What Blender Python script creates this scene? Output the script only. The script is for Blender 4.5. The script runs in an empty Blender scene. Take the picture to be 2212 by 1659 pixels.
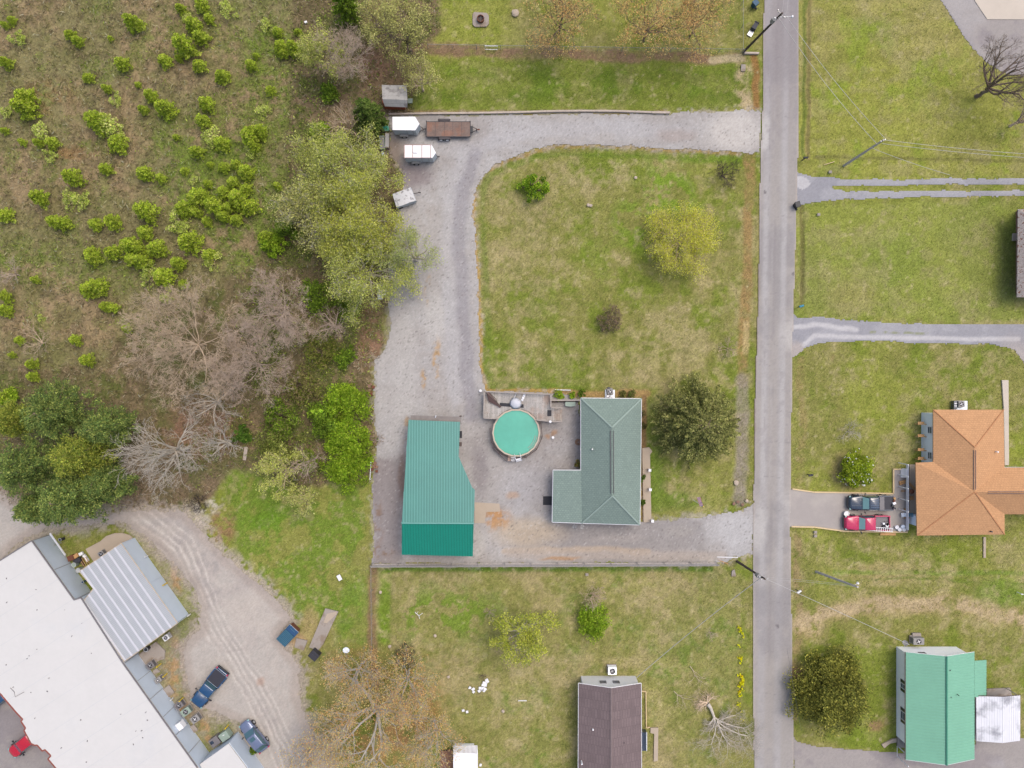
import bpy, math, random
import numpy as np
from mathutils import Vector, Matrix
R = math.radians
# ------------------------------------------------------------------ camera, sky, sun, exposure
CH, PPM, CX, CY = 95.0, 17.0, 1106.0, 829.5     # flying height, plan scale of the survey, principal point
sc = bpy.context.scene
C = sc.collection
cam = bpy.data.objects.new('camera', bpy.data.cameras.new('camera')); C.objects.link(cam)
cam.location = (0, 0, CH); cam.data.sensor_fit = 'HORIZONTAL'
cam.data.angle = 2*math.atan(CX/PPM/CH); cam.data.clip_end = 3000; cam.data.clip_start = 1
sc.camera = cam
world = bpy.data.worlds.new('World'); sc.world = world; world.use_nodes = True
nt = world.node_tree; bg = nt.nodes['Background']
sky = nt.nodes.new('ShaderNodeTexSky'); sky.sky_type = 'NISHITA'; sky.sun_disc = False
SUN_EL, SUN_AZ = 66.0, 48.0                     # azimuth clockwise from +Y
sky.sun_elevation = R(SUN_EL); sky.sun_rotation = R(SUN_AZ); sky.air_density = 1.0; sky.dust_density = 5.0; sky.ozone_density = 1.0
nt.links.new(sky.outputs[0], bg.inputs[0]); bg.inputs[1].default_value = 0.15
sun = bpy.data.objects.new('sun', bpy.data.lights.new('sun', 'SUN')); C.objects.link(sun)
sun.data.energy = 0.6; sun.data.angle = R(35); sun.data.color = (1.0, 0.96, 0.90)
sd = Vector((math.sin(R(SUN_AZ))*math.cos(R(SUN_EL)), math.cos(R(SUN_AZ))*math.cos(R(SUN_EL)), math.sin(R(SUN_EL))))
sun.rotation_euler = (-sd).to_track_quat('-Z', 'Y').to_euler()
vs = sc.view_settings; vs.view_transform = 'Standard'; vs.look = 'None'; vs.gamma = 1; vs.exposure = 0.74; vs.use_curve_mapping = False

# ------------------------------------------------------------------ helpers
def P(dx, dy, z=0.0):
    k = (CH-z)/CH/PPM
    return Vector(((dx-CX)*k, -(dy-CY)*k, z))
def P2(p, z=0.0):
    v = P(p[0], p[1], z); return (v.x, v.y)
KA = 1.6
def lin(c): c = c/255.0; return c/12.92 if c <= .04045 else ((c+.055)/1.055)**2.4
def S(r, g, b, k=KA): return tuple(min(.85, lin(c)/k) for c in (r, g, b))
def tag(o, label=None, cat=None, group=None, kind=None):
    if label: o['label'] = label
    if cat: o['category'] = cat
    if group: o['group'] = group
    if kind: o['kind'] = kind
    return o
def thing(name, label, cat, loc=(0, 0, 0), rz=0.0, group=None):
    o = bpy.data.objects.new(name, None); C.objects.link(o); o.location = loc; o.rotation_euler = (0, 0, rz)
    o.empty_display_size = .3
    return tag(o, label, cat, group)
def copy_tree(o, parent=None):
    c = o.copy(); C.objects.link(c)
    if parent: c.parent = parent
    for ch in list(o.children): copy_tree(ch, c)
    return c
def rot(p, a):
    c, s = math.cos(a), math.sin(a); return (p[0]*c-p[1]*s, p[0]*s+p[1]*c)
def area(poly): return sum(poly[i-1][0]*poly[i][1]-poly[i][0]*poly[i-1][1] for i in range(len(poly)))/2
class MB:
    def __init__(s, o=(0, 0, 0)): s.v = []; s.f = []; s.o = o
    def add(s, vs_, fs): n = len(s.v); s.v += [tuple(v) for v in vs_]; s.f += [tuple(i+n for i in f) for f in fs]; return s
    def box(s, c, d, rz=0.0, rx=0.0, ry=0.0):
        m = Matrix.Translation(c) @ Matrix.Rotation(rz, 4, 'Z') @ Matrix.Rotation(ry, 4, 'Y') @ Matrix.Rotation(rx, 4, 'X')
        vs_ = [m @ Vector((x*d[0]/2, y*d[1]/2, z*d[2]/2)) for z in (-1, 1) for x, y in ((-1, -1), (1, -1), (1, 1), (-1, 1))]
        return s.add(vs_, [(3, 2, 1, 0), (4, 5, 6, 7), (0, 1, 5, 4), (1, 2, 6, 5), (2, 3, 7, 6), (3, 0, 4, 7)])
    def prism(s, poly, z0, z1):
        if area(poly) < 0: poly = poly[::-1]
        n = len(poly); f0 = z0 if callable(z0) else (lambda x, y: z0); f1 = z1 if callable(z1) else (lambda x, y: z1)
        s.add([(x, y, f0(x, y)) for x, y in poly]+[(x, y, f1(x, y)) for x, y in poly],
              [tuple(range(n))[::-1], tuple(range(n, 2*n))]+[(i, (i+1) % n, n+(i+1) % n, n+i) for i in range(n)]); return s
    def loft(s, rings, cap=True):
        n = len(rings[0]); vs_ = [p for r in rings for p in r]; fs = []
        for k in range(len(rings)-1):
            for i in range(n): fs.append((k*n+i, k*n+(i+1) % n, (k+1)*n+(i+1) % n, (k+1)*n+i))
        if cap: fs += [tuple(range(n))[::-1], tuple(range((len(rings)-1)*n, len(rings)*n))]
        return s.add(vs_, fs)
    def tube(s, pts, r, n=6):
        pts = [Vector(p) for p in pts]; rs = r if isinstance(r, (list, tuple)) else [r]*len(pts); rings = []
        for i, p in enumerate(pts):
            d = (pts[min(i+1, len(pts)-1)]-pts[max(i-1, 0)]).normalized()
            a = d.orthogonal().normalized(); b = d.cross(a)
            if i and (a.dot(pa) < 0): pass
            pa = a
            if i:
                a = (prev - d*prev.dot(d))
                a = a.normalized() if a.length > 1e-4 else d.orthogonal().normalized(); b = d.cross(a)
            prev = a
            rings.append([p+(a*math.cos(2*math.pi*k/n)+b*math.sin(2*math.pi*k/n))*rs[i] for k in range(n)])
        return s.loft(rings)
    def cyl(s, c, r, h, n=20, r2=None): 
        r2 = r if r2 is None else r2
        return s.loft([[(c[0]+r*math.cos(2*math.pi*k/n), c[1]+r*math.sin(2*math.pi*k/n), c[2]) for k in range(n)],
                       [(c[0]+r2*math.cos(2*math.pi*k/n), c[1]+r2*math.sin(2*math.pi*k/n), c[2]+h) for k in range(n)]])
    def ring(s, c, r0, r1, z0, z1, n=32):
        vs_ = []; fs = []
        for k in range(n):
            a = 2*math.pi*k/n; ca, sa = math.cos(a), math.sin(a)
            vs_ += [(c[0]+r*ca, c[1]+r*sa, z) for r, z in ((r0, z0), (r1, z0), (r1, z1), (r0, z1))]
        for k in range(n):
            a, b = 4*k, 4*((k+1) % n)
            for i in range(4): j = (i+1) % 4; fs.append((a+i, b+i, b+j, a+j))
        return s.add(vs_, fs)
    def wheel(s, c, r, w, axis='y', n=18):
        t = [(0, 1)]; rings = []
        for yy, rr in ((-w/2, r*.9), (-w/2*.8, r), (w/2*.8, r), (w/2, r*.9)):
            rg = []
            for k in range(n):
                a = 2*math.pi*k/n
                rg.append((c[0]+rr*math.cos(a), c[1]+yy, c[2]+rr*math.sin(a)) if axis == 'y' else (c[0]+yy, c[1]+rr*math.cos(a), c[2]+rr*math.sin(a)))
            rings.append(rg)
        return s.loft(rings)
    def roof(s, V, F, t=.14):
        n = len(V); fs = [tuple(f) for f in F]; ed = {}
        fs2 = []
        for f in fs:   # make every face look up
            nz = sum((V[f[i-1]][0]*V[f[i]][1]-V[f[i]][0]*V[f[i-1]][1]) for i in range(len(f)))
            fs2.append(f if nz > 0 else f[::-1])
        for f in fs2:
            for i in range(len(f)): ed[(f[i], f[(i+1) % len(f)])] = 1
        out = list(fs2)+[tuple(i+n for i in f[::-1]) for f in fs2]
        for (a, b) in ed:
            if (b, a) not in ed: out.append((b, a, a+n, b+n))
        return s.add([tuple(v) for v in V]+[(v[0], v[1], v[2]-t) for v in V], out)
    def build(s, name, m, parent=None, smooth=False, bevel=0.0):
        me = bpy.data.meshes.new(name); o3 = s.o
        me.from_pydata([(v[0]-o3[0], v[1]-o3[1], v[2]-o3[2]) for v in s.v], [], s.f); me.materials.append(m)
        if smooth: me.polygons.foreach_set('use_smooth', [True]*len(me.polygons))
        o = bpy.data.objects.new(name, me); C.objects.link(o)
        if parent: o.parent = parent
        if bevel:
            b = o.modifiers.new('bevel', 'BEVEL'); b.width = bevel; b.segments = 2; b.limit_method = 'ANGLE'
        return o
def build_each(mb, name, m, parent, **k):
    par = list(range(len(mb.v)))
    def find(a):
        while par[a] != a: par[a] = par[par[a]]; a = par[a]
        return a
    for f in mb.f:
        for i in f[1:]: par[find(i)] = find(f[0])
    g = {}
    for f in mb.f: g.setdefault(find(f[0]), []).append(f)
    for fs in g.values():
        ids = sorted({i for f in fs for i in f}); mp = {a: b for b, a in enumerate(ids)}; q = MB(mb.o); q.v = [mb.v[i] for i in ids]; q.f = [tuple(mp[i] for i in f) for f in fs]; q.build(name, m, parent, **k)
def strips(mb, poly, ang, spacing, width, zf, h, off=0.0, jit=0.0, rnd=None):
    """thin raised bars laid side by side across a polygon, clipped to it; ang = direction the bars run"""
    pr = [rot(p, -ang) for p in poly]; ys = [p[1] for p in pr]; y = min(ys)+off
    while y < max(ys):
        xs = []
        for i in range(len(pr)):
            (x0, y0), (x1, y1) = pr[i-1], pr[i]
            if (y0 <= y) != (y1 <= y): xs.append(x0+(y-y0)*(x1-x0)/(y1-y0))
        xs.sort()
        for a, b in zip(xs[::2], xs[1::2]):
            if b-a < .05: continue
            q = [rot(p, ang) for p in ((a, y-width/2), (b, y-width/2), (b, y+width/2), (a, y+width/2))]
            dz = (rnd.uniform(0, jit) if rnd else 0)
            mb.prism(q, lambda x, y_: zf(x, y_)-.01, lambda x, y_: zf(x, y_)+h+dz)
        y += spacing
    return mb
# ---- materials
def nodes(m): return m.node_tree.nodes, m.node_tree.links
def mat(name, col, rough=.75, var=.12, scale=2.0, bump=0.0, metal=0.0, spec=.35, fine=0.0, fscale=14, brick=None, col2=None, c2scale=.6, c2lo=.5, c2hi=.62, attr=None, trans=0.0, coat=0.0, wave=None, emit=None):
    m = bpy.data.materials.new(name); m.use_nodes = True; N, L = nodes(m); b = N['Principled BSDF']
    b.inputs['Roughness'].default_value = rough; b.inputs['Metallic'].default_value = metal
    b.inputs['Specular IOR Level'].default_value = spec; b.inputs['Coat Weight'].default_value = coat
    tc = N.new('ShaderNodeTexCoord')
    if attr:
        a = N.new('ShaderNodeAttribute'); a.attribute_name = attr; cur = a.outputs['Color']
    else:
        a = N.new('ShaderNodeRGB'); a.outputs[0].default_value = (*col, 1); cur = a.outputs[0]
    def noise(s_, det=4, r_=.6):
        n = N.new('ShaderNodeTexNoise'); n.inputs['Scale'].default_value = s_; n.inputs['Detail'].default_value = det
        n.inputs['Roughness'].default_value = r_; L.new(tc.outputs['Object'], n.inputs['Vector']); return n.outputs['Fac']
    def rng(sock, a0, a1, b0, b1):
        r = N.new('ShaderNodeMapRange'); r.inputs[1].default_value = a0; r.inputs[2].default_value = a1
        r.inputs[3].default_value = b0; r.inputs[4].default_value = b1; L.new(sock, r.inputs[0]); return r.outputs[0]
    def mul(c, f):
        v = N.new('ShaderNodeVectorMath'); v.operation = 'SCALE'; L.new(c, v.inputs[0]); L.new(f, v.inputs['Scale']); return v.outputs[0]
    if col2:
        mx = N.new('ShaderNodeMix'); mx.data_type = 'RGBA'; L.new(rng(noise(c2scale, 5), c2lo, c2hi, 0, 1), mx.inputs[0])
        L.new(cur, mx.inputs[6]); mx.inputs[7].default_value = (*col2, 1); cur = mx.outputs[2]
    if brick:
        bt = N.new('ShaderNodeTexBrick'); L.new(tc.outputs['Object'], bt.inputs['Vector'])
        bt.inputs['Scale'].default_value = 1; bt.inputs['Brick Width'].default_value = brick[0]; bt.inputs['Row Height'].default_value = brick[1]
        bt.inputs['Mortar Size'].default_value = brick[2]; bt.inputs['Color1'].default_value = (brick[3],)*3+(1,)
        bt.inputs['Color2'].default_value = (brick[4],)*3+(1,); bt.inputs['Mortar'].default_value = (brick[5],)*3+(1,)
        if len(brick) > 6:
            mp = N.new('ShaderNodeMapping'); mp.inputs['Rotation'].default_value = (0, 0, brick[6])
            L.new(tc.outputs['Object'], mp.inputs[0]); L.new(mp.outputs[0], bt.inputs['Vector'])
        cur = mul(cur, bt.outputs['Color'])
    if wave:
        w = N.new('ShaderNodeTexWave'); w.bands_direction = wave[0]; w.inputs['Scale'].default_value = wave[1]; w.inputs['Distortion'].default_value = .6
        L.new(tc.outputs['Object'], w.inputs['Vector']); cur = mul(cur, rng(w.outputs['Fac'], 0, 1, 1-wave[2], 1+wave[2]))
    if var: cur = mul(cur, rng(noise(scale), .25, .75, 1-var, 1+var))
    if fine: cur = mul(cur, rng(noise(fscale, 3, .75), .28, .72, 1-fine, 1+fine))
    L.new(cur, b.inputs['Base Color'])
    if bump:
        bn = N.new('ShaderNodeBump'); bn.inputs['Strength'].default_value = 1; bn.inputs['Distance'].default_value = bump
        L.new(noise(fscale, 3, .7), bn.inputs['Height']); L.new(bn.outputs[0], b.inputs['Normal'])
    if trans:
        t = N.new('ShaderNodeBsdfTranslucent'); L.new(cur, t.inputs['Color']); ms = N.new('ShaderNodeMixShader'); ms.inputs[0].default_value = trans
        L.new(b.outputs[0], ms.inputs[1]); L.new(t.outputs[0], ms.inputs[2]); L.new(ms.outputs[0], N['Material Output'].inputs['Surface'])
    return m
def npmesh(name, V, F, m, parent=None, col=None, smooth=False):
    V = np.ascontiguousarray(V, dtype=np.float32); F = np.ascontiguousarray(F, dtype=np.int32); k = F.shape[1]
    me = bpy.data.meshes.new(name); me.vertices.add(len(V)); me.vertices.foreach_set('co', V.ravel())
    me.loops.add(F.size); me.loops.foreach_set('vertex_index', F.ravel())
    me.polygons.add(len(F)); me.polygons.foreach_set('loop_start', np.arange(0, F.size, k, dtype=np.int32))
    if smooth: me.polygons.foreach_set('use_smooth', np.ones(len(F), dtype=bool))
    me.update(calc_edges=True)
    if col is not None:
        a = me.color_attributes.new('Col', 'FLOAT_COLOR', 'POINT')
        c4 = np.ones((len(V), 4), dtype=np.float32); c4[:, :3] = col; a.data.foreach_set('color', c4.ravel())
    me.materials.append(m); o = bpy.data.objects.new(name, me); C.objects.link(o)
    if parent: o.parent = parent
    return o
# ------------------------------------------------------------------ the land, painted as a map of what grows and lies where
ST = .16
gx = np.arange(-74, 74.01, ST); gy = np.arange(-58, 58.01, ST)
NX, NY = len(gx), len(gy)
GX, GY = np.meshgrid(gx, gy)
DX = GX*PPM+CX; DY = CY-GY*PPM
def vnoise(sc_, seed):
    r = np.random.RandomState(seed); u = (GX+80)/sc_; v = (GY+64)/sc_
    g = r.rand(int(v.max())+3, int(u.max())+3).astype(np.float32); iu = u.astype(int); iv = v.astype(int)
    fu = u-iu; fv = v-iv; fu = fu*fu*(3-2*fu); fv = fv*fv*(3-2*fv)
    return (g[iv, iu]*(1-fu)*(1-fv)+g[iv, iu+1]*fu*(1-fv)+g[iv+1, iu]*(1-fu)*fv+g[iv+1, iu+1]*fu*fv)
def fbm(sc_, seed, octv=4, rough=.55):
    t = 0; a = 1; s_ = 0
    for i in range(octv):
        t = t+a*vnoise(max(sc_/2**i, ST), seed+i*7); s_ += a; a *= rough
    return t/s_
wx = (fbm(3, 11, 4, .7)-.5)*2; wy = (fbm(3, 37, 4, .7)-.5)*2
def sdf(poly, warp=6.0):
    """signed distance in plan units (negative inside), edges roughened by warp"""
    X = DX+wx*warp; Y = DY+wy*warp; d = np.full(X.shape, 1e9); ins = np.zeros(X.shape, bool); n = len(poly)
    for i in range(n):
        x0, y0 = poly[i-1]; x1, y1 = poly[i]; ex, ey = x1-x0, y1-y0; l2 = ex*ex+ey*ey+1e-9
        t = np.clip(((X-x0)*ex+(Y-y0)*ey)/l2, 0, 1); d = np.minimum(d, (X-x0-t*ex)**2+(Y-y0-t*ey)**2)
        if y0 != y1: c = ((y0 > Y) != (y1 > Y)) & (X < (x1-x0)*(Y-y0)/(y1-y0)+x0); ins ^= c
    d = np.sqrt(d); return np.where(ins, -d, d)
def ldist(pts, warp=4.0):
    X = DX+wx*warp; Y = DY+wy*warp; d = np.full(X.shape, 1e9)
    for (x0, y0), (x1, y1) in zip(pts, pts[1:]):
        ex, ey = x1-x0, y1-y0; t = np.clip(((X-x0)*ex+(Y-y0)*ey)/(ex*ex+ey*ey+1e-9), 0, 1); d = np.minimum(d, (X-x0-t*ex)**2+(Y-y0-t*ey)**2)
    return np.sqrt(d)
def sm(x, a, b): t = np.clip((x-a)/(b-a), 0, 1); return t*t*(3-2*t)
def mixc(A, col, w): return A+(np.array(col, dtype=np.float32)-A)*w[..., None]
n1 = fbm(9, 1, 5, .6); n2 = fbm(4, 2, 5, .65); n3 = fbm(1.6, 3, 4, .7); n4 = fbm(.7, 4, 3, .7); n5 = fbm(14, 5, 4, .55); nf = np.random.RandomState(9).rand(NY, NX)
def blob(x, y, rx, ry=None, soft=.5):
    ry = ry or rx; d = np.sqrt(((DX+wx*10-x)/rx)**2+((DY+wy*10-y)/ry)**2); return 1-sm(d, 1-soft, 1+soft)
n6 = fbm(.55, 61, 2, .6); n7 = fbm(2.6, 71, 4, .75)
# polygons of the paved and gravelled surfaces (plan units)
ROAD = [(1650, -80), (1646, 230), (1640, 400), (1638, 560), (1633, 750), (1629, 890), (1627, 1060), (1626, 1210), (1626, 1450), (1628, 1740), (1716, 1740), (1714, 1500), (1708, 1140), (1710, 950), (1713, 750), (1719, 553), (1726, 300), (1727, 0), (1728, -80)]
R_SE = [(1712, 1585), (1722, 1601), (1760, 1610), (1792, 1613), (1892, 1621), (1955, 1627), (1990, 1628), (2104, 1618), (2108, 1598), (2215, 1594), (2330, 1590), (2330, 1740), (1712, 1740)]
R_NE = [(2020, -80), (2029, 0), (2059, 43), (2092, 97), (2126, 133), (2169, 160), (2212, 166), (2330, 160), (2330, -80)]
D1a = [(1716, 366), (1726, 370), (1766, 381), (1826, 386), (2212, 383), (2330, 383), (2330, 399), (2212, 399), (1900, 402), (1826, 403), (1795, 406), (1826, 411), (1900, 411), (2212, 410), (2330, 410), (2330, 423), (2212, 424), (1900, 429), (1826, 431), (1792, 434), (1740, 441), (1716, 451)]
D2 = [(1709, 668), (1726, 685), (1769, 683), (1826, 691), (1926, 696), (2212, 701), (2330, 703), (2330, 900), (2235, 830), (2212, 786), (2189, 756), (2142, 744), (1992, 743), (1859, 736), (1776, 742), (1742, 752), (1709, 778)]
D3 = [(1705, 1057), (1759, 1063), (1931, 1066), (1931, 1013), (1962, 1013), (1962, 1148), (1880, 1150), (1826, 1147), (1759, 1139), (1705, 1138)]
GRAVEL = [(1645, 236), (1573, 240), (1499, 240), (1446, 246), (1200, 244), (1000, 246), (835, 249), (835, 330), (850, 345), (868, 380), (868, 420), (850, 500), (838, 560), (835, 640), (842, 700), (828, 760), (806, 775), (810, 850), (806, 900), (812, 990), (803, 1050), (803, 1219), (1556, 1219), (1590, 1205), (1630, 1198), (1630, 1086), (1600, 1103), (1539, 1110), (1489, 1119), (1413, 1125), (1383, 1125), (1383, 1000), (1270, 1000), (1250, 866), (1248, 858), (1190, 850), (1050, 842), (1037, 786), (1037, 686), (1031, 586), (1028, 500), (1021, 450), (1030, 400), (1053, 370), (1106, 340), (1139, 327), (1206, 315), (1306, 314), (1406, 320), (1539, 328), (1599, 328), (1645, 334)]
LOT = [(-80, 1050), (0, 1062), (60, 1108), (120, 1128), (190, 1120), (283, 1100), (400, 1100), (433, 1140), (483, 1200), (553, 1256), (590, 1290), (632, 1339), (605, 1372), (625, 1405), (650, 1440), (646, 1506), (686, 1606), (713, 1659), (730, 1740), (560, 1740), (533, 1659), (517, 1563), (467, 1540), (417, 1523), (400, 1456), (393, 1406), (430, 1356), (433, 1313), (417, 1266), (367, 1216), (317, 1160), (267, 1130), (187, 1138), (100, 1140), (60, 1165), (0, 1206), (-80, 1240)]
FRONT = [(-80, 1440), (30, 1500), (180, 1640), (240, 1740), (-80, 1740)]
# --- colours
sFIELD = sdf([(-120, -120), (700, -120), (690, 60), (640, 160), (640, 300), (610, 420), (600, 560), (500, 640), (380, 700), (280, 800), (200, 830), (-120, 830)], 30)
sWOOD = sdf([(640, -120), (960, -120), (950, 60), (905, 130), (895, 240), (840, 250), (860, 380), (850, 560), (840, 640), (820, 770), (806, 800), (806, 1020), (640, 1060), (500, 1010), (440, 1090), (250, 1100), (-120, 1080), (-120, 780), (200, 800), (300, 700), (480, 620), (590, 540), (620, 300)], 22)
lawn = np.zeros((NY, NX, 3), np.float32)+np.array(S(143, 142, 78))
lawn = mixc(lawn, S(122, 138, 50), sm(n2, .46, .64)*.8)
lawn = mixc(lawn, S(166, 156, 106), sm(n1*.55+n3*.45, .50, .64)*.75)
lawn = mixc(lawn, S(150, 158, 66), sm(n5, .52, .7)*.6)
# individual yards
def yard(poly, col, w=1.0, soft=14, warp=12):
    global lawn
    lawn = mixc(lawn, col, (1-sm(sdf(poly, warp), -soft, soft))*w)
SW = [(480, 1010), (560, 1000), (800, 1040), (803, 1400), (700, 1420), (630, 1340), (540, 1240), (490, 1150)]
dsw = 1-sm(sdf(SW, 20), -16, 16)
lawn = mixc(lawn, S(148, 148, 80), dsw*.7); lawn = mixc(lawn, S(112, 140, 48), dsw*sm(n2*.5+n3*.5, .47, .56)*.8); lawn = mixc(lawn, S(170, 158, 112), dsw*sm(n3, .6, .72)*.5)
lawn = mixc(lawn, S(104, 142, 38), np.maximum(blob(570, 1120, 50, 34), blob(760, 1330, 30, 90))*.7*(.4+.6*sm(n3, .35, .6)))
NL = [(900, 125), (1600, 132), (1600, 236), (1446, 240), (896, 240)]
dn = 1-sm(sdf(NL, 10), -8, 8); lawn = mixc(lawn, S(118, 132, 52), dn*.8); lawn = mixc(lawn, S(98, 124, 38), dn*sm(n2, .45, .6)*.6*(1-sm(abs(DY-182), 20, 50))); lawn = mixc(lawn, S(150, 148, 88), dn*sm(n3, .52, .68)*.45)
EL = [(1727, -60), (2020, -60), (2050, 40), (2212, 170), (2330, 380), (1727, 375)]
de = 1-sm(sdf(EL, 8), -6, 6); lawn = mixc(lawn, S(152, 152, 76), de*.7); lawn = mixc(lawn, S(120, 146, 44), de*sm(n2, .55, .68)*.6); lawn = mixc(lawn, S(172, 160, 104), de*sm(n1, .55, .7)*.4)
E2 = [(1720, 440), (2330, 430), (2330, 700), (1720, 680)]
d2 = 1-sm(sdf(E2, 8), -6, 6); lawn = mixc(lawn, S(140, 150, 74), d2*.7); lawn = mixc(lawn, S(112, 134, 58), d2*np.maximum(blob(1930, 560, 70, 60), sm(n2, .56, .66)*.6)*.6)
lawn = mixc(lawn, S(160, 150, 98), d2*blob(1840, 640, 50, 40)*.6)
SL = [(812, 1228), (1545, 1228), (1600, 1240), (1600, 1740), (990, 1740), (930, 1480), (860, 1400), (815, 1390)]
ds = 1-sm(sdf(SL, 8), -6, 6); lawn = mixc(lawn, S(154, 149, 92), ds*.75); lawn = mixc(lawn, S(104, 132, 48), ds*sm(n3*.5+n2*.5, .54, .64)*.6); lawn = mixc(lawn, S(172, 158, 116), ds*sm(n1*.5+n3*.5, .5, .62)*.55)
lawn = mixc(lawn, S(112, 144, 36), ds*np.maximum(blob(960, 1330, 130, 55)*sm(n3, .47, .56), (1-sm(abs(DX-832+wx*6), 6, 18))*(DY < 1420))*.8)
lawn = mixc(lawn, S(96, 130, 42), (1-sm(abs(DY-1230), 2, 9))*(DX > 812)*(DX < 1540)*.8)
ME = [(1035, 325), (1640, 335), (1625, 830), (1590, 1080), (1500, 1115), (1400, 1110), (1390, 850), (1050, 838)]
dm = 1-sm(sdf(ME, 8), -6, 6)
lawn = mixc(lawn, S(120, 152, 40), dm*np.maximum.reduce([blob(1440, 420, 70, 70), blob(1370, 480, 50, 60)*.8, blob(1490, 340, 120, 14)*.7, blob(1300, 560, 60, 60)*.3])*sm(n3, .42, .56)*.85)
lawn = mixc(lawn, S(165, 155, 108), dm*np.maximum.reduce([blob(1250, 380, 110, 40)*.8, blob(1110, 800, 70, 50)*.8, blob(1180, 470, 90, 60)*.7, blob(1440, 720, 120, 60)*.7, blob(1330, 790, 180, 40)*.6, blob(1130, 640, 60, 50)*.6])*sm(n3*.7+n4*.3, .4, .56)*.85)
lawn = mixc(lawn, S(100, 130, 40), dm*(1-sm(np.abs(sdf(GRAVEL, 10)-14), 5, 14))*(DX < 1600)*(DY < 850)*.45)
lawn = mixc(lawn, S(108, 134, 48), dm*np.maximum(blob(1415, 1010, 25, 140), blob(1470, 1085, 60, 20))*.75)
lawn = mixc(lawn, S(122, 112, 86), (1-sm(ldist([(1036, 1118), (1400, 1118)], 0), 0, 1))*0)
SE = [(1715, 1150), (2330, 1150), (2330, 1430), (2150, 1420), (1950, 1400), (1720, 1420)]
dse = 1-sm(sdf(SE, 10), -10, 10); lawn = mixc(lawn, S(178, 158, 112), dse*np.maximum.reduce([blob(1920, 1240, 70, 24)*.6, (1-sm(ldist([(1720, 1345), (1850, 1315), (2000, 1305), (2130, 1320), (2230, 1345)], 14), 6, 34))*.85, blob(1750, 1350, 40, 30)*.8])*sm(n3*.6+n4*.4, .30, .48))
lawn = mixc(lawn, S(112, 146, 48), dse*np.maximum(blob(2170, 1280, 60, 30), (1-sm(abs(DY-1238+wx*4), 2, 8))*(DX > 1800))*.6)
lawn = mixc(lawn, S(132, 152, 50), np.maximum(blob(1900, 1420, 60, 40), blob(1870, 1590, 80, 20))*.5)
# mowing tracks
lawn = lawn*(1+.08*np.sin(DX/7.0+wx*1.5)[..., None]*(dm*sm(DY, 700, 760))[..., None])
lawn = lawn*(1+.07*np.sin(DY/7.0+wy*1.5)[..., None]*np.maximum(dn, de)[..., None])
mw = 1-.45*np.maximum.reduce([de, d2, dn, dsw]); lawn = mixc(lawn, S(176, 164, 118), sm(n7*.7+n6*.3, .54, .68)*.42*mw); lawn = mixc(lawn, S(104, 118, 44), sm(1-(n7*.5+n6*.5), .54, .68)*.40*mw); lawn = mixc(lawn, S(186, 170, 126), np.maximum.reduce([ds, dse, dm])*sm(n5*.4+n7*.6, .5, .66)*.4); lawn = mixc(lawn, S(168, 172, 78), np.maximum(de, d2)*sm(n5*.5+n2*.5, .42, .6)*.25); lawn = mixc(lawn, S(158, 150, 104), np.maximum(de, d2)*sm(n7, .48, .66)*.35); lawn = mixc(lawn, S(186, 174, 132), sm(n6*.7+n4*.3, .66, .76)*.4)
# brush field and the wood's floor
f = np.zeros_like(lawn)+np.array(S(148, 140, 98)); f = mixc(f, S(170, 146, 114), sm(n1, .48, .62)*.7); f = mixc(f, S(122, 122, 72), sm(n3*.6+n7*.4, .45, .6)*.6); f = mixc(f, S(108, 98, 76), sm(n6*.5+n4*.5, .52, .64)*.5)
green = np.maximum.reduce([blob(480, 380, 140, 110), blob(560, 470, 120, 120), blob(600, 180, 90, 160)*.8, blob(430, 330, 90, 70)*.8, blob(480, 60, 160, 60)*.45, blob(60, 560, 90, 50)*.5, blob(220, 590, 120, 40)*.5])
f = mixc(f, S(128, 148, 62), np.clip(green*sm(n3*.5+n4*.5, .38, .56)+sm(n2, .58, .7)*.4, 0, 1)*.85)
f = mixc(f, S(160, 132, 92), np.maximum(blob(150, 330, 50, 14), blob(100, 210, 60, 40)*.6)*sm(n4, .4, .6))
w = np.zeros_like(lawn)+np.array(S(124, 112, 82)); w = mixc(w, S(154, 132, 106), sm(n1*.5+n3*.5, .45, .6)*.7); w = mixc(w, S(104, 116, 56), sm(n2*.6+n7*.4, .48, .6)*.7); w = mixc(w, S(170, 148, 118), sm(n4, .55, .75)*.5)
w = mixc(w, S(160, 124, 102), np.maximum.reduce([blob(440, 930, 90, 60), blob(795, 700, 24, 90), blob(810, 140, 40, 50)*.8, blob(800, 760, 30, 40)])*(.25+.6*sm(n3*.5+n6*.5, .36, .6)))
w = mixc(w, S(140, 122, 98), blob(500, 1060, 90, 50)*.7)
g = lawn
g = g+(f-g)*(1-sm(sFIELD, -10, 10))[..., None]; g = g+(w-g)*(1-sm(sWOOD, -10, 12))[..., None]
def path(pts, width, col, wt=1.0, warp=6, patch=None):
    global g
    m = (1-sm(ldist(pts, warp), width*.5, width*1.3))*wt
    if patch is not None: m = m*patch
    g = mixc(g, col, m)
p3 = sm(n3*.6+n4*.4, .36, .56); p4 = sm(n4, .4, .62)
path([(905, 104), (1100, 112), (1300, 118), (1500, 124), (1600, 126)], 13, S(146, 118, 96), .9, 10, .5+.5*p3)
path([(1540, 128), (1600, 126)], 10, S(202, 186, 150), .8)
path([(1612, 130), (1606, 180), (1612, 232)], 18, S(196, 176, 140), .85, 14, p3); path([(1628, 120), (1636, 160), (1634, 230)], 8, S(160, 118, 74), .85)
path([(1622, 335), (1618, 480), (1612, 640), (1606, 760), (1604, 830)], 12, S(160, 134, 88), .95, 8, .45+.55*p3)
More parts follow.
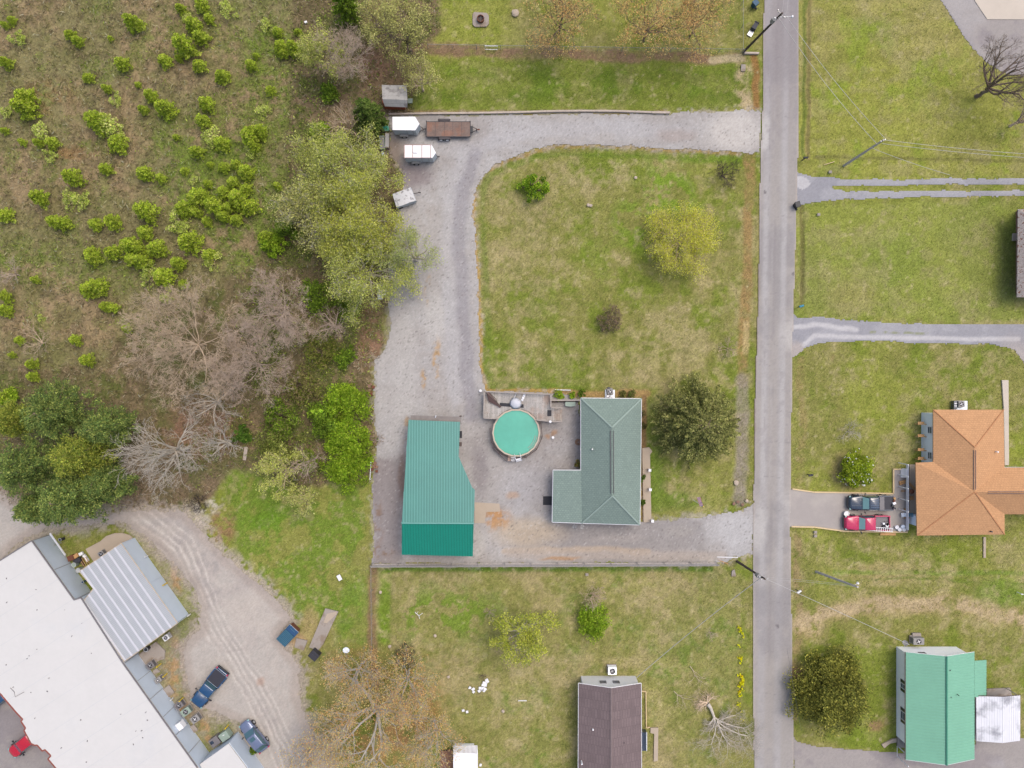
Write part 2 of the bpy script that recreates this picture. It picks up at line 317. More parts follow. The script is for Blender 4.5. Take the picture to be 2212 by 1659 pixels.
path([(1604, 820), (1605, 900), (1604, 1000), (1600, 1080)], 15, S(158, 148, 130), .95, 6, .7+.3*p3); path([(1612, 700), (1612, 760)], 7, S(200, 180, 130), .6)
path([(1030, 335), (1021, 450), (1030, 590), (1037, 690), (1038, 790), (1050, 842), (1240, 850)], 5, S(186, 152, 92), .8, 7)
path([(1060, 366), (1106, 340), (1206, 315), (1306, 313), (1450, 322), (1600, 330)], 5, S(170, 142, 92), .7, 7)
path([(1190, 848), (1255, 852), (1400, 850)], 9, S(178, 146, 98), .85, 6); path([(1392, 860), (1390, 1120)], 7, S(146, 112, 84), .8, 3)
path([(898, 240), (1440, 243)], 4, S(160, 134, 98), .7)
path([(1742, 0), (1740, 150), (1738, 330)], 5, S(98, 116, 52), .7, 6); path([(1751, 0), (1749, 250), (1748, 340)], 4, S(166, 150, 100), .7, 6)
path([(1733, 440), (1733, 560), (1732, 660)], 5, S(120, 112, 70), .65, 6); path([(1730, 780), (1735, 900), (1730, 1040)], 9, S(160, 140, 96), .55, 8, p3)
path([(1722, 1160), (1728, 1280), (1722, 1400), (1718, 1590)], 9, S(158, 136, 100), .65, 10, p3)
path([(1760, 338), (2000, 342), (2212, 346)], 4, S(112, 108, 66), .5, 4)
path([(803, 1225), (805, 1330), (805, 1430), (808, 1480)], 10, S(146, 122, 92), .95, 8, .5+.5*p3)
path([(1722, 1350), (1800, 1322), (1900, 1308), (2000, 1304), (2100, 1314), (2225, 1345)], 17, S(190, 170, 134), .85, 16, p3); path([(1735, 1335), (1760, 1360)], 22, S(196, 176, 138), .6, 14, p3); path([(1900, 1228), (2000, 1236), (2100, 1224)], 14, S(176, 164, 116), .5, 14, p3)
path([(1750, 1262), (1950, 1250), (2225, 1262)], 3, S(102, 124, 48), .55, 6, p3)
g = mixc(g, S(168, 128, 84), np.maximum.reduce([blob(880, 1540, 70, 110), blob(820, 1600, 120, 60)*.8, blob(760, 1440, 60, 40)*.5])*p4*.85)
g = mixc(g, S(158, 128, 92), np.maximum.reduce([blob(1690, 1440, 0.1), blob(1725, 1460, 20, 16), blob(2100, 1470, 0.1)]))
g = mixc(g, S(150, 120, 86), blob(480, 1140, 26, 40)*p3); g = mixc(g, S(196, 188, 170), np.maximum(blob(445, 1095, 34, 20), blob(440, 1130, 20, 16))*p4*.9)
g = mixc(g, S(162, 132, 98), np.maximum(blob(1725, 1462, 22, 20), blob(1892, 1568, 16, 12)*.9)*.9)
g = mixc(g, S(186, 160, 120), np.maximum(blob(670, 1350, 20, 34)*.5, blob(640, 1380, 25, 15)))
bz = np.maximum.reduce([1-sm(ldist([(330, 1180), (395, 1290), (400, 1380), (360, 1440), (400, 1530), (470, 1590), (520, 1640)], 8), 14, 46), blob(330, 1440, 60, 70)])
g = mixc(g, S(166, 156, 136), bz*(.35+.5*sm(n7, .35, .6))); g = mixc(g, S(132, 132, 78), bz*sm(n3*.5+n6*.5, .5, .62)*.7)
g = mixc(g, S(170, 160, 150), np.maximum.reduce([blob(400, 1420, 50, 40)*.6, blob(440, 1480, 30, 40)*.5, blob(470, 1500, 30, 30)*.5])*p3)
g = mixc(g, S(176, 140, 96), np.maximum.reduce([blob(385, 1440, 30, 60), blob(400, 1520, 36, 30), blob(440, 1580, 20, 30), blob(380, 1250, 12, 50)])*p4*.8)
g = mixc(g, S(128, 140, 66), np.maximum(blob(160, 1150, 40, 20)*.6, blob(395, 1330, 14, 70)*.4)*p3)
sl_ = sdf(LOT, 12); g = mixc(g, S(178, 166, 154), (1-sm(sl_, 2, 34))*sm(n6*.6+n4*.4+(1-sm(sl_, 0, 30))*.25, .52, .66)*.85); sg_ = sdf(GRAVEL, 10); g = mixc(g, S(176, 168, 156), (1-sm(sg_, 1, 12))*sm(n6, .45, .62)*.6)
for (px, py, rr) in ((1420, 350, 8), (1800, 770, 6), (1915, 1560, 8), (1835, 1020, 40)): g = mixc(g, S(160, 138, 100), blob(px, py, rr)*(.5 if rr < 30 else .7)*(1 if rr < 30 else 1)*p3)
rr_ = np.random.RandomState(3)
for k in range(46):      # pale stones and bald spots in the grass
    px, py = rr_.uniform(820, 2200), rr_.uniform(120, 1640); g = mixc(g, S(196, 184, 140), blob(px, py, rr_.uniform(1.5, 3.5))*.8)
g = g*(.80+.40*nf[..., None])*(.86+.28*n4[..., None])
# gravel, asphalt and lot colours
gr = np.zeros_like(lawn)+np.array(S(180, 175, 170)); gr = mixc(gr, S(160, 154, 150), sm(n5*.6+n2*.4, .45, .65)*.6); gr = mixc(gr, S(188, 186, 184), sm(n1*.5+n7*.5, .48, .66)*.55); gr = mixc(gr, S(160, 152, 146), sm(n6*.5+n4*.5, .56, .7)*.4)
def gp(m, col):
    global gr
    gr = mixc(gr, col, m)
gp((1-sm(ldist([(1480, 285), (1300, 276), (1120, 285), (1000, 330), (975, 420), (968, 560), (975, 700), (985, 860)], 10), 6, 26))*.5, S(190, 188, 188))
gp((1-sm(ldist([(880, 700), (880, 850), (850, 960)], 14), 8, 34))*.6, S(192, 188, 182)); gp((1-sm(ldist([(1030, 330), (1000, 400), (990, 520), (1000, 640), (1010, 800), (1020, 900)], 12), 6, 22))*.55, S(148, 144, 150))
gp(blob(1590, 285, 60, 44)*.9, S(204, 198, 190)); gp(blob(1460, 290, 40, 14)*.4, S(160, 140, 126)); gp(blob(885, 380, 50, 26)*.7, S(132, 118, 120)); gp(blob(845, 330, 30, 40)*.7, S(128, 108, 90))
gp(np.maximum.reduce([blob(944, 780, 8, 50), blob(924, 630, 6, 30), blob(915, 820, 5, 20), blob(878, 910, 8, 12), blob(880, 960, 5, 30)*.6])*p4*.9, S(186, 152, 106))
gp(blob(940, 690, 20, 50)*.7, S(198, 194, 188)); gp(blob(845, 820, 40, 120)*.5, S(190, 186, 180)); gp(blob(835, 990, 24, 60)*.4, S(180, 176, 172))
gp((1-sm(sdf([(803, 1000), (870, 985), (868, 1219), (803, 1219)], 16), -8, 8))*.75, S(146, 136, 134)); gp(blob(870, 1030, 10, 50)*.5, S(120, 84, 60))
gp(np.maximum(blob(812, 1120, 14, 50), blob(820, 1190, 30, 14))*p4*.7, S(140, 112, 90))
gp(blob(1034, 1020, 18, 50)*.55, S(132, 124, 126)); gp(blob(1140, 1050, 60, 40)*.3, S(182, 182, 186))
gp(blob(1110, 1070, 14, 8)*.5, S(190, 150, 110)); gp(np.maximum(blob(1075, 1120, 30, 24), blob(1070, 1106, 20, 10))*p3*.85, S(192, 142, 86))
gp(np.maximum(blob(1200, 935, 8, 5), blob(1185, 940, 8, 4))*.7, S(176, 138, 104))
gp(blob(1030, 1175, 18, 30)*.4, S(196, 190, 178)); gp((1-sm(sdf([(1110, 1145), (1380, 1122), (1520, 1125), (1525, 1190), (1300, 1196), (1110, 1182)], 10), -8, 8))*.65, S(156, 150, 146)); gp(blob(1140, 1150, 70, 30)*.7, S(196, 178, 152)); gp((1-sm(ldist([(1090, 1190), (1250, 1186), (1400, 1192)], 6), 3, 10))*.6, S(196, 176, 150)); gp(blob(1330, 1165, 60, 8)*.4, S(180, 172, 164))
gp((1-sm(ldist([(1100, 1195), (1300, 1200), (1560, 1200)], 5), 5, 14))*.6, S(182, 170, 158)); gp(blob(1470, 1150, 30, 12)*.5, S(176, 170, 162)); gp(blob(1590, 1145, 44, 40)*.8, S(194, 192, 190)); gp(blob(1210, 1204, 40, 4)*.7, S(186, 146, 104))
gp(blob(1560, 1212, 60, 6)*.5*p4, S(206, 198, 186))
gr = mixc(gr, S(200, 197, 194), sm(nf, .97, .99)*.4); gr = mixc(gr, S(120, 112, 108), sm(nf, .03, .015)*.5)
gr = gr*(.9+.2*nf[..., None])*(.93+.14*n4[..., None])
lt = np.zeros_like(lawn)+np.array(S(190, 183, 174)); lt = mixc(lt, S(166, 158, 154), sm(n5*.5+n7*.5, .45, .62)*.6); lt = mixc(lt, S(196, 186, 176), sm(n1*.5+n6*.5, .5, .64)*.5)
for k, off in enumerate((-30, -24, -14, -8, -2, 5, 12, 18, 26, 0)):
    lt = mixc(lt, S(218, 209, 198) if k % 2 == 0 else S(160, 151, 145), (1-sm(ldist([(300+off, 1110-off*.8), (390+off, 1180-off*.6), (428+off, 1262), (470+off, 1360), (540+off, 1470), (590+off, 1560), (640+off, 1680)] if k < 9 else [(640, 1350), (560, 1400), (490, 1410), (440, 1380)], 6), .8, 3.0))*(.62 if k % 2 == 0 else .38)*(.35+.65*p3))
lt = mixc(lt, S(200, 190, 178), blob(560, 1320, 60, 40)*.4); lt = mixc(lt, S(172, 132, 108), np.maximum(blob(782-0, 1905, 1), blob(560, 1475, 8, 8))*.5); lt = mixc(lt, S(172, 158, 146), (1-sm(np.abs(sdf(LOT, 8)+8), 4, 18))*.5)
lt = lt*(.92+.16*nf[..., None])*(.93+.14*n4[..., None])
as_ = np.zeros_like(lawn)+np.array(S(170, 163, 158)); as_ = mixc(as_, S(146, 138, 142), sm(n2, .45, .62)*.5); as_ = mixc(as_, S(184, 180, 178), sm(n1, .55, .7)*.5); as_ = as_*(.94+.12*nf[..., None])
d2c = np.zeros_like(lawn)+np.array(S(172, 171, 174)); d2c = mixc(d2c, S(154, 153, 158), sm(n2, .45, .6)*.6)
d2c = mixc(d2c, S(206, 203, 202), np.maximum.reduce([1-sm(ldist([(1712, 705), (1760, 702), (1850, 713)], 4), 2, 8), 1-sm(ldist([(1735, 745), (1760, 725), (1850, 728), (2200, 733)], 3), 2, 7), blob(1735, 396, 18, 14)*1.2 > .5])*.8)
d2c = mixc(d2c, S(140, 146, 90), (1-sm(ldist([(1880, 717), (2010, 719)], 4), .5, 3.5))*p4*.8); d2c = mixc(d2c, S(190, 178, 168), np.maximum(blob(2190, 800, 40, 60), blob(1720, 760, 14, 20))*.7); d2c = d2c*(.93+.14*nf[..., None])
GRD = g
# ---- build the ground: fine grid inside, coarse skirt out to the far fields
mg = mat('ground_soil_and_grass', (0, 0, 0), rough=.95, var=.06, scale=.35, fine=.22, fscale=5.5, bump=.06, spec=.1, attr='Col')
mgr = mat('crushed_stone', (0, 0, 0), rough=.9, var=.04, scale=.5, fine=.10, fscale=9, bump=.02, spec=.2, attr='Col')
XS = np.concatenate([[-900, -500, -250, -120], gx, [120, 250, 500, 900]]); YS = np.concatenate([[-900, -500, -250, -110], gy, [110, 250, 500, 900]])
XX, YY = np.meshgrid(XS, YS)
colg = np.zeros((len(YS), len(XS), 3), np.float32)+np.array(S(130, 128, 74)); colg[4:-4, 4:-4] = GRD
hz_ = np.zeros_like(XX); bumpf = (n2-.5)*.10+(n4-.5)*.05
rough_f = (1-sm(np.minimum(sFIELD, sWOOD), -20, 10)); 
hz_[4:-4, 4:-4] = -.16+bumpf*(.4+1.6*rough_f)
# shallow roadside ditch east of the road
hz_[4:-4, 4:-4] -= .28*(1-sm(ldist([(1746, -60), (1742, 330)], 0), 2, 9))+.2*(1-sm(ldist([(1734, 450), (1733, 650)], 0), 2, 7))
for q in (ROAD, R_SE, R_NE, D1a, D2, D3, GRAVEL, LOT, FRONT):
    k = 1-sm(sdf(q, 0), 0, 8); hz_[4:-4, 4:-4] = hz_[4:-4, 4:-4]*(1-k)+(-.09)*k
idx = np.arange(XX.size).reshape(XX.shape)
Fq = np.stack([idx[:-1, :-1], idx[:-1, 1:], idx[1:, 1:], idx[1:, :-1]], -1).reshape(-1, 4)
tag(npmesh('ground', np.stack([XX, YY, hz_], -1).reshape(-1, 3), Fq, mg, None, colg.reshape(-1, 3), True), kind='structure')
def sheet(name, poly, colmap, z, m, warp=5.0, mask=None, bow=.0):
    s_ = sdf(poly, warp)+((n4-.5)*5+(n6-.5)*7+(nf-.5)*3)*(0 if warp < 2 else (.4 if warp < 4.5 else 1)) if mask is None else mask
    keep = s_ < 0
    ci = keep[:-1, :-1] & keep[1:, 1:] & keep[1:, :-1] & keep[:-1, 1:]
    jj, ii = np.nonzero(ci); id2 = np.arange(NX*NY).reshape(NY, NX)
    F = np.stack([id2[jj, ii], id2[jj, ii+1], id2[jj+1, ii+1], id2[jj+1, ii]], -1); u, inv = np.unique(F.ravel(), return_inverse=True)
    zz = z-.05*sm(s_, -7, 0)*(warp > 1)
    V = np.stack([GX.ravel()[u], GY.ravel()[u], (zz*np.ones_like(GX)).ravel()[u]], -1)
    return tag(npmesh(name, V, inv.reshape(-1, 4), m, None, colmap.reshape(-1, 3)[u], True), kind='structure')
sheet('gravel_driveway', GRAVEL, gr, 0.0, mgr); sheet('gravel_lot', LOT, lt, -.004, mgr, 8); sheet('two_track_driveway', D1a, d2c, -.004, mgr, 4); sheet('neighbour_driveway', D2, d2c, -.008, mgr, 4)
sheet('side_street', R_SE, as_, -.012, mgr, 3); sheet('asphalt_yard', R_NE, as_, -.004, mgr, 3); sheet('parking_lot', FRONT, as_*.9, -.008, mgr, 0)
# main road, straight-edged asphalt with worn centre, cracks and tar seams
ac = np.zeros_like(lawn)+np.array(S(172, 166, 160)); t_ = (DX-(1680-DY*.012))/40.0
ac = mixc(ac, S(178, 175, 174), (1-sm(np.abs(np.abs(t_)-.45), .1, .3))*.5); ac = mixc(ac, S(150, 146, 146), sm(n1, .48, .62)*.55); ac = mixc(ac, S(190, 187, 184), (1-sm(np.abs(np.abs(t_)-.5+wx*.04), .06, .2))*.6*sm(n5, .3, .55)); ac = mixc(ac, S(146, 140, 138), (1-sm(np.abs(t_+.02+wx*.03), .03, .12))*.35*sm(n1, .35, .6)); ac = mixc(ac, S(148, 140, 142), sm(-DY, -420, -60)*.45)
ac = mixc(ac, S(206, 202, 196), np.maximum.reduce([blob(1650, 290, 12, 40), blob(1640, 1140, 16, 50)*.8, blob(1715, 720, 26, 36)*.7, blob(1712, 1100, 26, 40)*.6, (1-sm(np.abs(t_), .94, .99) < .5)*0])*.75)
for k, yy in enumerate((28, 125, 250, 300, 470, 635, 745, 790, 893, 955, 1030, 1100, 1185, 1300, 1410, 1495, 1560)):
    a_ = 1630+(k*37 % 50); ac = mixc(ac, S(140, 134, 134), (1-sm(ldist([(a_, yy), (a_+14, yy-2-k % 3), (a_+26+(k*13 % 30), yy+1+k % 4)], 6), .1, .9))*.5)
ac = mixc(ac, S(140, 132, 132), (1-sm(ldist([(1660, 60), (1664, 330), (1652, 700), (1650, 1000)], 5), .2, 1.0))*p4*.35); ac = mixc(ac, S(182, 178, 176), (1-sm(np.abs(t_+.1+wx*.05), .02, .08))*.3*sm(n5, .4, .6)); ac = mixc(ac, S(156, 150, 150), sm(n6*.5+n7*.5, .54, .68)*.35)
ac = mixc(ac, S(196, 184, 172), (1-sm(np.abs(sdf(ROAD, 3)), 1, 5))*.5); ac = mixc(ac, S(120, 104, 84), (1-sm(ldist([(1639, 560), (1634, 750), (1630, 890), (1627, 1060)], 3), .5, 3))*.7)
for q in ((1656, 413), (1711, 594), (1681, 1354)): ac = mixc(ac, S(118, 112, 112), blob(q[0], q[1], 3.5, 3.5, .25)*.8)
ac = ac*(.95+.10*nf[..., None])
mro = mat('worn_asphalt', (0, 0, 0), rough=.9, var=.04, scale=.4, fine=.05, fscale=9, bump=.008, spec=.2, attr='Col')
sheet('road', ROAD, ac, .02, mro, .9)
# ------------------------------------------------------------------ materials of built things
M = {}
def mk(k, *a, **b): M[k] = mat(k, *a, **b)
mk('green_shingle', S(138, 157, 147), .85, .05, 1.2, fine=.14, fscale=6, brick=(.34, .24, .04, 1.05, .93, .86)); mk('green_cap', S(156, 174, 164), .85, .06, 2, fine=.08)
mk('orange_shingle', S(212, 162, 116), .85, .07, 1.0, fine=.16, fscale=6, brick=(.34, .24, .04, 1.06, .94, .88)); mk('orange_cap', S(196, 140, 98), .85, .05)
mk('brown_shingle', S(128, 112, 112), .85, .10, .8, fine=.12, fscale=7, brick=(.34, 1.1, .04, 1.08, .92, .85)); mk('brown_cap', S(142, 126, 124))
mk('teal_metal', S(76, 146, 134), .42, .09, .35, fine=.04, fscale=2.5, metal=0, spec=.5); mk('teal_metal_dark', S(10, 140, 118), .4, .06, 1, spec=.45); mk('teal_rib', S(104, 170, 160), .4, .03, spec=.5); mk('teal_rib_dark', S(6, 124, 104), .4, .03)  # one teal roof metal in lit and shaded copies, slope shading put into colour
mk('mint_metal', S(130, 190, 160), .45, .07, .35, fine=.04, fscale=2.5, spec=.5); mk('mint_rib', S(144, 206, 176), .4, .03); mk('mint_trim', S(80, 150, 124), .4)
mk('white_paint', (.62, .62, .63), .5, .03); mk('siding', (.82, .83, .85), .6, .04, wave=('Z', 3.2, .06)); mk('membrane', (.465, .455, .435), .7, .025, .25, fine=.02, fscale=1.5, col2=(.425, .425, .42), c2scale=.12, c2lo=.6, c2hi=.8)
mk('blue_siding', (.43, .49, .56), .5, .05, .6); mk('pale_blue', (.66, .71, .76), .55, .03)
mk('brick', (.20, .10, .07), .85, .1, 2, brick=(.4, .15, .02, 1.1, .85, 1.3)); mk('red_paint', (.36, .09, .045), .6, .1); mk('red_brick_edge', S(150, 84, 72), .8, .12)
mk('old_roof', S(184, 182, 178), .85, .12, .8, fine=.12, col2=S(138, 134, 132), c2scale=.9, brick=(1.0, .9, .03, 1.0, .96, .85)); mk('stone_shingle', S(176, 166, 160), .9, .2, 4, fine=.4, fscale=6, col2=S(120, 84, 68), c2scale=4, c2lo=.56, c2hi=.6)
mk('wood_grey', S(204, 198, 190), .85, .10, 1, fine=.16, fscale=5, col2=S(176, 154, 138), c2scale=.5, c2lo=.5, c2hi=.7, brick=(2.6, .154, .02, 1.12, .84, .5, math.pi/2)); mk('wood_rail', S(178, 168, 158), .8, .08); mk('wood_raw', S(206, 160, 108), .8, .08, 2); mk('wood_dark', S(104, 90, 84), .85, .12, 1)
mk('weathered', S(146, 138, 132), .9, .2, 1.5, fine=.15); mk('fence_board', (.46, .42, .39), .85, .18, 3, fine=.2, fscale=6); mk('timber', S(196, 182, 168), .9, .15, 2)
mk('concrete', S(194, 178, 158), .9, .06, .8, fine=.08); mk('concrete_grey', S(172, 162, 152), .9, .08, .8, fine=.1, col2=S(150, 134, 118), c2scale=.6); mk('concrete_pale', S(214, 202, 186), .9, .06, .5, fine=.05)
mk('pool_water', S(96, 188, 162), .10, .11, .3, spec=.5, fine=.03, fscale=2); mk('tan_metal', S(206, 190, 168), .5, .05); mk('pool_wall', S(120, 78, 66), .6, .1)
mk('black', (.02, .021, .024), .5, .1); mk('rubber', (.025, .025, .027), .8, .1); mk('mat_black', S(62, 62, 66), .9, .1, 3, fine=.12, fscale=20); mk('dark_metal', (.06, .06, .065), .45, .1, metal=.4)
mk('steel', (.45, .46, .47), .4, .05, metal=.6); mk('grey_paint', S(160, 158, 156), .5, .06); mk('green_grey', S(158, 176, 162), .5, .05); mk('lead', S(130, 126, 128), .5, .08)
mk('glass', (.04, .09, .11), .08, .05, spec=.7, coat=.5); mk('glass_pale', S(140, 190, 188), .08, .08, 2, spec=.7, coat=.5); mk('window_glass', (.05, .07, .09), .1, 0, spec=.6)
mk('car_black', S(40, 56, 74), .25, .05, coat=.9, spec=.6); mk('car_red', S(206, 44, 92), .3, .04, coat=.8); mk('car_blue', S(24, 74, 116), .22, .05, coat=.9, spec=.6); mk('car_silver', S(126, 138, 168), .25, .04, coat=.9, metal=.3); mk('car_scarlet', S(200, 22, 44), .25, .04, coat=.8)
mk('trailer_white', (.66, .66, .67), .45, .04, 1, col2=S(206, 186, 164), c2scale=.9, c2lo=.62, c2hi=.8); mk('trailer_side', S(196, 206, 212), .45, .05); mk('trailer_seam', S(186, 150, 138), .7)
mk('rust_deck', S(134, 114, 104), .85, .15, 1.2, fine=.15, fscale=5, col2=S(146, 112, 96), c2scale=.8); mk('rust', S(122, 76, 56), .85, .2, 3); mk('frame', S(78, 72, 74), .6, .1)
mk('dumpster_blue', S(30, 84, 112), .5, .1, 2); mk('dumpster_lid', S(74, 120, 140), .55, .1); mk('bin_black', S(58, 58, 66), .6, .1)
mk('yellow', (.55, .40, .03), .55, .06); mk('umbrella', (.44, .45, .48), .7, .03); mk('tarp', S(112, 88, 82), .7, .12, 1.5); mk('tarp_white', S(226, 226, 228), .6, .05, 1, col2=S(160, 158, 160), c2scale=2.2, c2lo=.52, c2hi=.62)
mk('bark_grey', (.43, .385, .32), .9, .15, 3); mk('bark_brown', S(140, 122, 106), .9, .18, 3); mk('bark_pink', (.45, .35, .27), .9, .12, 3); mk('bark_white', S(206, 200, 192), .85, .12, 2); mk('bark_dark', S(84, 72, 66), .9, .15, 3); mk('bark_tan', (.50, .385, .27), .9, .12, 3)
mk('pole_wood', S(92, 80, 72), .9, .15, 2); mk('pole_grey', S(206, 200, 192), .9, .12, 2); mk('wire', S(186, 184, 180), .5, 0); mk('wire_dark', S(110, 108, 108), .5, 0); mk('mortar', S(150, 120, 100), .9, .15, 3, fine=.3); mk('stone', S(200, 184, 166), .9, .12, 3)
mk('cyan', S(60, 150, 180), .5, .1); mk('cloth_red', (.6, .12, .12), .8, 0); mk('cloth_blue', (.05, .07, .25), .8, 0); mk('canopy_panel', S(184, 188, 192), .4, .06, .8, spec=.5); mk('canopy_band', S(220, 220, 226), .5, .04); mk('canopy_rib', S(196, 200, 202), .4, .03); mk('mortar_dark', (.03, .025, .03), .9)
def bthing(name, label, cat, d, z=0, group=None):
    v = P(d[0], d[1], z); return thing(name, label, cat, (v.x, v.y, 0), group=group), (v.x, v.y, 0)
def pts(l, z=0.0): return [P2(p, z) for p in l]
def box_d(mb, d0, d1, z0, z1):   # axis-aligned box given by two plan corners at the height of its top
    a = P(d0[0], d0[1], z1); b = P(d1[0], d1[1], z1); return mb.box(((a.x+b.x)/2, (a.y+b.y)/2, (z0+z1)/2), (abs(a.x-b.x), abs(a.y-b.y), z1-z0))
def window(mb_f, mb_g, c, w, h, facing, t=.05):
    """frame bars and glass on a wall; facing = 'W','N','E','S'"""
    ax = (0, 1) if facing in 'WE' else (1, 0); out = {'W': (-1, 0), 'E': (1, 0), 'N': (0, 1), 'S': (0, -1)}[facing]
    def b(mb, u, z, du, dz, o, th):
        mb.box((c[0]+ax[0]*u+out[0]*o, c[1]+ax[1]*u+out[1]*o, c[2]+z), ((du if ax[0] else th), (du if ax[1] else th), dz))
    b(mb_g, 0, 0, w-.1, h-.1, .02, .04)
    for s in (-1, 1): b(mb_f, s*(w/2-.03), 0, .08, h, .04, .08); b(mb_f, 0, s*(h/2-.03), w-.14, .08, .04, .08)
    b(mb_f, 0, 0, w-.16, .04, .045, .05)
# ------------------------------------------------------------------ main house
t, o = bthing('house', 'long house with green shingled hip roof and a lower west wing beside the pool yard', 'house', (1300, 1000))
ze, zr, zw = 2.7, 4.7, 2.35
pt = lambda x, y, z: tuple(P(x, y, z))
V = [pt(1255, 860, ze), pt(1385.5, 861.5, ze), pt(1382, 1133.7, ze), pt(1257, 1130, ze), pt(1322, 923, zr), pt(1322.6, 1071, zr), pt(1255, 1016, ze), pt(1195, 1016, zw), pt(1193, 1127.7, zw)]
MB(o).roof(V, [(0, 4, 1), (1, 4, 5, 2), (2, 5, 3), (3, 5, 4, 0, 6), (6, 7, 8, 3)]).build('roof', M['green_shingle'], t)
m = MB(o)
up = Vector((0, 0, .05))
for a, b in ((0, 4), (1, 4), (2, 5), (3, 5)): m.tube([Vector(V[a])+Vector((0, 0, .0)), Vector(V[b])], .13, 4)
build_each(m, 'hip_cap', M['green_cap'], t)
m = MB(o)
for s in (-3.2, 3.2): m.tube([P(1322+s, 930, zr-.02), P(1322.6+s, 1066, zr-.02)], .055, 4)
m.build('ridge_vent', M['dark_metal'], t)
m = MB(o)
for a, b in ((0, 1), (1, 2), (2, 3), (3, 8), (8, 7), (7, 6), (6, 0)):
    A, B = Vector(V[a]), Vector(V[b]); m.tube([A+Vector((0, 0, -.07)), B+Vector((0, 0, -.07))], .075, 5)
m.build('gutter', M['white_paint'], t)
m = MB(o); wl = pts([(1261, 867), (1371, 867), (1369, 1117), (1202, 1114), (1203, 1022), (1261, 1022)]); m.prism(wl, -.2, 2.25); m.build('wall', M['brick'], t)
for q in ((1279, 970), (1318, 1083)):
    v = P(q[0], q[1], 3.6); MB(o).cyl((v.x, v.y, 3.1), .09, .8, 10).build('vent_pipe', M['steel'] if q[0] < 1300 else M['dark_metal'], t)
def dish(d, z, label, hz, r=.36, tilt=.7, base=None):
    v = P(d[0], d[1], z); tt = thing('satellite_dish', label, 'satellite dish', (v.x, v.y, z)); m = MB(); rings = []
    rm = Matrix.Rotation(hz, 4, 'Z') @ Matrix.Rotation(tilt, 4, 'Y')
    for k, (rr, zz) in enumerate(((.02, -.02), (r*.5, .02), (r*.8, .06), (r, .11), (r, .13), (r*.8, .08), (r*.5, .04), (.02, .0))):
        rings.append([rm @ Vector((rr*math.cos(2*math.pi*i/20), rr*.85*math.sin(2*math.pi*i/20), zz+.2)) for i in range(20)])
    m.loft(rings); m.build('reflector', M['grey_paint'], tt, True)
    MB().tube([rm @ Vector((0, 0, .2)), rm @ Vector((.1, 0, .6))], .02, 5).build('feed_arm', M['dark_metal'], tt)
    b0 = Vector(base) - Vector((v.x, v.y, z)) if base else Vector((0, 0, -.5)); MB().tube([rm @ Vector((0, 0, .18)), b0], .03, 6).build('mast', M['steel'], tt); return tt
dish((1240, 1133.5), 2.4, 'left one of two grey satellite dishes at the south eave of the green house', -1.4, base=tuple(P(1240, 1128, 2.2)))
dish((1254, 1136), 2.3, 'right one of two grey satellite dishes at the south eave of the green house', -.4, base=tuple(P(1253, 1128, 2.2)))
# ------------------------------------------------------------------ metal garage
t, o = bthing('garage', 'green ribbed metal garage with a bright teal south slope and a cut-back east side', 'garage', (945, 1060))
gz = lambda d: 3.9+(d-1130)/(1130-907)*1.0 if d < 1130 else 3.9-(d-1130)/(1201-1130)*.9
NP = [(882.3, 907), (993.7, 911.3), (990.7, 986), (1019.7, 1053), (1025.7, 1058), (1023, 1130.5), (868, 1130)]; SP = [(868, 1130), (1023, 1130.5), (1021.3, 1202), (868, 1198.3)]
Vn = [pt(x, y, gz(y)) for x, y in NP]; Vs = [pt(x, y, gz(y)) for x, y in SP]
MB(o).roof(Vn, [tuple(range(7))], .1).build('roof', M['teal_metal'], t); MB(o).roof(Vs, [(0, 1, 2, 3)], .1).build('south_roof', M['teal_metal_dark'], t)  # south slope gets the shaded copy of the roof metal
def planez(V3):
    a, b, c = Vector(V3[0]), Vector(V3[1]), Vector(V3[-1]); n = (b-a).cross(c-a); return lambda x, y: a.z-(n.x*(x-a.x)+n.y*(y-a.y))/n.z
m = MB(o); strips(m, [v[:2] for v in Vn], math.pi/2+.006, .33, .07, planez([Vn[6], Vn[5], Vn[0]]), .045, .1); m.build('rib', M['teal_rib'], t)
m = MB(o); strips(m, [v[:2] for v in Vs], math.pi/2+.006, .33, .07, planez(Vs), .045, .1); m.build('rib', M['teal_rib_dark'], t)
m = MB(o); m.tube([Vector(Vs[0])+Vector((-.05, 0, .02)), Vector(Vs[1])+Vector((.05, 0, .02))], .11, 6); m.build('ridge_cap', M['teal_rib'], t)
MB(o).prism(pts([(893, 914), (990, 917), (987, 988), (1012, 1052), (1016, 1062), (1014, 1180), (879, 1180), (881, 1100)]), -.2, lambda x, y: min(planez([Vn[6], Vn[5], Vn[0]])(x, y), planez(Vs)(x, y))-.16).build('wall', M['grey_paint'], t)
m = MB(o); q = pts([(887, 897), (995.5, 900.3), (995.5, 915), (887, 911)], 2.6); m.prism(q, 2.5, 2.58); m.build('lean_to', M['weathered'], t)
m = MB(o)
for xx in (889, 993): box_d(m, (xx-1, 899), (xx+1, 902), 0, 2.5)
build_each(m, 'post', M['wood_dark'], t)
v = P(940, 902, 2.9); MB(o).tube([(v.x, v.y, 2.5), (v.x, v.y, 2.75), (v.x+.1, v.y+.25, 2.9)], .06, 6).build('flood_lamp', M['white_paint'], t)
def slab(name, label, cat, poly, h, m_, group=None, z0=0.0, kind=None):
    ps = pts(poly); cx_ = sum(p[0] for p in ps)/len(ps); cy_ = sum(p[1] for p in ps)/len(ps); mb = MB((cx_, cy_, 0)); mb.prism(ps, -.15+z0, z0+h)
    ob = mb.build(name, M[m_], None, bevel=.01); ob.location = (cx_, cy_, 0)
    return tag(ob, label, cat, group, kind)
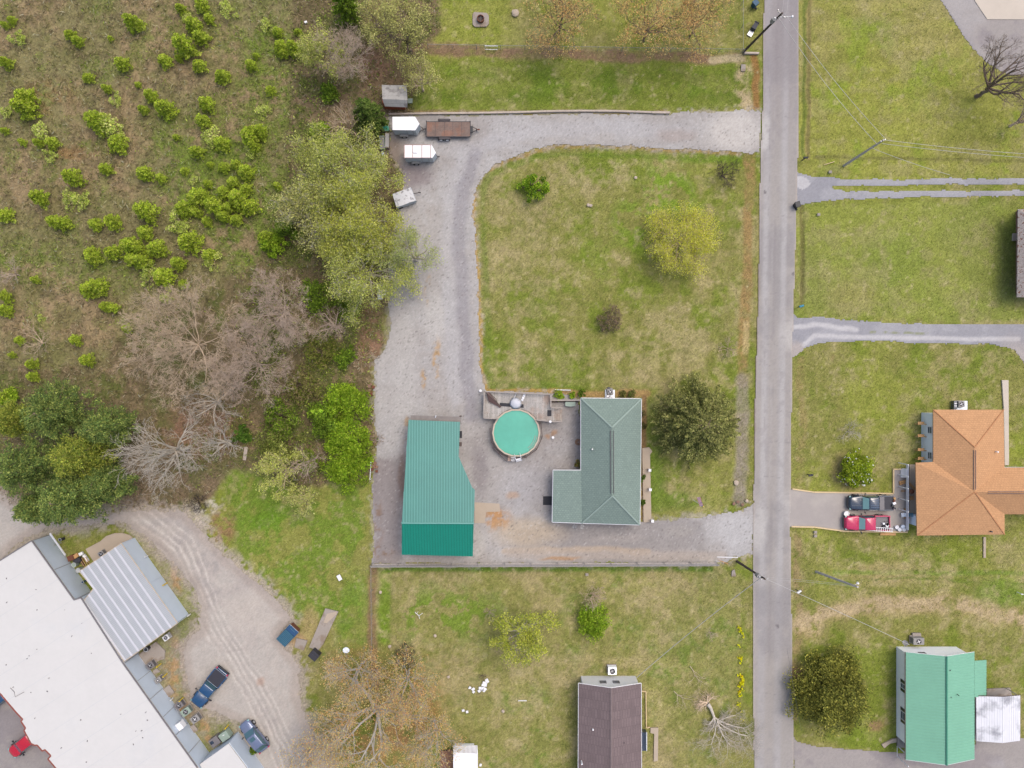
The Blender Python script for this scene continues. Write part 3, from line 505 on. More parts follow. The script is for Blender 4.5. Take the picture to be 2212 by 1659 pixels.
slab('rubber_mat', 'black rubber mat on gravel beside the notch of the green garage', 'mat', [(993, 931), (998, 931), (998, 946), (993, 946)], .06, 'mat_black')
slab('rubber_mat', 'small brown mat on gravel by the green garage, below the black one', 'mat', [(991, 955), (997.5, 955), (997.5, 964), (991, 964)], .06, 'wood_dark')
slab('door_mat', 'big square black mat on gravel by the west wing of the green house', 'mat', [(1173, 1072), (1194, 1072), (1194, 1091), (1173, 1091)], .03, 'mat_black')
slab('concrete_pad', 'tan concrete pad at the east wall of the green garage', 'slab', [(1025, 1085), (1079, 1088), (1080, 1105), (1050, 1106), (1047, 1130), (1025, 1130)], .05, 'concrete')
slab('front_walk', 'long tan concrete walk along the east side of the green house', 'path', [(1387, 968), (1402, 966), (1409, 975), (1404, 982), (1407, 1128), (1390, 1128)], .08, 'concrete')
for i, (x, y, l) in enumerate(((1404, 1016, 'upper'), (1405, 1058, 'middle'), (1410, 1126, 'lower'))):
    v = P(x, y, .9); tt = thing('walk_pillar', l+' white capped pillar at the edge of the tan walk', 'pillar', (v.x, v.y, 0), group='white pillars along the front walk')
    MB().box((0, 0, .4), (.26, .26, .84)).build('shaft', M['white_paint'], tt); MB().prism([(-.17, -.17), (.17, -.17), (.17, .17), (-.17, .17)], .82, .9).build('cap', M['white_paint'], tt)
def ac(d, label, rz=0.0, s=.8, h=.75, m_='grey_paint', pad=1.0, hub='steel', zb=0.0, group='air conditioners'):
    v = P(d[0], d[1], h+zb); tt = thing('air_conditioner', label, 'air conditioner', (v.x, v.y, 0), rz, group)
    MB().box((0, 0, .04+zb), (s*pad+.12, s+.16, .1)).build('pad', M['concrete_grey'], tt)
    MB().box((0, 0, zb+.09+h/2-.04), (s*pad, s, h-.08)).build('cabinet', M[m_], tt, bevel=.03)
    MB().ring((0, 0), s*.30, s*.37, zb+h-.01, zb+h+.04, 20).build('fan_ring', M['dark_metal'], tt)
    m = MB(); m.cyl((0, 0, zb+h+.006), s*.30, .01, 20); m.build('fan_well', M['mortar_dark'], tt)
    m = MB(); m.cyl((0, 0, zb+h+.02), s*.07, .03, 10)
    for k in range(4): m.box((s*.15*math.cos(k*1.57+.4), s*.15*math.sin(k*1.57+.4), zb+h+.03), (s*.26, s*.08, .012), k*1.57+.4, .2)
    m.build('fan_blade', M[hub], tt)
    m = MB()
    for s_ in (-1, 1):
        for k in range(5): m.box((s_*(s*pad/2+.004), 0, zb+.18+k*.11), (.012, s*.8, .03))
    build_each(m, 'louvre', M['dark_metal'], tt); return tt
slab('concrete_pad', 'blue-grey pad at the north wall of the green house carrying an air conditioner', 'slab', [(1307, 842), (1328, 842), (1328, 862), (1307, 862)], .08, 'pale_blue')
ac((1318, 846), 'round-fan air conditioner on the blue-grey pad north of the green house', .1, .7, .6, hub='white_paint')
for i, (x, y) in enumerate(((1313, 856), (1321, 857))):
    v = P(x, y, .5); MBb = MB().box((0, 0, .25), (.35, .25, .5)); ob = MBb.build('utility_box', M['white_paint'], bevel=.02); ob.location = (v.x, v.y, .08); tag(ob, ('left' if i == 0 else 'right')+' small white utility box between the pad air conditioner and the green roof', 'utility box', 'white utility boxes on the pad')
v = P(1315.5, 838, .2); ob = MB().box((0, 0, .1), (.35, .2, .2)).box((.0, 0, .22), (.06, .22, .04)).build('meter_cover', M['dark_metal']); ob.location = (v.x, v.y, 0); tag(ob, 'dark cover in the soil just north of the pad air conditioner', 'utility cover')
# ------------------------------------------------------------------ pool, deck and what lies on it
v = P(1115, 935, 1.25); t = thing('pool', 'round above-ground pool of green water beside the wooden deck', 'pool', (v.x, v.y, 0)); PR = 50/17*(CH-1.25)/CH
MB().ring((0, 0), PR-.03, PR+.06, 0, 1.24, 40).build('pool_wall', M['pool_wall'], t); MB().ring((0, 0), PR-.07, PR+.11, 1.22, 1.29, 18).build('rim', M['tan_metal'], t)
m = MB(); m.cyl((0, 0, .2), PR-.04, .92, 40); m.build('water', M['pool_water'], t)
m = MB()
for k in range(12):
    a0, a1 = 2*math.pi*(k-.5)/12+.1, 2*math.pi*(k+.5)/12+.1
    if -.2 < math.sin((a0+a1)/2) and abs(math.cos((a0+a1)/2)) < .93: continue
    r_ = PR+.42; p0 = (r_*math.cos(a0), r_*math.sin(a0)); p1 = (r_*math.cos(a1), r_*math.sin(a1))
    m.tube([(*p0, 1.25), (*p1, 1.25)], .05, 4); m.tube([(*p0, .7), (*p1, .7)], .035, 4); m.tube([(*p0, 0), (*p0, 1.28)], .05, 4); m.tube([(*p1, 0), (*p1, 1.28)], .05, 4)
m.build('outer_rail', M['wood_dark'], t)
m = MB(); a0, a1 = math.radians(-52), math.radians(-8)
for rr, zz in ((PR-.25, 1.14), (PR-.5, 1.13)):
    m.tube([(rr*math.cos(a0+(a1-a0)*k/6), rr*math.sin(a0+(a1-a0)*k/6), zz) for k in range(7)], .035, 5)
m.build('floating_hose', M['wood_rail'], t)
rnd = random.Random(5); m = MB()
for k in range(26):
    a = rnd.uniform(0, 6.28); r_ = PR*.9*math.sqrt(rnd.random()); s_ = rnd.uniform(.02, .05); m.box((r_*math.cos(a), r_*math.sin(a), 1.128), (s_, s_*.7, .006), a)
build_each(m, 'floating_leaf', M['wood_dark'], t)
# deck
zd = 1.15
t, o = bthing('deck', 'L-shaped weathered plank deck wrapping the north side of the pool', 'deck', (1120, 870))
arc = [P(1115, 935, 1.25)]
cxp, cyp = arc[0].x, arc[0].y
dk = [P2((1046, 847), zd), P2((1245 - 57, 853), zd), P2((1188, 880.5), zd), P2((1195, 881), zd), P2((1195, 909), zd), P2((1160, 906), zd)]
a_s = math.atan2(dk[-1][1]-cyp, dk[-1][0]-cxp); e_ = P2((1077, 904), zd); a_e = math.atan2(e_[1]-cyp, e_[0]-cxp)
for k in range(13): a = a_s+(a_e-a_s)*k/12; dk.append((cxp+(PR+.14)*math.cos(a), cyp+(PR+.14)*math.sin(a)))
dk += [e_, P2((1046, 902), zd)]
m = MB(o); rn = random.Random(2); strips(m, dk, math.pi/2, .15, .135, lambda x, y: zd-.04, .05, jit=.004, rnd=rn); m.build('planks', M['wood_grey'], t)
MB(o).prism([(x, y) for x, y in dk], .9, zd-.06).build('joists', M['mortar_dark'], t)
m = MB(o); zr_ = zd+.85
rl = [P2(q, zr_) for q in ((1077, 904.5), (1045, 903), (1046, 845.5), (1190, 851.5), (1190, 880.5), (1214, 881))]
def rail(mb, rl, z0=zd):
    for a, b in zip(rl, rl[1:]):
        A, B = Vector((*a, 0)), Vector((*b, 0)); d = B-A; L_ = d.length; an = math.atan2(d.y, d.x)
        mb.box(((A.x+B.x)/2, (A.y+B.y)/2, z0+.85), (L_, .14, .04), an); mb.box(((A.x+B.x)/2, (A.y+B.y)/2, z0+.2), (L_, .05, .07), an)
        n_ = max(2, int(L_/1.4)+1)
        for k in range(n_+1): p = A+d*(k/n_); mb.box((p.x, p.y, (z0+.8)/2), (.09, .09, z0+.8), an)
        n_ = int(L_/.22)
        for k in range(n_): p = A+d*((k+.5)/n_); mb.box((p.x, p.y, z0+.5), (.035, .035, .62), an)
rail(m, rl); rail(m, [P2((1159, 907), zr_), P2((1199, 911), zr_), P2((1214, 910), zr_)]); m.build('railing', M['wood_rail'], t)
m = MB(o)
for k in range(4): box_d(m, (1195.5+k*4.8, 884), (1195.5+k*4.8+4.6, 909), 0, zd-.25*(k+1)+.1)
m.build('steps', M['wood_grey'], t)
def flatmat(name, label, cat, poly, z, m_, h=.02):
    ps = pts(poly, z); c = (sum(p[0] for p in ps)/len(ps), sum(p[1] for p in ps)/len(ps), z); ob = MB(c).prism(ps, z, z+h).build(name, M[m_]); ob.location = c; return tag(ob, label, cat)
flatmat('runner_mat', 'long black runner mat on the deck under the white umbrella', 'mat', [(1079.5, 870), (1131, 873.5), (1131, 881), (1079, 877)], zd+.03, 'mat_black')
flatmat('deck_mat', 'dark square mat at the head of the deck steps', 'mat', [(1182.5, 886), (1191, 886), (1191, 899), (1182, 899)], zd+.03, 'mat_black')
v = P(1113, 871, zd+.6); t = thing('patio_umbrella', 'white patio umbrella lying tilted on the deck over the black runner', 'umbrella', (v.x, v.y, zd), rz=-.35)
m = MB(); rings = []
for k, (rr, zz) in enumerate(((.03, .62), (.3, .56), (.55, .42), (.78, .2), (.74, .19), (.5, .40), (.25, .53), (.03, .58))):
    rings.append([(rr*1.05*math.cos(2*math.pi*i/24)*(1.0 if math.cos(2*math.pi*i/24) > 0 else .85), rr*.9*math.sin(2*math.pi*i/24)*(1.02+.05*math.cos(8*math.pi*i/12)), zz) for i in range(24)])
m.loft(rings); m.build('canopy', M['umbrella'], t, True)
m = MB()
for yy in (-.35, -.1, .18, .42): m.tube([(-.7+abs(yy)*.5, yy, .3-abs(yy)*.2), (-.2, yy+.06, .56-abs(yy)*.35), (.3, yy+.04, .54-abs(yy)*.35), (.72-abs(yy)*.5, yy, .28-abs(yy)*.2)], .022, 4)
m.build('canopy_stripe', M['lead'], t)
MB().tube([(-.35, .5, .3), (-.3, 1.25, .12)], .03, 6).build('pole', M['white_paint'], t)
v = P(1130, 859.5, zd+.3); t = thing('lounge_float', 'small white lounge float lying on the deck above the umbrella', 'float', (v.x, v.y, zd), -.4+1.57)
m = MB()
for x_, w_ in ((-.28, .3), (0, .32), (.28, .3)): m.box((x_, 0, .1), (.26, w_, .14))
m.build('cushion', M['white_paint'], t, bevel=.05); MB().box((.45, 0, .14), (.14, .3, .2)).build('headrest', M['umbrella'], t, bevel=.04)
# folded brown sail at the west end of the deck
m = MB(); z_ = zd+.45; q = [P(1050, 848, z_+.5), P(1056, 847, z_+.4), P(1083, 879, z_-.2), P(1078, 881, z_-.25), P(1076, 878, z_-.2), P(1057, 868, z_-.1), P(1053, 858, z_)]
c0 = tuple(P(1064, 862, zd)); m.o = c0; m.add([tuple(p) for p in q]+[(p.x, p.y, p.z-.05) for p in q], [tuple(range(7))[::-1], tuple(range(7, 14))]+[(i, (i+1) % 7, 7+(i+1) % 7, 7+i) for i in range(7)])
tt = thing('shade_sail', 'brown triangular shade sail sagging over the west end of the deck', 'shade sail', c0); m.build('cloth', M['tarp'], tt)
m = MB(c0); m.tube([q[0], q[2]], .05, 5); m.tube([q[1], (q[2]+q[1])/2+Vector((.1, .05, .1)), q[3]], .04, 5); m.build('rope_edge', M['wood_dark'], tt)
# landing, chair and ladder south of the pool
t, o = bthing('pool_landing', 'small pink plywood landing at the south edge of the pool with rails', 'landing', (1104, 990))
m = MB(o); box_d(m, (1097, 984), (1108, 996), 0, .7); m.build('platform', mat('plywood', S(206, 178, 160), .8, .06), t)
m = MB(o)
for a, b in (((1064, 968), (1094, 996)), ((1066, 965), (1096, 986)), ((1150, 974), (1128, 990))):
    for z_ in (.3, .7): m.tube([P(*a, z_), P(*b, z_)], .035, 4)
    m.tube([P(*a, 0), P(*a, .75)], .04, 4); m.tube([P(*b, 0), P(*b, .75)], .04, 4)
m.build('side_rail', M['wood_dark'], t)
v = P(1108.5, 991, .8); t = thing('plastic_chair', 'white plastic armchair on the landing at the south edge of the pool', 'chair', (v.x, v.y, .0), .2)
MB().box((0, 0, .75), (.48, .46, .04)).build('seat', M['white_paint'], t, bevel=.02); m = MB()
for k in range(5): m.box((-.18+k*.09, -.26, 1.0), (.05, .03, .42), 0, .15)
m.build('backrest', M['white_paint'], t)
for s_ in (-1, 1): MB().tube([(s_*.25, -.22, .98), (s_*.27, .2, .98), (s_*.25, .22, .75)], .025, 5).build('armrest', M['white_paint'], t)
for sx in (-1, 1):
    for sy in (-1, 1): MB().tube([(sx*.2, sy*.2, .74), (sx*.23, sy*.24, .3)], .025, 5).build('leg', M['white_paint'], t)
v = P(1119, 988, 1.3); t = thing('pool_ladder', 'white A-frame pool ladder hooked over the south rim of the pool', 'ladder', (v.x, v.y, 0), .25)
m = MB()
for s_ in (-.35, .35): m.tube([(s_, -.65, 0), (s_, -.1, 1.7), (s_, .2, 1.7), (s_, .5, 1.2)], .035, 6)
build_each(m, 'side_rail', M['white_paint'], t)
for k in range(4): MB().box((0, -.56+k*.12, .3+k*.34), (.7, .12, .04)).build('step', M['white_paint'], t)
slab('planter_bed', 'dark soil bed behind the narrow wall between deck and green house', 'flower bed', [(1190, 866), (1252, 864), (1252, 868), (1190, 870)], .06, 'wood_dark')
flatmat('glass_table_top', 'pale green glass table top leaning at the north edge of the pool yard', 'table top', [(1221, 868), (1243, 868), (1243, 877), (1232, 878.5), (1221, 877)], .5, 'green_grey', .03)
t, o = bthing('yard_wall', 'low timber wall between the deck corner and the green house', 'wall', (1220, 865)); m = MB(o); box_d(m, (1190, 863.5), (1254, 865.5), 0, .7); m.build('wall_face', M['timber'], t); m = MB(o); box_d(m, (1190, 862.8), (1254, 866.2), .7, .76); m.build('coping', M['wood_rail'], t)
v = P(1194, 950, .1); 
for i, (x, y, r_, lb) in enumerate(((1038, 844, .16, 'white plastic bucket at the north-west corner of the deck'), (1194.5, 945, .16, 'white bucket on stained gravel east of the pool'), (1187, 909, .14, 'white round lamp cap on the deck rail post near the steps'))):
    v = P(x, y, .3); ob = MB().cyl((0, 0, 0), r_*.8, .34, 14, r_).ring((0, 0), r_-.02, r_+.015, .31, .35, 14).build('bucket', M['white_paint']); ob.location = (v.x, v.y, 0 if i < 2 else 2.0); tag(ob, lb, 'bucket' if i < 2 else 'lamp cap'); ob.name = 'bucket' if i < 2 else 'lamp_cap'
ob = MB().ring((0, 0), .22, .42, .02, .1, 20).ring((0, 0), .1, .34, .08, .16, 18).build('garden_hose', M['mortar']); v = P(1249, 955, .1); ob.location = (v.x, v.y, 0); tag(ob, 'coiled brown hose against the west wall of the green house', 'hose')
# long white pole on the lawn edge
ob = MB().tube([(-1.0, 0, .05), (1.0, -.06, .05)], .06, 6).build('white_pipe', M['white_paint']); v = P(1216, 842, 0); ob.location = tuple(v); tag(ob, 'straight white pipe lying in the soil north of the small shrubs', 'pipe')
# ------------------------------------------------------------------ orange roofed house
t, o = bthing('house', 'large house with tan-orange shingled roof right of the street', 'house', (2090, 1020))
ze, zr = 2.85, 4.9
V = [pt(2016, 885, ze), pt(2168, 885, ze), pt(2170, 1010, ze), pt(2330, 1010, ze), pt(2330, 1111, ze), pt(2170, 1111, ze), pt(2170, 1154.5, ze), pt(1981, 1157, ze), pt(1978, 999.7, ze), pt(2016, 998, ze), pt(2105.7, 966, zr), pt(2105.7, 1063, zr), pt(2330, 1064, zr)]
MB(o).roof(V, [(0, 10, 1), (1, 10, 11, 2), (2, 11, 12, 3), (4, 12, 11, 5), (5, 11, 6), (6, 11, 7), (7, 11, 8), (8, 11, 9), (9, 11, 10, 0)], .15).build('roof', M['orange_shingle'], t)
m = MB(o)
for a, b in ((0, 10), (1, 10), (7, 11), (11, 6)): m.tube([V[a], V[b]], .08, 4)
build_each(m, 'hip_cap', M['orange_cap'], t)
m = MB(o)
for s_ in (-2, 2): m.tube([P(2105.7+s_, 972, zr), P(2105.7+s_, 1058, zr)], .04, 4); m.tube([P(2134, 1064+s_, zr), P(2330, 1064+s_, zr)], .04, 4)
m.build('ridge_vent', M['brown_shingle'], t)
MB(o).prism(pts([(1991.5, 891.5), (2124, 893), (2126, 1008), (2300, 1010), (2300, 1090), (2124, 1092), (2124, 1128), (1962, 1130), (1964, 1110), (1980, 1108), (1980, 1002), (1991.5, 1000)]), -.2, 2.66).build('wall', M['pale_blue'], t)
for yy in (927, 981):
    mf, mg_ = MB(o), MB(o); c = P(1991.5, yy, 0); window(mf, mg_, (c.x-.01, c.y, 1.9), .9, 1.0, 'W'); f_ = mf.build('window', M['white_paint'], t); mg_.build('pane', M['window_glass'], f_)
for q, mm in (((2154, 976), 'white_paint'), ((2164, 1077), 'dark_metal'), ((2026, 1126), 'dark_metal'), ((2141, 1148), 'dark_metal')):
    z_ = 3.6 if q[1] < 1090 else 3.0; v = P(*q, z_+.2); MB(o).cyl((v.x, v.y, z_-.5), .09, .9, 10).build('vent_pipe', M[mm], t)
for i, yy in enumerate((914, 941, 971, 990)):
    v = P(1991, yy, .9); tt = thing('timber_brace', ['topmost', 'second', 'third', 'lowest'][i]+' raw timber brace against the pale wall of the orange-roofed house', 'timber brace', (v.x-.35, v.y, 0), 0, 'raw timber braces on the pale wall')
    MB().box((0, -.14, .5), (.12, .1, 1.0)).box((.55, -.14, .85), (1.0, .1, .12), 0, 0, -.5).build('brace', M['wood_raw'], tt); MB().box((.2, 0, 1.02), (.8, .36, .06)).build('board', M['wood_raw'], tt)
# west porch
t, o = bthing('porch', 'half-built porch with pale front rail along the orange-roofed house', 'porch', (1968, 1050))
m = MB(o); m.prism(pts([(1961, 1003), (1979, 1003), (1979, 1108), (1961, 1108)]), -.1, .45); m.build('floor', M['concrete'], t)
m = MB(o); box_d(m, (1961.5, 1004), (1963.2, 1145), .5, 1.0); m.build('front_rail', M['white_paint'], t)
m = MB(o)
for yy in (1004, 1030, 1056, 1082, 1106): box_d(m, (1961, yy-.8), (1963, yy+.8), 0, 2.4)
build_each(m, 'post', M['white_paint'], t)
m = MB(o)
for k in range(5): box_d(m, (1946.5+k*2.8, 1013), (1946.5+k*2.8+2.7, 1031.5), -.05, .18*(k+1))
m.build('steps', M['white_paint'], t)
rn = random.Random(8)
wood = [(1952, 1042, 1.0, .5, .3, 'wooden crate on the gravel just below the white porch steps'), (1968, 1050, 1.1, .3, -.8, 'slanting plank on the porch floor of the orange-roofed house'), (1953, 1061, .6, .12, .0, 'short board lying on paving west of the porch'), (1967, 1075, .5, .5, .1, 'square wooden stool at the south end of the porch floor'), (1962, 1101, .9, .35, .05, 'raw plank pile at the porch rail beside the black pickup tailgate'), (1962, 1119, .9, .2, .05, 'lower raw plank near the red pickup at the porch rail')]
for x, y, a_, b_, r_, lb in wood:
    v = P(x, y, .3); ob = MB().box((0, -b_/4, .12), (a_, b_*.45, .14)).box((0, b_/4, .15), (a_*.95, b_*.4, .16)).build('plank_pile', M['wood_raw'], bevel=.01); ob.location = (v.x, v.y, .46 if 1964 < x < 1975 else 0); ob.rotation_euler[2] = r_; tag(ob, lb, 'wood')
v = P(1967, 1061, .8); t = thing('barbecue', 'round dark kettle barbecue on the porch floor', 'barbecue', (v.x, v.y, .45)); MB().loft([[(r_*math.cos(k*.5236), r_*math.sin(k*.5236), z_) for k in range(12)] for r_, z_ in ((.1, .4), (.26, .5), (.3, .65), (.24, .8), (.05, .86))]).build('kettle', M['rust'], t, True)
for k in range(3): MB().tube([(.15*math.cos(k*2.1), .15*math.sin(k*2.1), .45), (.3*math.cos(k*2.1), .3*math.sin(k*2.1), 0)], .02, 5).build('leg', M['black'], t)
v = P(1960, 1113, .8); t = thing('lawn_chair', 'blue and white striped folding chair by the porch rail between the two pickups', 'chair', (v.x, v.y, 0), .1)
m = MB()
for k in range(5): m.box((-.5+k*.14, 0, .42+k*.0), (.11, .5, .03))
m.build('seat', M['pale_blue'], t); m = MB()
for k in range(4): m.box((.22+k*.12, 0, .5+k*.16), (.09, .5, .03), 0, 0, -.9)
m.build('backrest', M['cyan'], t)
for sx in (-.45, .15):
    for sy in (-.24, .24): MB().tube([(sx, sy, 0), (sx, sy, .42)], .02, 5).build('leg', M['steel'], t)
for i, (x, y, m_) in enumerate(((1938, 1139, 'white_paint'), (1944, 1144, 'white_paint'), (1951, 1138, 'pale_blue'), (1953, 1144, 'steel'))):
    v = P(x, y, .4); ob = MB().cyl((0, 0, 0), .2, .4, 16, .24).ring((0, 0), .2, .25, .36, .41, 16).cyl((0, 0, .3), .2, .04, 16).build('paint_bucket', M[m_]); ob.location = (v.x, v.y, 0); tag(ob, ['leftmost white', 'lowest white', 'pale blue topmost', 'bare steel'][i]+' bucket in the group behind the red pickup tailgate', 'bucket', 'buckets behind the red pickup')
slab('side_walk', 'narrow pale concrete walk running north from the orange-roofed house', 'path', [(2164, 821), (2178, 821), (2179, 975), (2179, 1005), (2170, 1005), (2168, 885)], .06, 'concrete_pale')
slab('concrete_pad', 'pale pad with equipment at the north wall of the orange-roofed house', 'slab', [(2056, 866), (2089, 866), (2089, 887), (2056, 887)], .08, 'pale_blue')
ac((2077, 873), 'air conditioner with one fan north of the orange roof', 0, .75, .6, hub='white_paint')
v = P(2063, 875, .5); t = thing('meter_cabinet', 'blue-grey utility cabinet left of the air conditioner north of the orange roof', 'utility cabinet', (v.x, v.y, 0)); MB().box((0, 0, .3), (.4, 1.1, .6)).build('body', M['car_black'], t, bevel=.02); MB().box((0, .2, .62), (.3, .1, .04)).box((0, -.1, .62), (.3, .1, .04)).build('vent', M['white_paint'], t)
def edging(label, pl, h=.12, w=.16, m_='wood_raw', name='timber_edging', cat='edging'):
    ps = pts(pl); c = (ps[0][0], ps[0][1], 0); mb = MB(c)
    for a, b in zip(ps, ps[1:]):
        an = math.atan2(b[1]-a[1], b[0]-a[0]); L_ = math.dist(a, b); mb.box(((a[0]+b[0])/2, (a[1]+b[1])/2, h/2-.05), (L_-.02, w, h+.1), an)
    ob = mb.build(name, M[m_]); ob.location = c; return tag(ob, label, cat)
mk('pale_timber', S(232, 206, 160), .8, .06)
edging('pale timber edging on the north side of the paving with two pickups', [(1711, 1056), (1758, 1063), (1860, 1064.5), (1929.5, 1066.2), (1929.5, 1013.5), (1948, 1013.5)], m_='pale_timber')
edging('pale timber edging on the south side of the paving with two pickups', [(1709, 1137.5), (1759, 1138.5), (1826, 1147.5), (1960, 1149.5)], m_='pale_timber')
mk('paving', S(176, 168, 162), .9, .05, .6, fine=.08, col2=S(192, 184, 174), c2scale=.25, c2lo=.45, c2hi=.7)
D3c = slab('paved_parking', None, None, D3, .02, 'paving', z0=-.01, kind='structure')
slab('concrete_slab', 'large pale concrete slab in the asphalt at the top right corner', 'slab', [(2100, -60), (2104, 0), (2132, 42), (2330, 43), (2330, -60)], .06, 'concrete_pale')
# ------------------------------------------------------------------ mint roofed house and its carport
t, o = bthing('house', 'white-walled house with mint green metal roof at the bottom right', 'house', (2040, 1530))
ze, zr = 2.7, 4.2
V = [pt(1956.7, 1409, ze), pt(2044.7, 1417.7, zr), pt(2105, 1408.7, ze+.1), pt(2105, 1640, ze+.1), pt(2044.7, 1652.7, zr), pt(1956.7, 1641, ze)]
MB(o).roof(V, [(0, 1, 4, 5), (1, 2, 3, 4)], .12).build('roof', M['mint_metal'], t)
V2 = [pt(2105.3, 1427.7, ze-.05), pt(2131, 1426, 2.3), pt(2130.5, 1506, 2.3), pt(2105.3, 1506, ze-.05)]; MB(o).roof(V2, [(0, 1, 2, 3)], .1).build('side_roof', M['mint_metal'], t)
m = MB(o); strips(m, [v_[:2] for v_ in (V[0], V[1], V[4], V[5])], .02, .36, .05, planez([V[0], V[1], V[5]]), .035); strips(m, [v_[:2] for v_ in (V[1], V[2], V[3], V[4])], -.02, .36, .05, planez([V[1], V[2], V[4]]), .035); strips(m, [v_[:2] for v_ in V2], -.02, .36, .05, planez([V2[0], V2[1], V2[3]]), .035)
m.build('rib', M['mint_rib'], t)
m = MB(o); m.tube([Vector(V[1])+Vector((0, 0, .03)), Vector(V[4])+Vector((0, 0, .03))], .12, 6); m.build('ridge_cap', M['mint_trim'], t)
m = MB(o)
for a, b in ((0, 1), (1, 2), (4, 5), (3, 4)): m.tube([Vector(V[a])-Vector((0, 0, .06)), Vector(V[b])-Vector((0, 0, .06))], .06, 4)
m.build('rake_trim', M['white_paint'], t)
m = MB(o); m.tube([Vector(V[0])-Vector((.04, 0, .06)), Vector(V[5])-Vector((.04, 0, .06))], .07, 5); m.build('gutter', M['wood_dark'], t)
def gable(mb, x0, x1, xm, y0, y1, z0, ze_, zm): # wall block with gables north and south
    mb.add([(x0, y1, z0), (x1, y1, z0), (x1, y1, ze_), (xm, y1, zm), (x0, y1, ze_), (x0, y0, z0), (x1, y0, z0), (x1, y0, ze_), (xm, y0, zm), (x0, y0, ze_)],
           [(0, 1, 2, 3, 4), (9, 8, 7, 6, 5), (5, 6, 1, 0), (6, 7, 2, 1), (9, 5, 0, 4), (4, 3, 8, 9), (3, 2, 7, 8)])
x0, y1 = P2((1937.5, 1397.7)); x1 = P(2095, 0, 2.7).x; y0 = P(0, 1636, 2.7).y; xm = P(2044.7, 0, 4.2).x
ys = P(0, 1590, 0).y
m = MB(o); gable(m, x0, x1, xm, ys, y1, -.2, 2.56, 3.9); m.build('wall', M['siding'], t)
MB(o).box(((x0+.6+x1)/2, (ys+y0)/2, 1.2), (x1-x0-.6-1.0, abs(ys-y0)-.02, 2.7)).build('porch_wall', M['siding'], t)
m = MB(o)
for yy in (1589, 1612, 1634): v = P(1938, yy, 0); m.box((v.x+.1, v.y, 1.25), (.1, .1, 2.5))
m.tube([P(1938, 1612, .9), P(1938, 1634, .9)], .03, 5); build_each(m, 'porch_post', M['white_paint'], t)
MB(o).box((x0+.75, (ys+y0)/2, .1), (1.5, abs(ys-y0), .3)).build('porch_floor', M['concrete_grey'], t)
for (y0_, y1_) in ((1465.5, 1485.5), (1522, 1555)):
    c = P(1937.5, (y0_+y1_)/2-4, 0); mf, mg_ = MB(o), MB(o); w_ = (y1_-y0_)/17*.55; window(mf, mg_, (c.x, c.y, 1.55), w_, 1.15, 'W'); f_ = mf.build('window', M['white_paint'], t); mg_.build('pane', M['window_glass'], f_)
    m = MB(o)
    for s_ in (-1, 1): m.box((c.x-.03, c.y+s_*(w_/2+.22), 1.55), (.05, .38, 1.2))
    build_each(m, 'shutter', M['car_black'], t)
mf, mg_ = MB(o), MB(o); c = P(1990, 1397.7, 0); window(mf, mg_, (P(1992, 0, 2.2).x, y1, 2.3), .8, .7, 'N'); f_ = mf.build('window', M['lead'], t); mg_.build('pane', M['window_glass'], f_)
for q in ((2050.5, 1447), (2053, 1505), (2070, 1501.5)): z_ = 3.7; v = P(*q, z_+.2); MB(o).cyl((v.x, v.y, z_-.3), .08 if q[1] < 1450 else .05, .7, 10).build('vent_pipe', M['black'], t)
ac((1985, 1386), 'package air conditioner with black fan north of the mint-roofed house', 0, .85, .9, 'grey_paint', 1.6, hub='white_paint')
slab('step_slab', 'short concrete block behind the package unit north of the mint-roofed house', 'slab', [(1970, 1367), (1988, 1367), (1989, 1373), (1970, 1374)], .15, 'concrete_grey')
dish((1956, 1390), 1.9, 'white satellite dish at the north-west corner of the mint-roofed house', 2.4, base=tuple(P(1953, 1398, 2.0)))
slab('entry_walk', 'short slanting concrete walk west of the mint-roofed house porch', 'path', [(1904, 1608), (1928, 1596), (1937, 1595), (1937, 1603), (1922, 1606), (1910, 1616)], .06, 'concrete')
t, o = bthing('carport', 'white ribbed metal carport with grey streaks beside the mint-roofed house', 'carport', (2156, 1552))
zc = 2.5; V = [pt(2108.5, 1503, zc), pt(2166, 1504.5, zc+.35), pt(2204, 1501.5, zc), pt(2203.5, 1600, zc), pt(2166, 1605, zc+.35), pt(2109, 1601, zc)]
mk('streaky_white', (.56, .56, .58), .5, .04, 1, col2=S(172, 172, 178), c2scale=.45, c2lo=.5, c2hi=.66)
MB(o).roof(V, [(0, 1, 4, 5), (1, 2, 3, 4)], .08).build('roof', M['streaky_white'], t)
m = MB(o); strips(m, [v_[:2] for v_ in (V[0], V[1], V[4], V[5])], math.pi/2, .3, .05, planez([V[0], V[1], V[5]]), .03); strips(m, [v_[:2] for v_ in (V[1], V[2], V[3], V[4])], math.pi/2, .3, .05, planez([V[1], V[2], V[4]]), .03); m.build('rib', M['streaky_white'], t)
for x, y in ((2111, 1506), (2202, 1504), (2201, 1597), (2112, 1598)): v = P(x, y, zc); MB(o).box((v.x, v.y, zc/2-.05), (.09, .09, zc-.1)).build('post', M['steel'], t)
m = MB(o); m.tube([V[0], V[1], V[2]], .05, 5); m.build('front_trim', M['wood_dark'], t)
slab('concrete_pad', 'tan concrete pad showing north of the white carport', 'slab', [(2131, 1488), (2182, 1486), (2186, 1504), (2131, 1506)], .06, 'concrete_grey')
slab('concrete_pad', 'big grey concrete pad under and south of the white carport', 'slab', [(2108, 1507), (2204, 1505), (2204, 1597), (2106, 1599)], .05, 'concrete_grey')
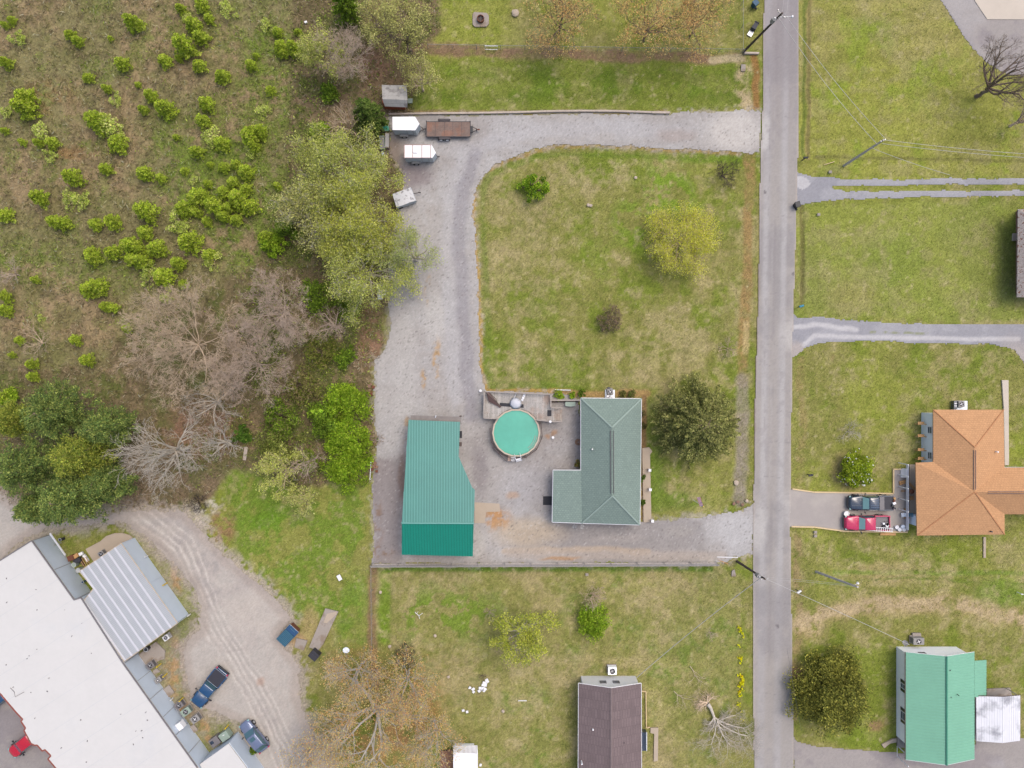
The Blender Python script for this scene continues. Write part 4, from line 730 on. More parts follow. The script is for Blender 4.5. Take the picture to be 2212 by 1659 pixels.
# ------------------------------------------------------------------ brown roofed house
t, o = bthing('house', 'white-gabled house with brown shingled roof at the bottom centre', 'house', (1318, 1580))
ze, zr = 2.7, 4.4
V = [pt(1250, 1476.3, ze), pt(1320.3, 1486.5, zr), pt(1385, 1476.3, ze), pt(1386, 1745, ze), pt(1320.3, 1755, zr), pt(1249, 1745, ze)]
MB(o).roof(V, [(0, 1, 4, 5), (1, 2, 3, 4)], .14).build('roof', M['brown_shingle'], t); MB(o).tube([Vector(V[1]), Vector(V[4])], .12, 5).build('ridge_cap', M['brown_cap'], t)
m = MB(o)
for a, b in ((0, 1), (1, 2), (0, 5), (2, 3)): m.tube([Vector(V[a])-Vector((0, 0, .07)), Vector(V[b])-Vector((0, 0, .07))], .07, 5)
m.build('roof_trim', M['white_paint'], t)
x0, y1 = P2((1255, 1461)); x1, _ = P2((1373, 1461)); xm = P(1320.3, 0, 4.4).x; y0 = P(0, 1750, 0).y
m = MB(o); gable(m, x0, x1, xm, y0, y1, -.2, 2.5, 4.05); m.build('wall', M['white_paint'], t)
for xx in (1303, 1331.5):
    mf, mg_ = MB(o), MB(o); v = P(xx, 1476, 2.0); window(mf, mg_, (v.x, y1, 1.9), .8, .75, 'N'); f_ = mf.build('window', M['lead'], t); mg_.build('pane', M['window_glass'], f_)
for q, mm in (((1281, 1576), 'white_paint'), ((1257, 1650), 'white_paint'), ((1346, 1604), 'mortar_dark')): z_ = 3.3; v = P(*q, z_+.3); MB(o).cyl((v.x, v.y, z_-.4), .1 if mm != 'mortar_dark' else .16, .8, 10).build('vent_pipe', M[mm], t)
ac((1323, 1450), 'air conditioner cabinet against the white gable of the brown-roofed house', 0, .95, .9, 'siding', 1.15)
v = P(1324, 1458, .8); 
slab('concrete_walk', 'L-shaped narrow concrete walk east of the brown-roofed house', 'path', [(1405, 1572), (1422, 1572), (1421, 1643), (1412, 1645), (1413, 1585), (1405, 1583)], .06, 'concrete')
t, o = bthing('side_stoop', 'dark covered stoop with rail on the east side of the brown-roofed house', 'porch', (1390, 1596)); m = MB(o); box_d(m, (1385, 1582), (1397, 1622), 0, .9); m.build('platform', M['car_black'], t); m = MB(o)
for y_ in (1582, 1622): m.tube([P(1397, y_, .9), P(1397, y_, 1.7)], .04, 5)
m.tube([P(1397, 1582, 1.7), P(1397, 1622, 1.7)], .05, 5); m.build('handrail', M['white_paint'], t)
edging('thin pale edging east of the brown-roofed house', [(1386, 1493), (1395, 1493), (1396, 1572), (1404, 1570)], .15, .1, 'pale_timber')
# ------------------------------------------------------------------ garden sheds
t, o = bthing('garden_shed', 'red wooden shed with weathered grey roof at the woods edge', 'shed', (855, 210))
V = [pt(824.7, 183.3, 2.3), pt(878.5, 184.3, 2.3), pt(880, 216, 3.1), pt(826, 214, 3.1), pt(879.7, 231.7, 2.3), pt(831, 229.5, 2.3)]
MB(o).roof(V, [(0, 1, 2, 3), (3, 2, 4, 5)], .1).build('roof', M['old_roof'], t)
x0, y0 = P2((832, 236)); x1, _ = P2((876, 236)); y1 = P(0, 187, 2.3).y
MB(o).box(((x0+x1)/2, (y0+y1)/2, 1.0), (x1-x0, y1-y0, 2.35)).build('wall', M['red_paint'], t); v = P(852, 230, 2.2); mf, mg_ = MB(o), MB(o); window(mf, mg_, (v.x, y0, 1.75), .7, .55, 'S'); f_ = mf.build('window', M['wood_dark'], t); mg_.build('pane', M['window_glass'], f_)
flatmat('green_box_lid', 'pale green box lid beside the east wall of the red shed', 'box', [(881, 213), (891, 213), (891, 223), (881, 223)], .5, 'green_grey', .06)
t, o = bthing('garden_shed', 'small white shed with ribbed metal roof at the bottom edge of the photo', 'shed', (1005, 1640))
V = [pt(980, 1610.5, 2.5), pt(1031, 1610.5, 2.5), pt(1032, 1627, 3.0), pt(1006, 1627, 3.0), pt(979, 1625, 3.0), pt(979, 1740, 2.6), pt(1032, 1740, 2.6)]
MB(o).roof(V, [(0, 1, 2, 3, 4), (4, 3, 2, 6, 5)], .09).build('roof', M['trailer_white'], t); m = MB(o); strips(m, [v_[:2] for v_ in (V[0], V[1], V[2], V[4])], math.pi/2, .16, .05, planez([V[0], V[1], V[4]]), .03); m.build('rib', M['grey_paint'], t)
x0, y1 = P2((983, 1607)); x1, _ = P2((1024, 1607)); MB(o).box(((x0+x1)/2, y1-3, 1.1), (x1-x0, 6, 2.5)).build('wall', M['siding'], t)
t, o = bthing('deck', 'small brown plank platform beside the white shed at the bottom edge', 'deck', (965, 1640)); m = MB(o); strips(m, pts([(951, 1622), (978, 1620), (978, 1700), (951, 1700)], .3), 0, .16, .14, lambda x, y: .25, .04); m.build('planks', mat('brown_plank', S(150, 112, 90), .85, .15, 2), t); MB(o).prism(pts([(952, 1623), (977, 1622), (977, 1699), (952, 1699)], .3), 0, .2).build('joists', M['wood_dark'], t)
# stone-coloured roof at the right edge
t, o = bthing('house', 'speckled brown-grey roof of a house cut off by the right edge', 'house', (2250, 550)); V = [pt(2199, 452, 2.7), pt(2197, 642, 2.7), pt(2320, 642, 2.7), pt(2320, 452, 2.7), pt(2270, 500, 4.6), pt(2270, 590, 4.6)]
MB(o).roof(V, [(0, 4, 5, 1), (1, 5, 2), (2, 5, 4, 3), (3, 4, 0)], .15).build('roof', M['stone_shingle'], t); MB(o).prism(pts([(2196, 456), (2310, 456), (2310, 636), (2196, 636)]), -.2, 2.5).build('wall', M['brick'], t)
slab('step_slab', 'small tan stone step at the speckled roof on the right edge', 'slab', [(2188, 504), (2197, 504), (2197, 520), (2187, 520)], .12, 'stone')
# ------------------------------------------------------------------ commercial building
t, o = bthing('commercial_building', 'big white flat-roofed building with grey-blue metal walls in the bottom left corner', 'commercial building', (150, 1450))
Z = lambda l: [(x/3, 1106+y/3) for x, y in l]
zt = 3.6
RP = [(-120, 1280)]+Z([(0, 315), (200, 190), (205, 185), (480, 570), (525, 556), (800, 985), (1280, 1659)])+[(490, 1745), (175, 1745)]+Z([(360, 1659), (310, 1600), (330, 1580), (290, 1540), (275, 1550), (240, 1510), (225, 1512), (200, 1500), (155, 1415), (165, 1400), (135, 1355), (148, 1345), (105, 1300)])+[(0, 1498), (-120, 1420)]
rp = pts(RP, zt)
MB(o).prism(rp, zt-.3, zt).build('roof', M['membrane'], t)
m = MB(o)
for a, b in zip(rp[1:7], rp[2:8]): m.tube([(*a, zt), (*b, zt)], .09, 4)
m.build('gutter', M['lead'], t)
m = MB(o)
for a, b in zip(rp[9:24], rp[10:25]): m.tube([(*a, zt-.06), (*b, zt-.06)], .12, 4)
m.build('brick_edge', M['red_brick_edge'], t)
c_ = (sum(p[0] for p in rp)/len(rp), sum(p[1] for p in rp)/len(rp))
MB(o).prism([(p[0]+(c_[0]-p[0])*.004, p[1]+(c_[1]-p[1])*.004) for p in rp], -.2, zt-.3).build('wall', M['blue_siding'], t)
m = MB(o); rn = random.Random(4)
def wallbars(mb, a, b, n, zt_=3.3, w=.1):
    A, B = Vector((*a, 0)), Vector((*b, 0)); nn = (B-A).normalized(); pn = Vector((-nn.y, nn.x, 0))
    for k in range(n+1): p = A+(B-A)*((k+.0)/n)+pn*.09*(1 if k % 2 else .5); mb.box((p.x, p.y, zt_/2), (w, w*1.4, zt_), math.atan2(nn.y, nn.x))
wallbars(m, rp[4], rp[3], 4, w=.06); wallbars(m, rp[8], rp[6], 8, w=.06); build_each(m, 'downspout', M['grey_paint'], t)
m = MB(o)
for k in range(34):   # small marks, vents and patches on the membrane
    x, y = rn.uniform(0, 330), rn.uniform(1230, 1650)
    if (x-60)*.95+1240 > y+40 or (y > 1540+x*.9): continue
    v = P(x, y, zt); m.box((v.x, v.y, zt+.03), (rn.uniform(.08, .2), rn.uniform(.05, .12), .06), rn.uniform(0, 3))
m.build('roof_debris', M['lead'], t)
m = MB(o); ia = math.atan2(rp[6][1]-rp[5][1], rp[6][0]-rp[5][0]); ins = [(p[0]*.995+c0_[0]*.005, p[1]*.995+c0_[1]*.005) for p in rp for c0_ in [(sum(q[0] for q in rp)/len(rp), sum(q[1] for q in rp)/len(rp))]]; strips(m, ins, ia+math.pi/2, 3.05, .045, lambda x, y: zt, .008, 1.0); m.build('membrane_seam', mat('seam', (.41, .415, .42), .7, .05), t)
v = P(35, 1505, zt); m = MB(o).tube([(v.x-.7, v.y+1.1, zt+.05), (v.x-.2, v.y+.6, zt+.05), (v.x-.1, v.y, zt+.05), (v.x+1.0, v.y+.6, zt+.05)], .03, 4); m.build('loose_cable', M['lead'], t)
mm = MB(o)
for q in ((157, 1277), (390, 1567)):
    v = P(*q, 2.0); mm.box((v.x, v.y, 1.9), (.9, .7, .9), -.95)
mm.build('wall_cabinet', M['white_paint'], t)
# skylight canopy
t, o = bthing('canopy', 'translucent ribbed canopy with white bands attached to the white-roofed building', 'canopy', (275, 1310))
zc = 3.3; CP = pts(Z([(515, 385), (785, 203), (1150, 720), (805, 968), (540, 580), (605, 497)]), zc)
MB(o).prism(CP, zc-.1, zc).build('panels', M['canopy_panel'], t)
ub = math.atan2(CP[2][1]-CP[1][1], CP[2][0]-CP[1][0])
m = MB(o); strips(m, CP, ub+math.pi/2, .21, .06, lambda x, y: zc, .03); m.build('rib', M['canopy_rib'], t)
m = MB(o); strips(m, CP, ub, .98, .24, lambda x, y: zc, .05, .22); m.build('band', M['canopy_band'], t)
m = MB(o)
for a, b in zip(CP, CP[1:]+CP[:1]): m.tube([(*a, zc-.03), (*b, zc-.03)], .07, 5)
m.build('edge_trim', M['tan_metal'], t)
MB(o).prism([(p[0]+(CP[4][0]-p[0])*.01, p[1]+(CP[4][1]-p[1])*.01) for p in (CP[1], CP[2], (CP[2][0]-.6, CP[2][1]-.4), (CP[1][0]-.6, CP[1][1]-.4))], -.2, zc-.12).build('wall', M['blue_siding'], t)
m = MB(o); wallbars(m, CP[2], CP[1], 4, 3.0, .05); build_each(m, 'downspout', M['blue_siding'], t)
for p in (CP[0], CP[3]): MB(o).box((p[0]*.997, p[1]*.999, 1.5), (.12, .12, 3.1)).build('post', M['steel'], t)
# white extension at the bottom
t, o = bthing('extension_shed', 'small white flat-roofed annex beside the silver car at the bottom edge', 'annex', (480, 1640))
EP = pts(Z([(1295, 1635), (1480, 1502), (1588, 1645)])+[(560, 1700), (470, 1740)], 3.1); MB(o).prism(EP, 2.9, 3.1).build('roof', M['membrane'], t); MB(o).prism([(p[0]*.998-.02, p[1]*.999) for p in EP], -.2, 2.9).build('wall', M['blue_siding'], t)
slab('curved_patio', 'curved tan concrete patio north of the ribbed canopy', 'patio', Z([(555, 240), (650, 190), (690, 155), (740, 138), (790, 136), (835, 148), (860, 165), (870, 220), (640, 370), (600, 310)]), .06, 'concrete')
slab('service_slab', 'stained concrete slab in the corner south of the ribbed canopy', 'slab', Z([(880, 935), (1010, 840), (1070, 900), (1065, 950), (950, 1000), (920, 985)]), .05, 'concrete_grey')
WR = -.95
for q, lb, kw in (((324, 1438), 'grey round-top air conditioner nearest the ribbed canopy at the south slab', dict(m_='lead', pad=1.15)), ((341, 1470), 'small white air conditioner, second in the row along the grey-blue wall', dict(m_='grey_paint', s=.6, pad=1.4, hub='white_paint')),
                  ((386, 1524.5), 'dark brown-grey air conditioner, third in the row along the grey-blue wall', dict(m_='lead', pad=1.3)), ((401, 1538), 'pale green air conditioner next to the dark one along the grey-blue wall', dict(m_='green_grey', pad=1.45, s=.85)),
                  ((421, 1554), 'pale blue-grey air conditioner, lowest in the row along the grey-blue wall', dict(m_='grey_paint', pad=1.3, s=.85, hub='white_paint')), ((218, 1197), 'white-ringed air conditioner at the north edge of the ribbed canopy', dict(s=.7)), ((358, 1378), 'white air conditioner at the south-east edge of the ribbed canopy', dict(s=.65, pad=1.2, m_='white_paint'))):
    ac(q, lb, .62, **kw)
for i, l in enumerate(([(990, 1030), (1015, 1012), (1040, 1035), (1000, 1052)], [(1055, 1150), (1095, 1120), (1130, 1170), (1095, 1200)], [(1228, 1395), (1255, 1375), (1283, 1412), (1258, 1432)], [(1595, 1600), (1625, 1590), (1655, 1620), (1640, 1650), (1590, 1655)])):
    slab('concrete_pad', ['small square concrete pad between the first two wall air conditioners', 'bare concrete pad between white and dark wall air conditioners', 'empty concrete pad below the lowest wall air conditioner', 'concrete pad between the white annex and the silver car'][i], 'slab', Z(l), .06, 'concrete_grey')
for i, (x, y, m_, lb) in enumerate(((1043, 983, 'yellow', 'yellow bollard beside the air conditioner at the south slab'), (1083, 1047, 'yellow', 'yellow bollard beside the small white air conditioner'), (1187, 1203, 'yellow', 'yellow bollard above the dark brown-grey air conditioner'), (1480, 1380, 'yellow', 'yellow bollard in the weeds north of the green tank'), (1533, 1460, 'yellow', 'yellow bollard at the corner of the white annex'), (1083, 460, 'yellow', 'yellow bollard at the east wall under the ribbed canopy'), (958, 283, 'white_paint', 'white post near the top of the east canopy wall'), (1033, 1122, 'white_paint', 'white post between second air conditioner and bare pad'), (1122, 1204, 'white_paint', 'white post below the bare concrete pad'), (1233, 662, 'white_paint', 'white post at the south-east corner of the ribbed canopy'))):
    v = P(x/3, 1106+y/3); t = thing('bollard', lb, 'bollard', (v.x, v.y, 0), 0, 'bollards along the commercial building'); MB().cyl((0, 0, 0), .075, 1.15 if m_ == 'yellow' else .8, 10).build('pipe', M[m_], t); MB().loft([[(r_*math.cos(k*.7854), r_*math.sin(k*.7854), z_) for k in range(8)] for r_, z_ in ((.078, 0), (.078, .06), (.04, .1))]).build('cap', M[m_], t).location.z = 1.1 if m_ == 'yellow' else .75
v = P(463, 1603, 1.0); t = thing('generator', 'grey boxy generator between the grey-blue wall and the green tank', 'generator', (v.x, v.y, 0), .62); MB().box((0, 0, .5), (1.25, 1.05, 1.0)).build('housing', M['lead'], t, bevel=.04); MB().box((-.3, .1, 1.02), (.42, .4, .05)).build('hatch', M['car_black'], t); MB().box((0, -.56, .6), (1.0, .03, .5)).build('grille', M['dark_metal'], t)
v = P(484, 1591.5, 1.1); t = thing('transformer', 'pale green transformer box above the white annex', 'transformer', (v.x, v.y, 0), .62); MB().box((0, 0, .55), (1.2, 1.05, 1.1)).build('housing', M['green_grey'], t, bevel=.05); MB().box((.05, .2, 1.12), (.25, .08, .04)).build('sticker_plate', M['white_paint'], t); MB().box((.61, 0, .5), (.03, .7, .8)).build('door', M['green_grey'], t)
# things heaped at the north end of the building
for (x, y, a_, b_, h_, r_, m_, nm, lb, ct) in ((455, 300, .8, .7, .5, .4, 'rust', 'scrap_pile', 'rusty scrap heap at the foot of the wall north of the canopy', 'scrap'), (483, 290, .9, .5, .35, .6, 'wood_raw', 'wooden_crate', 'orange-brown wooden crate above the teal barrel', 'crate'), (522, 272, .5, .4, .3, .5, 'white_paint', 'foam_block', 'short white block above the planks north of the canopy', 'block'), (553, 300, 1.0, .35, .3, -.95, 'white_paint', 'appliance', 'long white box lying beside the curved patio', 'box'), (497, 318, .9, .6, .6, .5, 'bin_black', 'tool_chest', 'dark chest beside the teal barrel north of the canopy', 'chest')):
    v = P(x/3, 1106+y/3, h_); t = thing(nm, lb, ct, (v.x, v.y, 0), r_)
    MB().box((0, 0, h_/2), (a_, b_, h_)).build('body', M[m_], t, bevel=.03); MB().box((0, 0, h_+.01), (a_*.9, b_*.86, .04)).build('lid', M[m_], t, bevel=.01)
for (x, y, r_, m_, lb) in ((478, 343, .3, 'green_grey', 'teal-rimmed barrel against the wall north of the canopy'), (507, 378, .3, 'steel', 'grey metal drum at the north corner of the ribbed canopy'), (535, 455, .17, 'car_blue', 'small blue barrel between wall and ribbed canopy'), (945, 892, .28, 'bin_black', 'dark barrel in the corner south of the ribbed canopy'), (388, 180, .2, 'bin_black', 'small black bin in the grass at the north corner of the building')):
    v = P(x/3, 1106+y/3, .8); t = thing('barrel', lb, 'barrel', (v.x, v.y, 0)); MB().cyl((0, 0, 0), r_*.92, .8, 16, r_).build('drum', M[m_], t); MB().ring((0, 0), r_*.8, r_*1.04, .78, .84, 16).build('rim', M['steel'], t)
t, o = bthing('lumber_stack', 'rack of long thin planks beside the north corner of the canopy', 'lumber', (178, 1214)); m = MB(o)
for k in range(4): a, b = P((515+k*13)/3, 1106+(300-k*3)/3, .4), P((548+k*13)/3, 1106+(358-k*4)/3, .4); m.tube([a, b], .04, 4)
m.build('plank', M['wood_raw'], t); MB(o).box(tuple(P(176, 1213, .15)), (.2, 1.2, .3), .6).build('bearer', M['wood_dark'], t)
t, o = bthing('roof_ladder', 'long pale ladder-like gutter hanging off the north wall end', 'gutter', (125, 1180)); m = MB(o); m.tube([P(108.3, 1152.7, 3.2), P(141, 1199, .4)], .12, 6); m.build('channel', M['white_paint'], t); MB(o).box(tuple(P(124, 1175, 1.0)), (.1, .1, 1.6)).build('strut', M['steel'], t)
# ------------------------------------------------------------------ trees, shrubs and saplings
leafm = mat('leaf', (0, 0, 0), rough=.7, var=0, attr='Col', trans=.45, spec=.15)
def unit(v): return v/np.maximum(np.linalg.norm(v, axis=-1, keepdims=True), 1e-6)
def leaves(name, Pn, size, cols, parent, seed, up=.6, aspect=.6, jit=.35, axis=None):
    r = np.random.RandomState(seed); n = len(Pn)
    nrm = unit(r.randn(n, 3)+np.array([0, 0, up*1.6])); t = unit(np.cross(nrm, r.randn(n, 3)))
    if axis is not None: t = unit(axis+.5*r.randn(n, 3)); nrm = unit(nrm-t*(nrm*t).sum(1, keepdims=True))
    b = np.cross(nrm, t); s = (size*(1+jit*r.randn(n)).clip(.4, 1.8))[:, None]
    V = np.stack([Pn-t*s*.5, Pn+b*s*.5*aspect+nrm*s*.08, Pn+t*s*.5, Pn-b*s*.5*aspect+nrm*s*.08], 1).reshape(-1, 3)
    return npmesh(name, V, np.arange(4*n).reshape(-1, 4), leafm, parent, np.repeat(cols, 4, axis=0))
def palette(n, cols, w, seed, vary=.18, k=2.0):
    r = np.random.RandomState(seed); c = np.array(cols)[r.choice(len(cols), n, p=np.array(w)/sum(w))]
    return (c*k*(1+vary*r.randn(n, 1)).clip(.5, 1.6)).clip(0, .7)
def grow(seed, H, R_, trunk_r, limbs=6, levels=4, kids=(5, 5, 4, 4), fork=.28, spread=1.0, lean=(0, 0), droop=0.0, wander=.22, base_dir=None, stems=1, rlim=.006, tipr=.5):
    """branch skeleton: returns segments (p0,p1,r0,r1,level)"""
    rn = random.Random(seed); segs = []
    def branch(p, d, L_, r0, lv):
        n = 5 if lv <= 1 else (4 if lv == 2 else 3); p = p.copy(); d = d.normalized(); out = []
        for i in range(n):
            d = (d+Vector((rn.uniform(-1, 1), rn.uniform(-1, 1), rn.uniform(-.6, .8)-droop))*wander).normalized()
            q = p+d*(L_/n); ra = r0*(1-(1-tipr)*i/n); rb = r0*(1-(1-tipr)*(i+1)/n); segs.append((*p, *q, max(ra, rlim), max(rb, rlim*.7), lv)); out.append((q.copy(), d.copy(), rb)); p = q
        if lv < levels:
            k_ = kids[min(lv, len(kids)-1)]
            for k in range(k_):
                t = (k+.6+rn.uniform(-.3, .3))/k_; j = min(n-1, int(max(.0, .25+.75*t)*n)); q, dd, rr = out[j]
                ax = dd.orthogonal().normalized(); ax = Matrix.Rotation(rn.uniform(0, 6.28), 3, dd) @ ax
                nd = (Matrix.Rotation(rn.uniform(.45, .95), 3, ax) @ dd); nd.z = nd.z*.85+.12
                branch(q, nd, L_*rn.uniform(.42, .62)*(1.15-.35*t), rr*rn.uniform(.5, .7), lv+1)
    for s_ in range(stems):
        p = Vector((rn.uniform(-.15, .15)*(stems > 1), rn.uniform(-.15, .15)*(stems > 1), -.2)); a = rn.uniform(0, 6.28); top = Vector((lean[0], lean[1], H*fork)) if base_dir is None else Vector(base_dir)
        n = 4; pr = p
        for i in range(n):
            q = p+top*((i+1)/n)+Vector((rn.uniform(-1, 1), rn.uniform(-1, 1), 0))*.06*H*.3; segs.append((*pr, *q, trunk_r*(1-.12*i), trunk_r*(1-.12*(i+1)), 0)); pr = q
        for k in range(limbs):
            a = 2*math.pi*(k+rn.uniform(-.3, .3))/limbs; el = rn.uniform(.25, 1.15)
            d = Vector((math.cos(a)*math.cos(el)*R_*spread, math.sin(a)*math.cos(el)*R_*spread, math.sin(el)*H*(1-fork)))
            branch(pr-Vector((0, 0, rn.uniform(0, .25)*H*fork)), d, d.length*.8, trunk_r*rn.uniform(.42, .62), 1)
        branch(pr, Vector((lean[0]*.3, lean[1]*.3, 1)), H*(1-fork)*.6, trunk_r*.6, 1)
    return np.array(segs, dtype=np.float32)
def wood(name, segs, m, parent):
    out = []; o = None; Vs_, Fs_ = [], []; base = 0
    for big in (True, False):
        sg = segs[(segs[:, 6] > .05) == big]; k = 6 if big else 3
        if not len(sg): continue
        p0, p1 = sg[:, :3], sg[:, 3:6]; d = unit(p1-p0); a = unit(np.cross(d, np.array([.31, .17, .93]))); b = np.cross(d, a); n = len(sg)
        ang = np.arange(k)*2*math.pi/k; ca, sa = np.cos(ang)[None, :, None], np.sin(ang)[None, :, None]
        off = a[:, None]*ca+b[:, None]*sa; V = np.concatenate([p0[:, None]+off*sg[:, 6, None, None], p1[:, None]+off*sg[:, 7, None, None]], 1).reshape(-1, 3)
        i = np.arange(k); f = np.stack([i, (i+1) % k, (i+1) % k+k, i+k], -1); F = (f[None]+np.arange(n)[:, None, None]*2*k).reshape(-1, 4)+base
        Vs_.append(V); Fs_.append(F); base += len(V)
    return npmesh(name, np.concatenate(Vs_), np.concatenate(Fs_), m, parent, smooth=True)
def tips(segs, lv, n, seed, spread):
    r = np.random.RandomState(seed); s_ = segs[segs[:, 8] >= lv]; i = r.randint(0, len(s_), n); t = r.rand(n, 1)
    return s_[i, :3]*(1-t)+s_[i, 3:6]*t+r.randn(n, 3)*spread
def tree(name, label, cat, d, rpx, H, seed, bark, leaf=None, wt=None, nleaf=0, lsize=.2, lspread=.16, trunk_r=None, group=None, zc=.6, **kw):
    v = P(d[0], d[1], H*zc); R_ = rpx/PPM*(CH-H*zc)/CH; t = thing(name, label, cat, (v.x, v.y, 0), group=group)
    tr = trunk_r or .02*H+.05; sg = grow(seed, H, R_, tr, **kw)
    # fit the skeleton's plan radius to the crown seen
    r_ = np.hypot(sg[:, 3], sg[:, 4]); k = R_/max(np.percentile(r_, 97), .01); big = sg[:, 8] > 0
    for c_ in (0, 1, 3, 4): sg[:, c_] *= k
    zk = H/max(np.percentile(sg[:, 5], 99.5), .1); sg[:, 2] = np.where(sg[:, 2] > 0, sg[:, 2]*zk, sg[:, 2]); sg[:, 5] = np.where(sg[:, 5] > 0, sg[:, 5]*zk, sg[:, 5])
    wood('trunk', sg, M[bark], t)
    if nleaf:
        Pn = tips(sg, kw.get('levels', 4)-1, nleaf, seed, lspread); leaves('crown', Pn, lsize, palette(nleaf, leaf, wt or [1]*len(leaf), seed), t, seed)
    return t
YG = [S(162, 168, 82), S(186, 188, 108), S(136, 146, 70)]; OLIVE = [S(164, 164, 96), S(186, 182, 116), S(136, 138, 80)]; ORG = [S(206, 170, 112), S(210, 152, 102), S(186, 166, 108)]
LIME = [S(124, 150, 36), S(104, 134, 32), S(148, 168, 54)]; BRG = [S(100, 126, 38), S(122, 144, 46), S(80, 102, 34)]
def bush(name, label, cat, d, rpx, H, seed, cols, wt=None, n=3000, lsize=.22, lumps=40, bark='bark_brown', group=None, zc=.5, sx=1, sy=1, zmin=.12, up=.5, extra=None, proto=None, irregular=.25, place=True, rad=.34, shell=.5):
    """leafy shrub or dense crown: stems and lumps of small leaves on an uneven dome"""
    if place: v = P(d[0], d[1], H*zc); R_ = rpx/PPM*(CH-H*zc)/CH; loc = (v.x, v.y, 0)
    else: R_ = rpx; loc = (0, 0, 0)
    t = thing(name, label, cat, loc, group=group); r = np.random.RandomState(seed)
    u = unit(r.randn(lumps, 3)); u[:, 2] = np.abs(u[:, 2]); rad_ = (shell+(1-shell)*r.rand(lumps))**.6*(1+irregular*r.randn(lumps)).clip(.5, 1.3)*.8
    cen = u*rad_[:, None]*np.array([R_*sx, R_*sy, H*(1-zmin)*.85])+np.array([0, 0, H*zmin]); lr = R_*rad*(.55+.8*r.rand(lumps))*min(1, (40/lumps)**.33)
    i = r.randint(0, lumps, n); q = unit(r.randn(n, 3)); q[:, 2] = np.where(q[:, 2] < -.2, -q[:, 2]*.6, q[:, 2]); Pn = cen[i]+q*(lr[i]*(.5+.5*r.rand(n)))[:, None]*np.array([1, 1, .75]); Pn[:, 2] = np.maximum(Pn[:, 2], .06)
    tone = (1+.16*r.randn(lumps)).clip(.6, 1.4); cc = palette(n, cols, wt or [1]*len(cols), seed)*tone[i][:, None]
    sg = []
    for k in range(min(lumps, 34)):
        c0 = cen[k]; mid = c0*np.array([.45, .45, .5]); sg.append((0, 0, -.1, *mid, .02*H+.02, .012*H+.01, 0)); sg.append((*mid, *c0, .012*H+.01, .008, 1))
    wood('stems', np.array(sg, dtype=np.float32), M[bark], t); leaves('crown', Pn, lsize, cc, t, seed, up=up)
    if extra: nn, cl, ls = extra; i = r.randint(0, lumps, nn); q = unit(r.randn(nn, 3)+np.array([0, 0, 1.0])); leaves('blossom', cen[i]+q*(lr[i]*1.03)[:, None]*np.array([1, 1, .8]), ls, palette(nn, cl, [1]*len(cl), seed+1), t, seed+1, up=1.5, aspect=1)
    return t
def conifer(name, label, cat, d, rpx, H, seed, cols, wt=None, boughs=120, per=140, lsize=.26, droop=.1, zc=.45, bark='bark_brown', group=None, top=.25, width=.32, place=True, taper=.8, tuft=0, lean=(0, 0), h0=.08, rv=.36):
    if place: v = P(d[0], d[1], H*zc); R_ = rpx/PPM*(CH-H*zc)/CH; loc = (v.x, v.y, 0)
    else: R_ = rpx; loc = (0, 0, 0)
    t = thing(name, label, cat, loc, group=group); r = np.random.RandomState(seed); sg = [(0, 0, -.1, lean[0]*.5, lean[1]*.5, H*.5, .018*H+.03, .014*H+.02, 0), (lean[0]*.5, lean[1]*.5, H*.5, lean[0], lean[1], H*.97, .014*H+.02, .02, 0)]
    az = np.arange(boughs)*2.399+r.rand(boughs)*.7; hh = h0+(1-h0-.03)*(np.arange(boughs)+r.rand(boughs))/boughs
    Ps, Ax, Tn = [], [], []
    for k in range(boughs):
        L_ = R_*((1-hh[k])**taper*(1-top)+top*(1-hh[k])**.25*.9)*(1.1-rv*r.rand()); b0 = np.array([lean[0]*hh[k], lean[1]*hh[k], hh[k]*H])
        dr = np.array([math.cos(az[k]), math.sin(az[k]), (.35-droop*2)*.6]); tip = b0+dr*L_; tip[2] = max(tip[2]-droop*L_*.5, .15); mid = (b0+tip)/2; mid[2] += .12*L_
        sg.append((*b0, *mid, .035*H*.25+.01, .02, 1)); sg.append((*mid, *tip, .02, .008, 1))
        n = int(per*(.35+L_/R_)); u = r.rand(n)**.75; w_ = width*L_*(1.05-u)*.9+.08; side = r.randn(n)*.55*w_
        c = b0[None]*(1-u[:, None])**2+2*mid[None]*(u*(1-u))[:, None]+tip[None]*(u**2)[:, None]
        pr = np.array([-dr[1], dr[0], 0]); c = c+pr[None]*side[:, None]; c[:, 2] += np.abs(r.randn(n))*.22*w_-np.abs(side)*.15
        if tuft: q = r.randint(0, tuft, n); tc = c[r.randint(0, n, tuft)]; c = tc[q]+r.randn(n, 3)*.22*np.array([1, 1, .7])
        Ps.append(c); Ax.append(np.repeat(dr[None], n, 0)+pr[None]*np.sign(side)[:, None]*.6); Tn.append(np.full(n, 1+.13*r.randn()))
    Pn = np.concatenate(Ps); Pn[:, 2] = np.maximum(Pn[:, 2], .05); A = np.concatenate(Ax); Tn = np.concatenate(Tn)
    wood('trunk', np.array(sg, dtype=np.float32), M[bark], t); leaves('crown', Pn, lsize, palette(len(Pn), cols, wt or [1]*len(cols), seed)*Tn[:, None].clip(.7, 1.4), t, seed, up=.8, aspect=.42, axis=A)
    return t
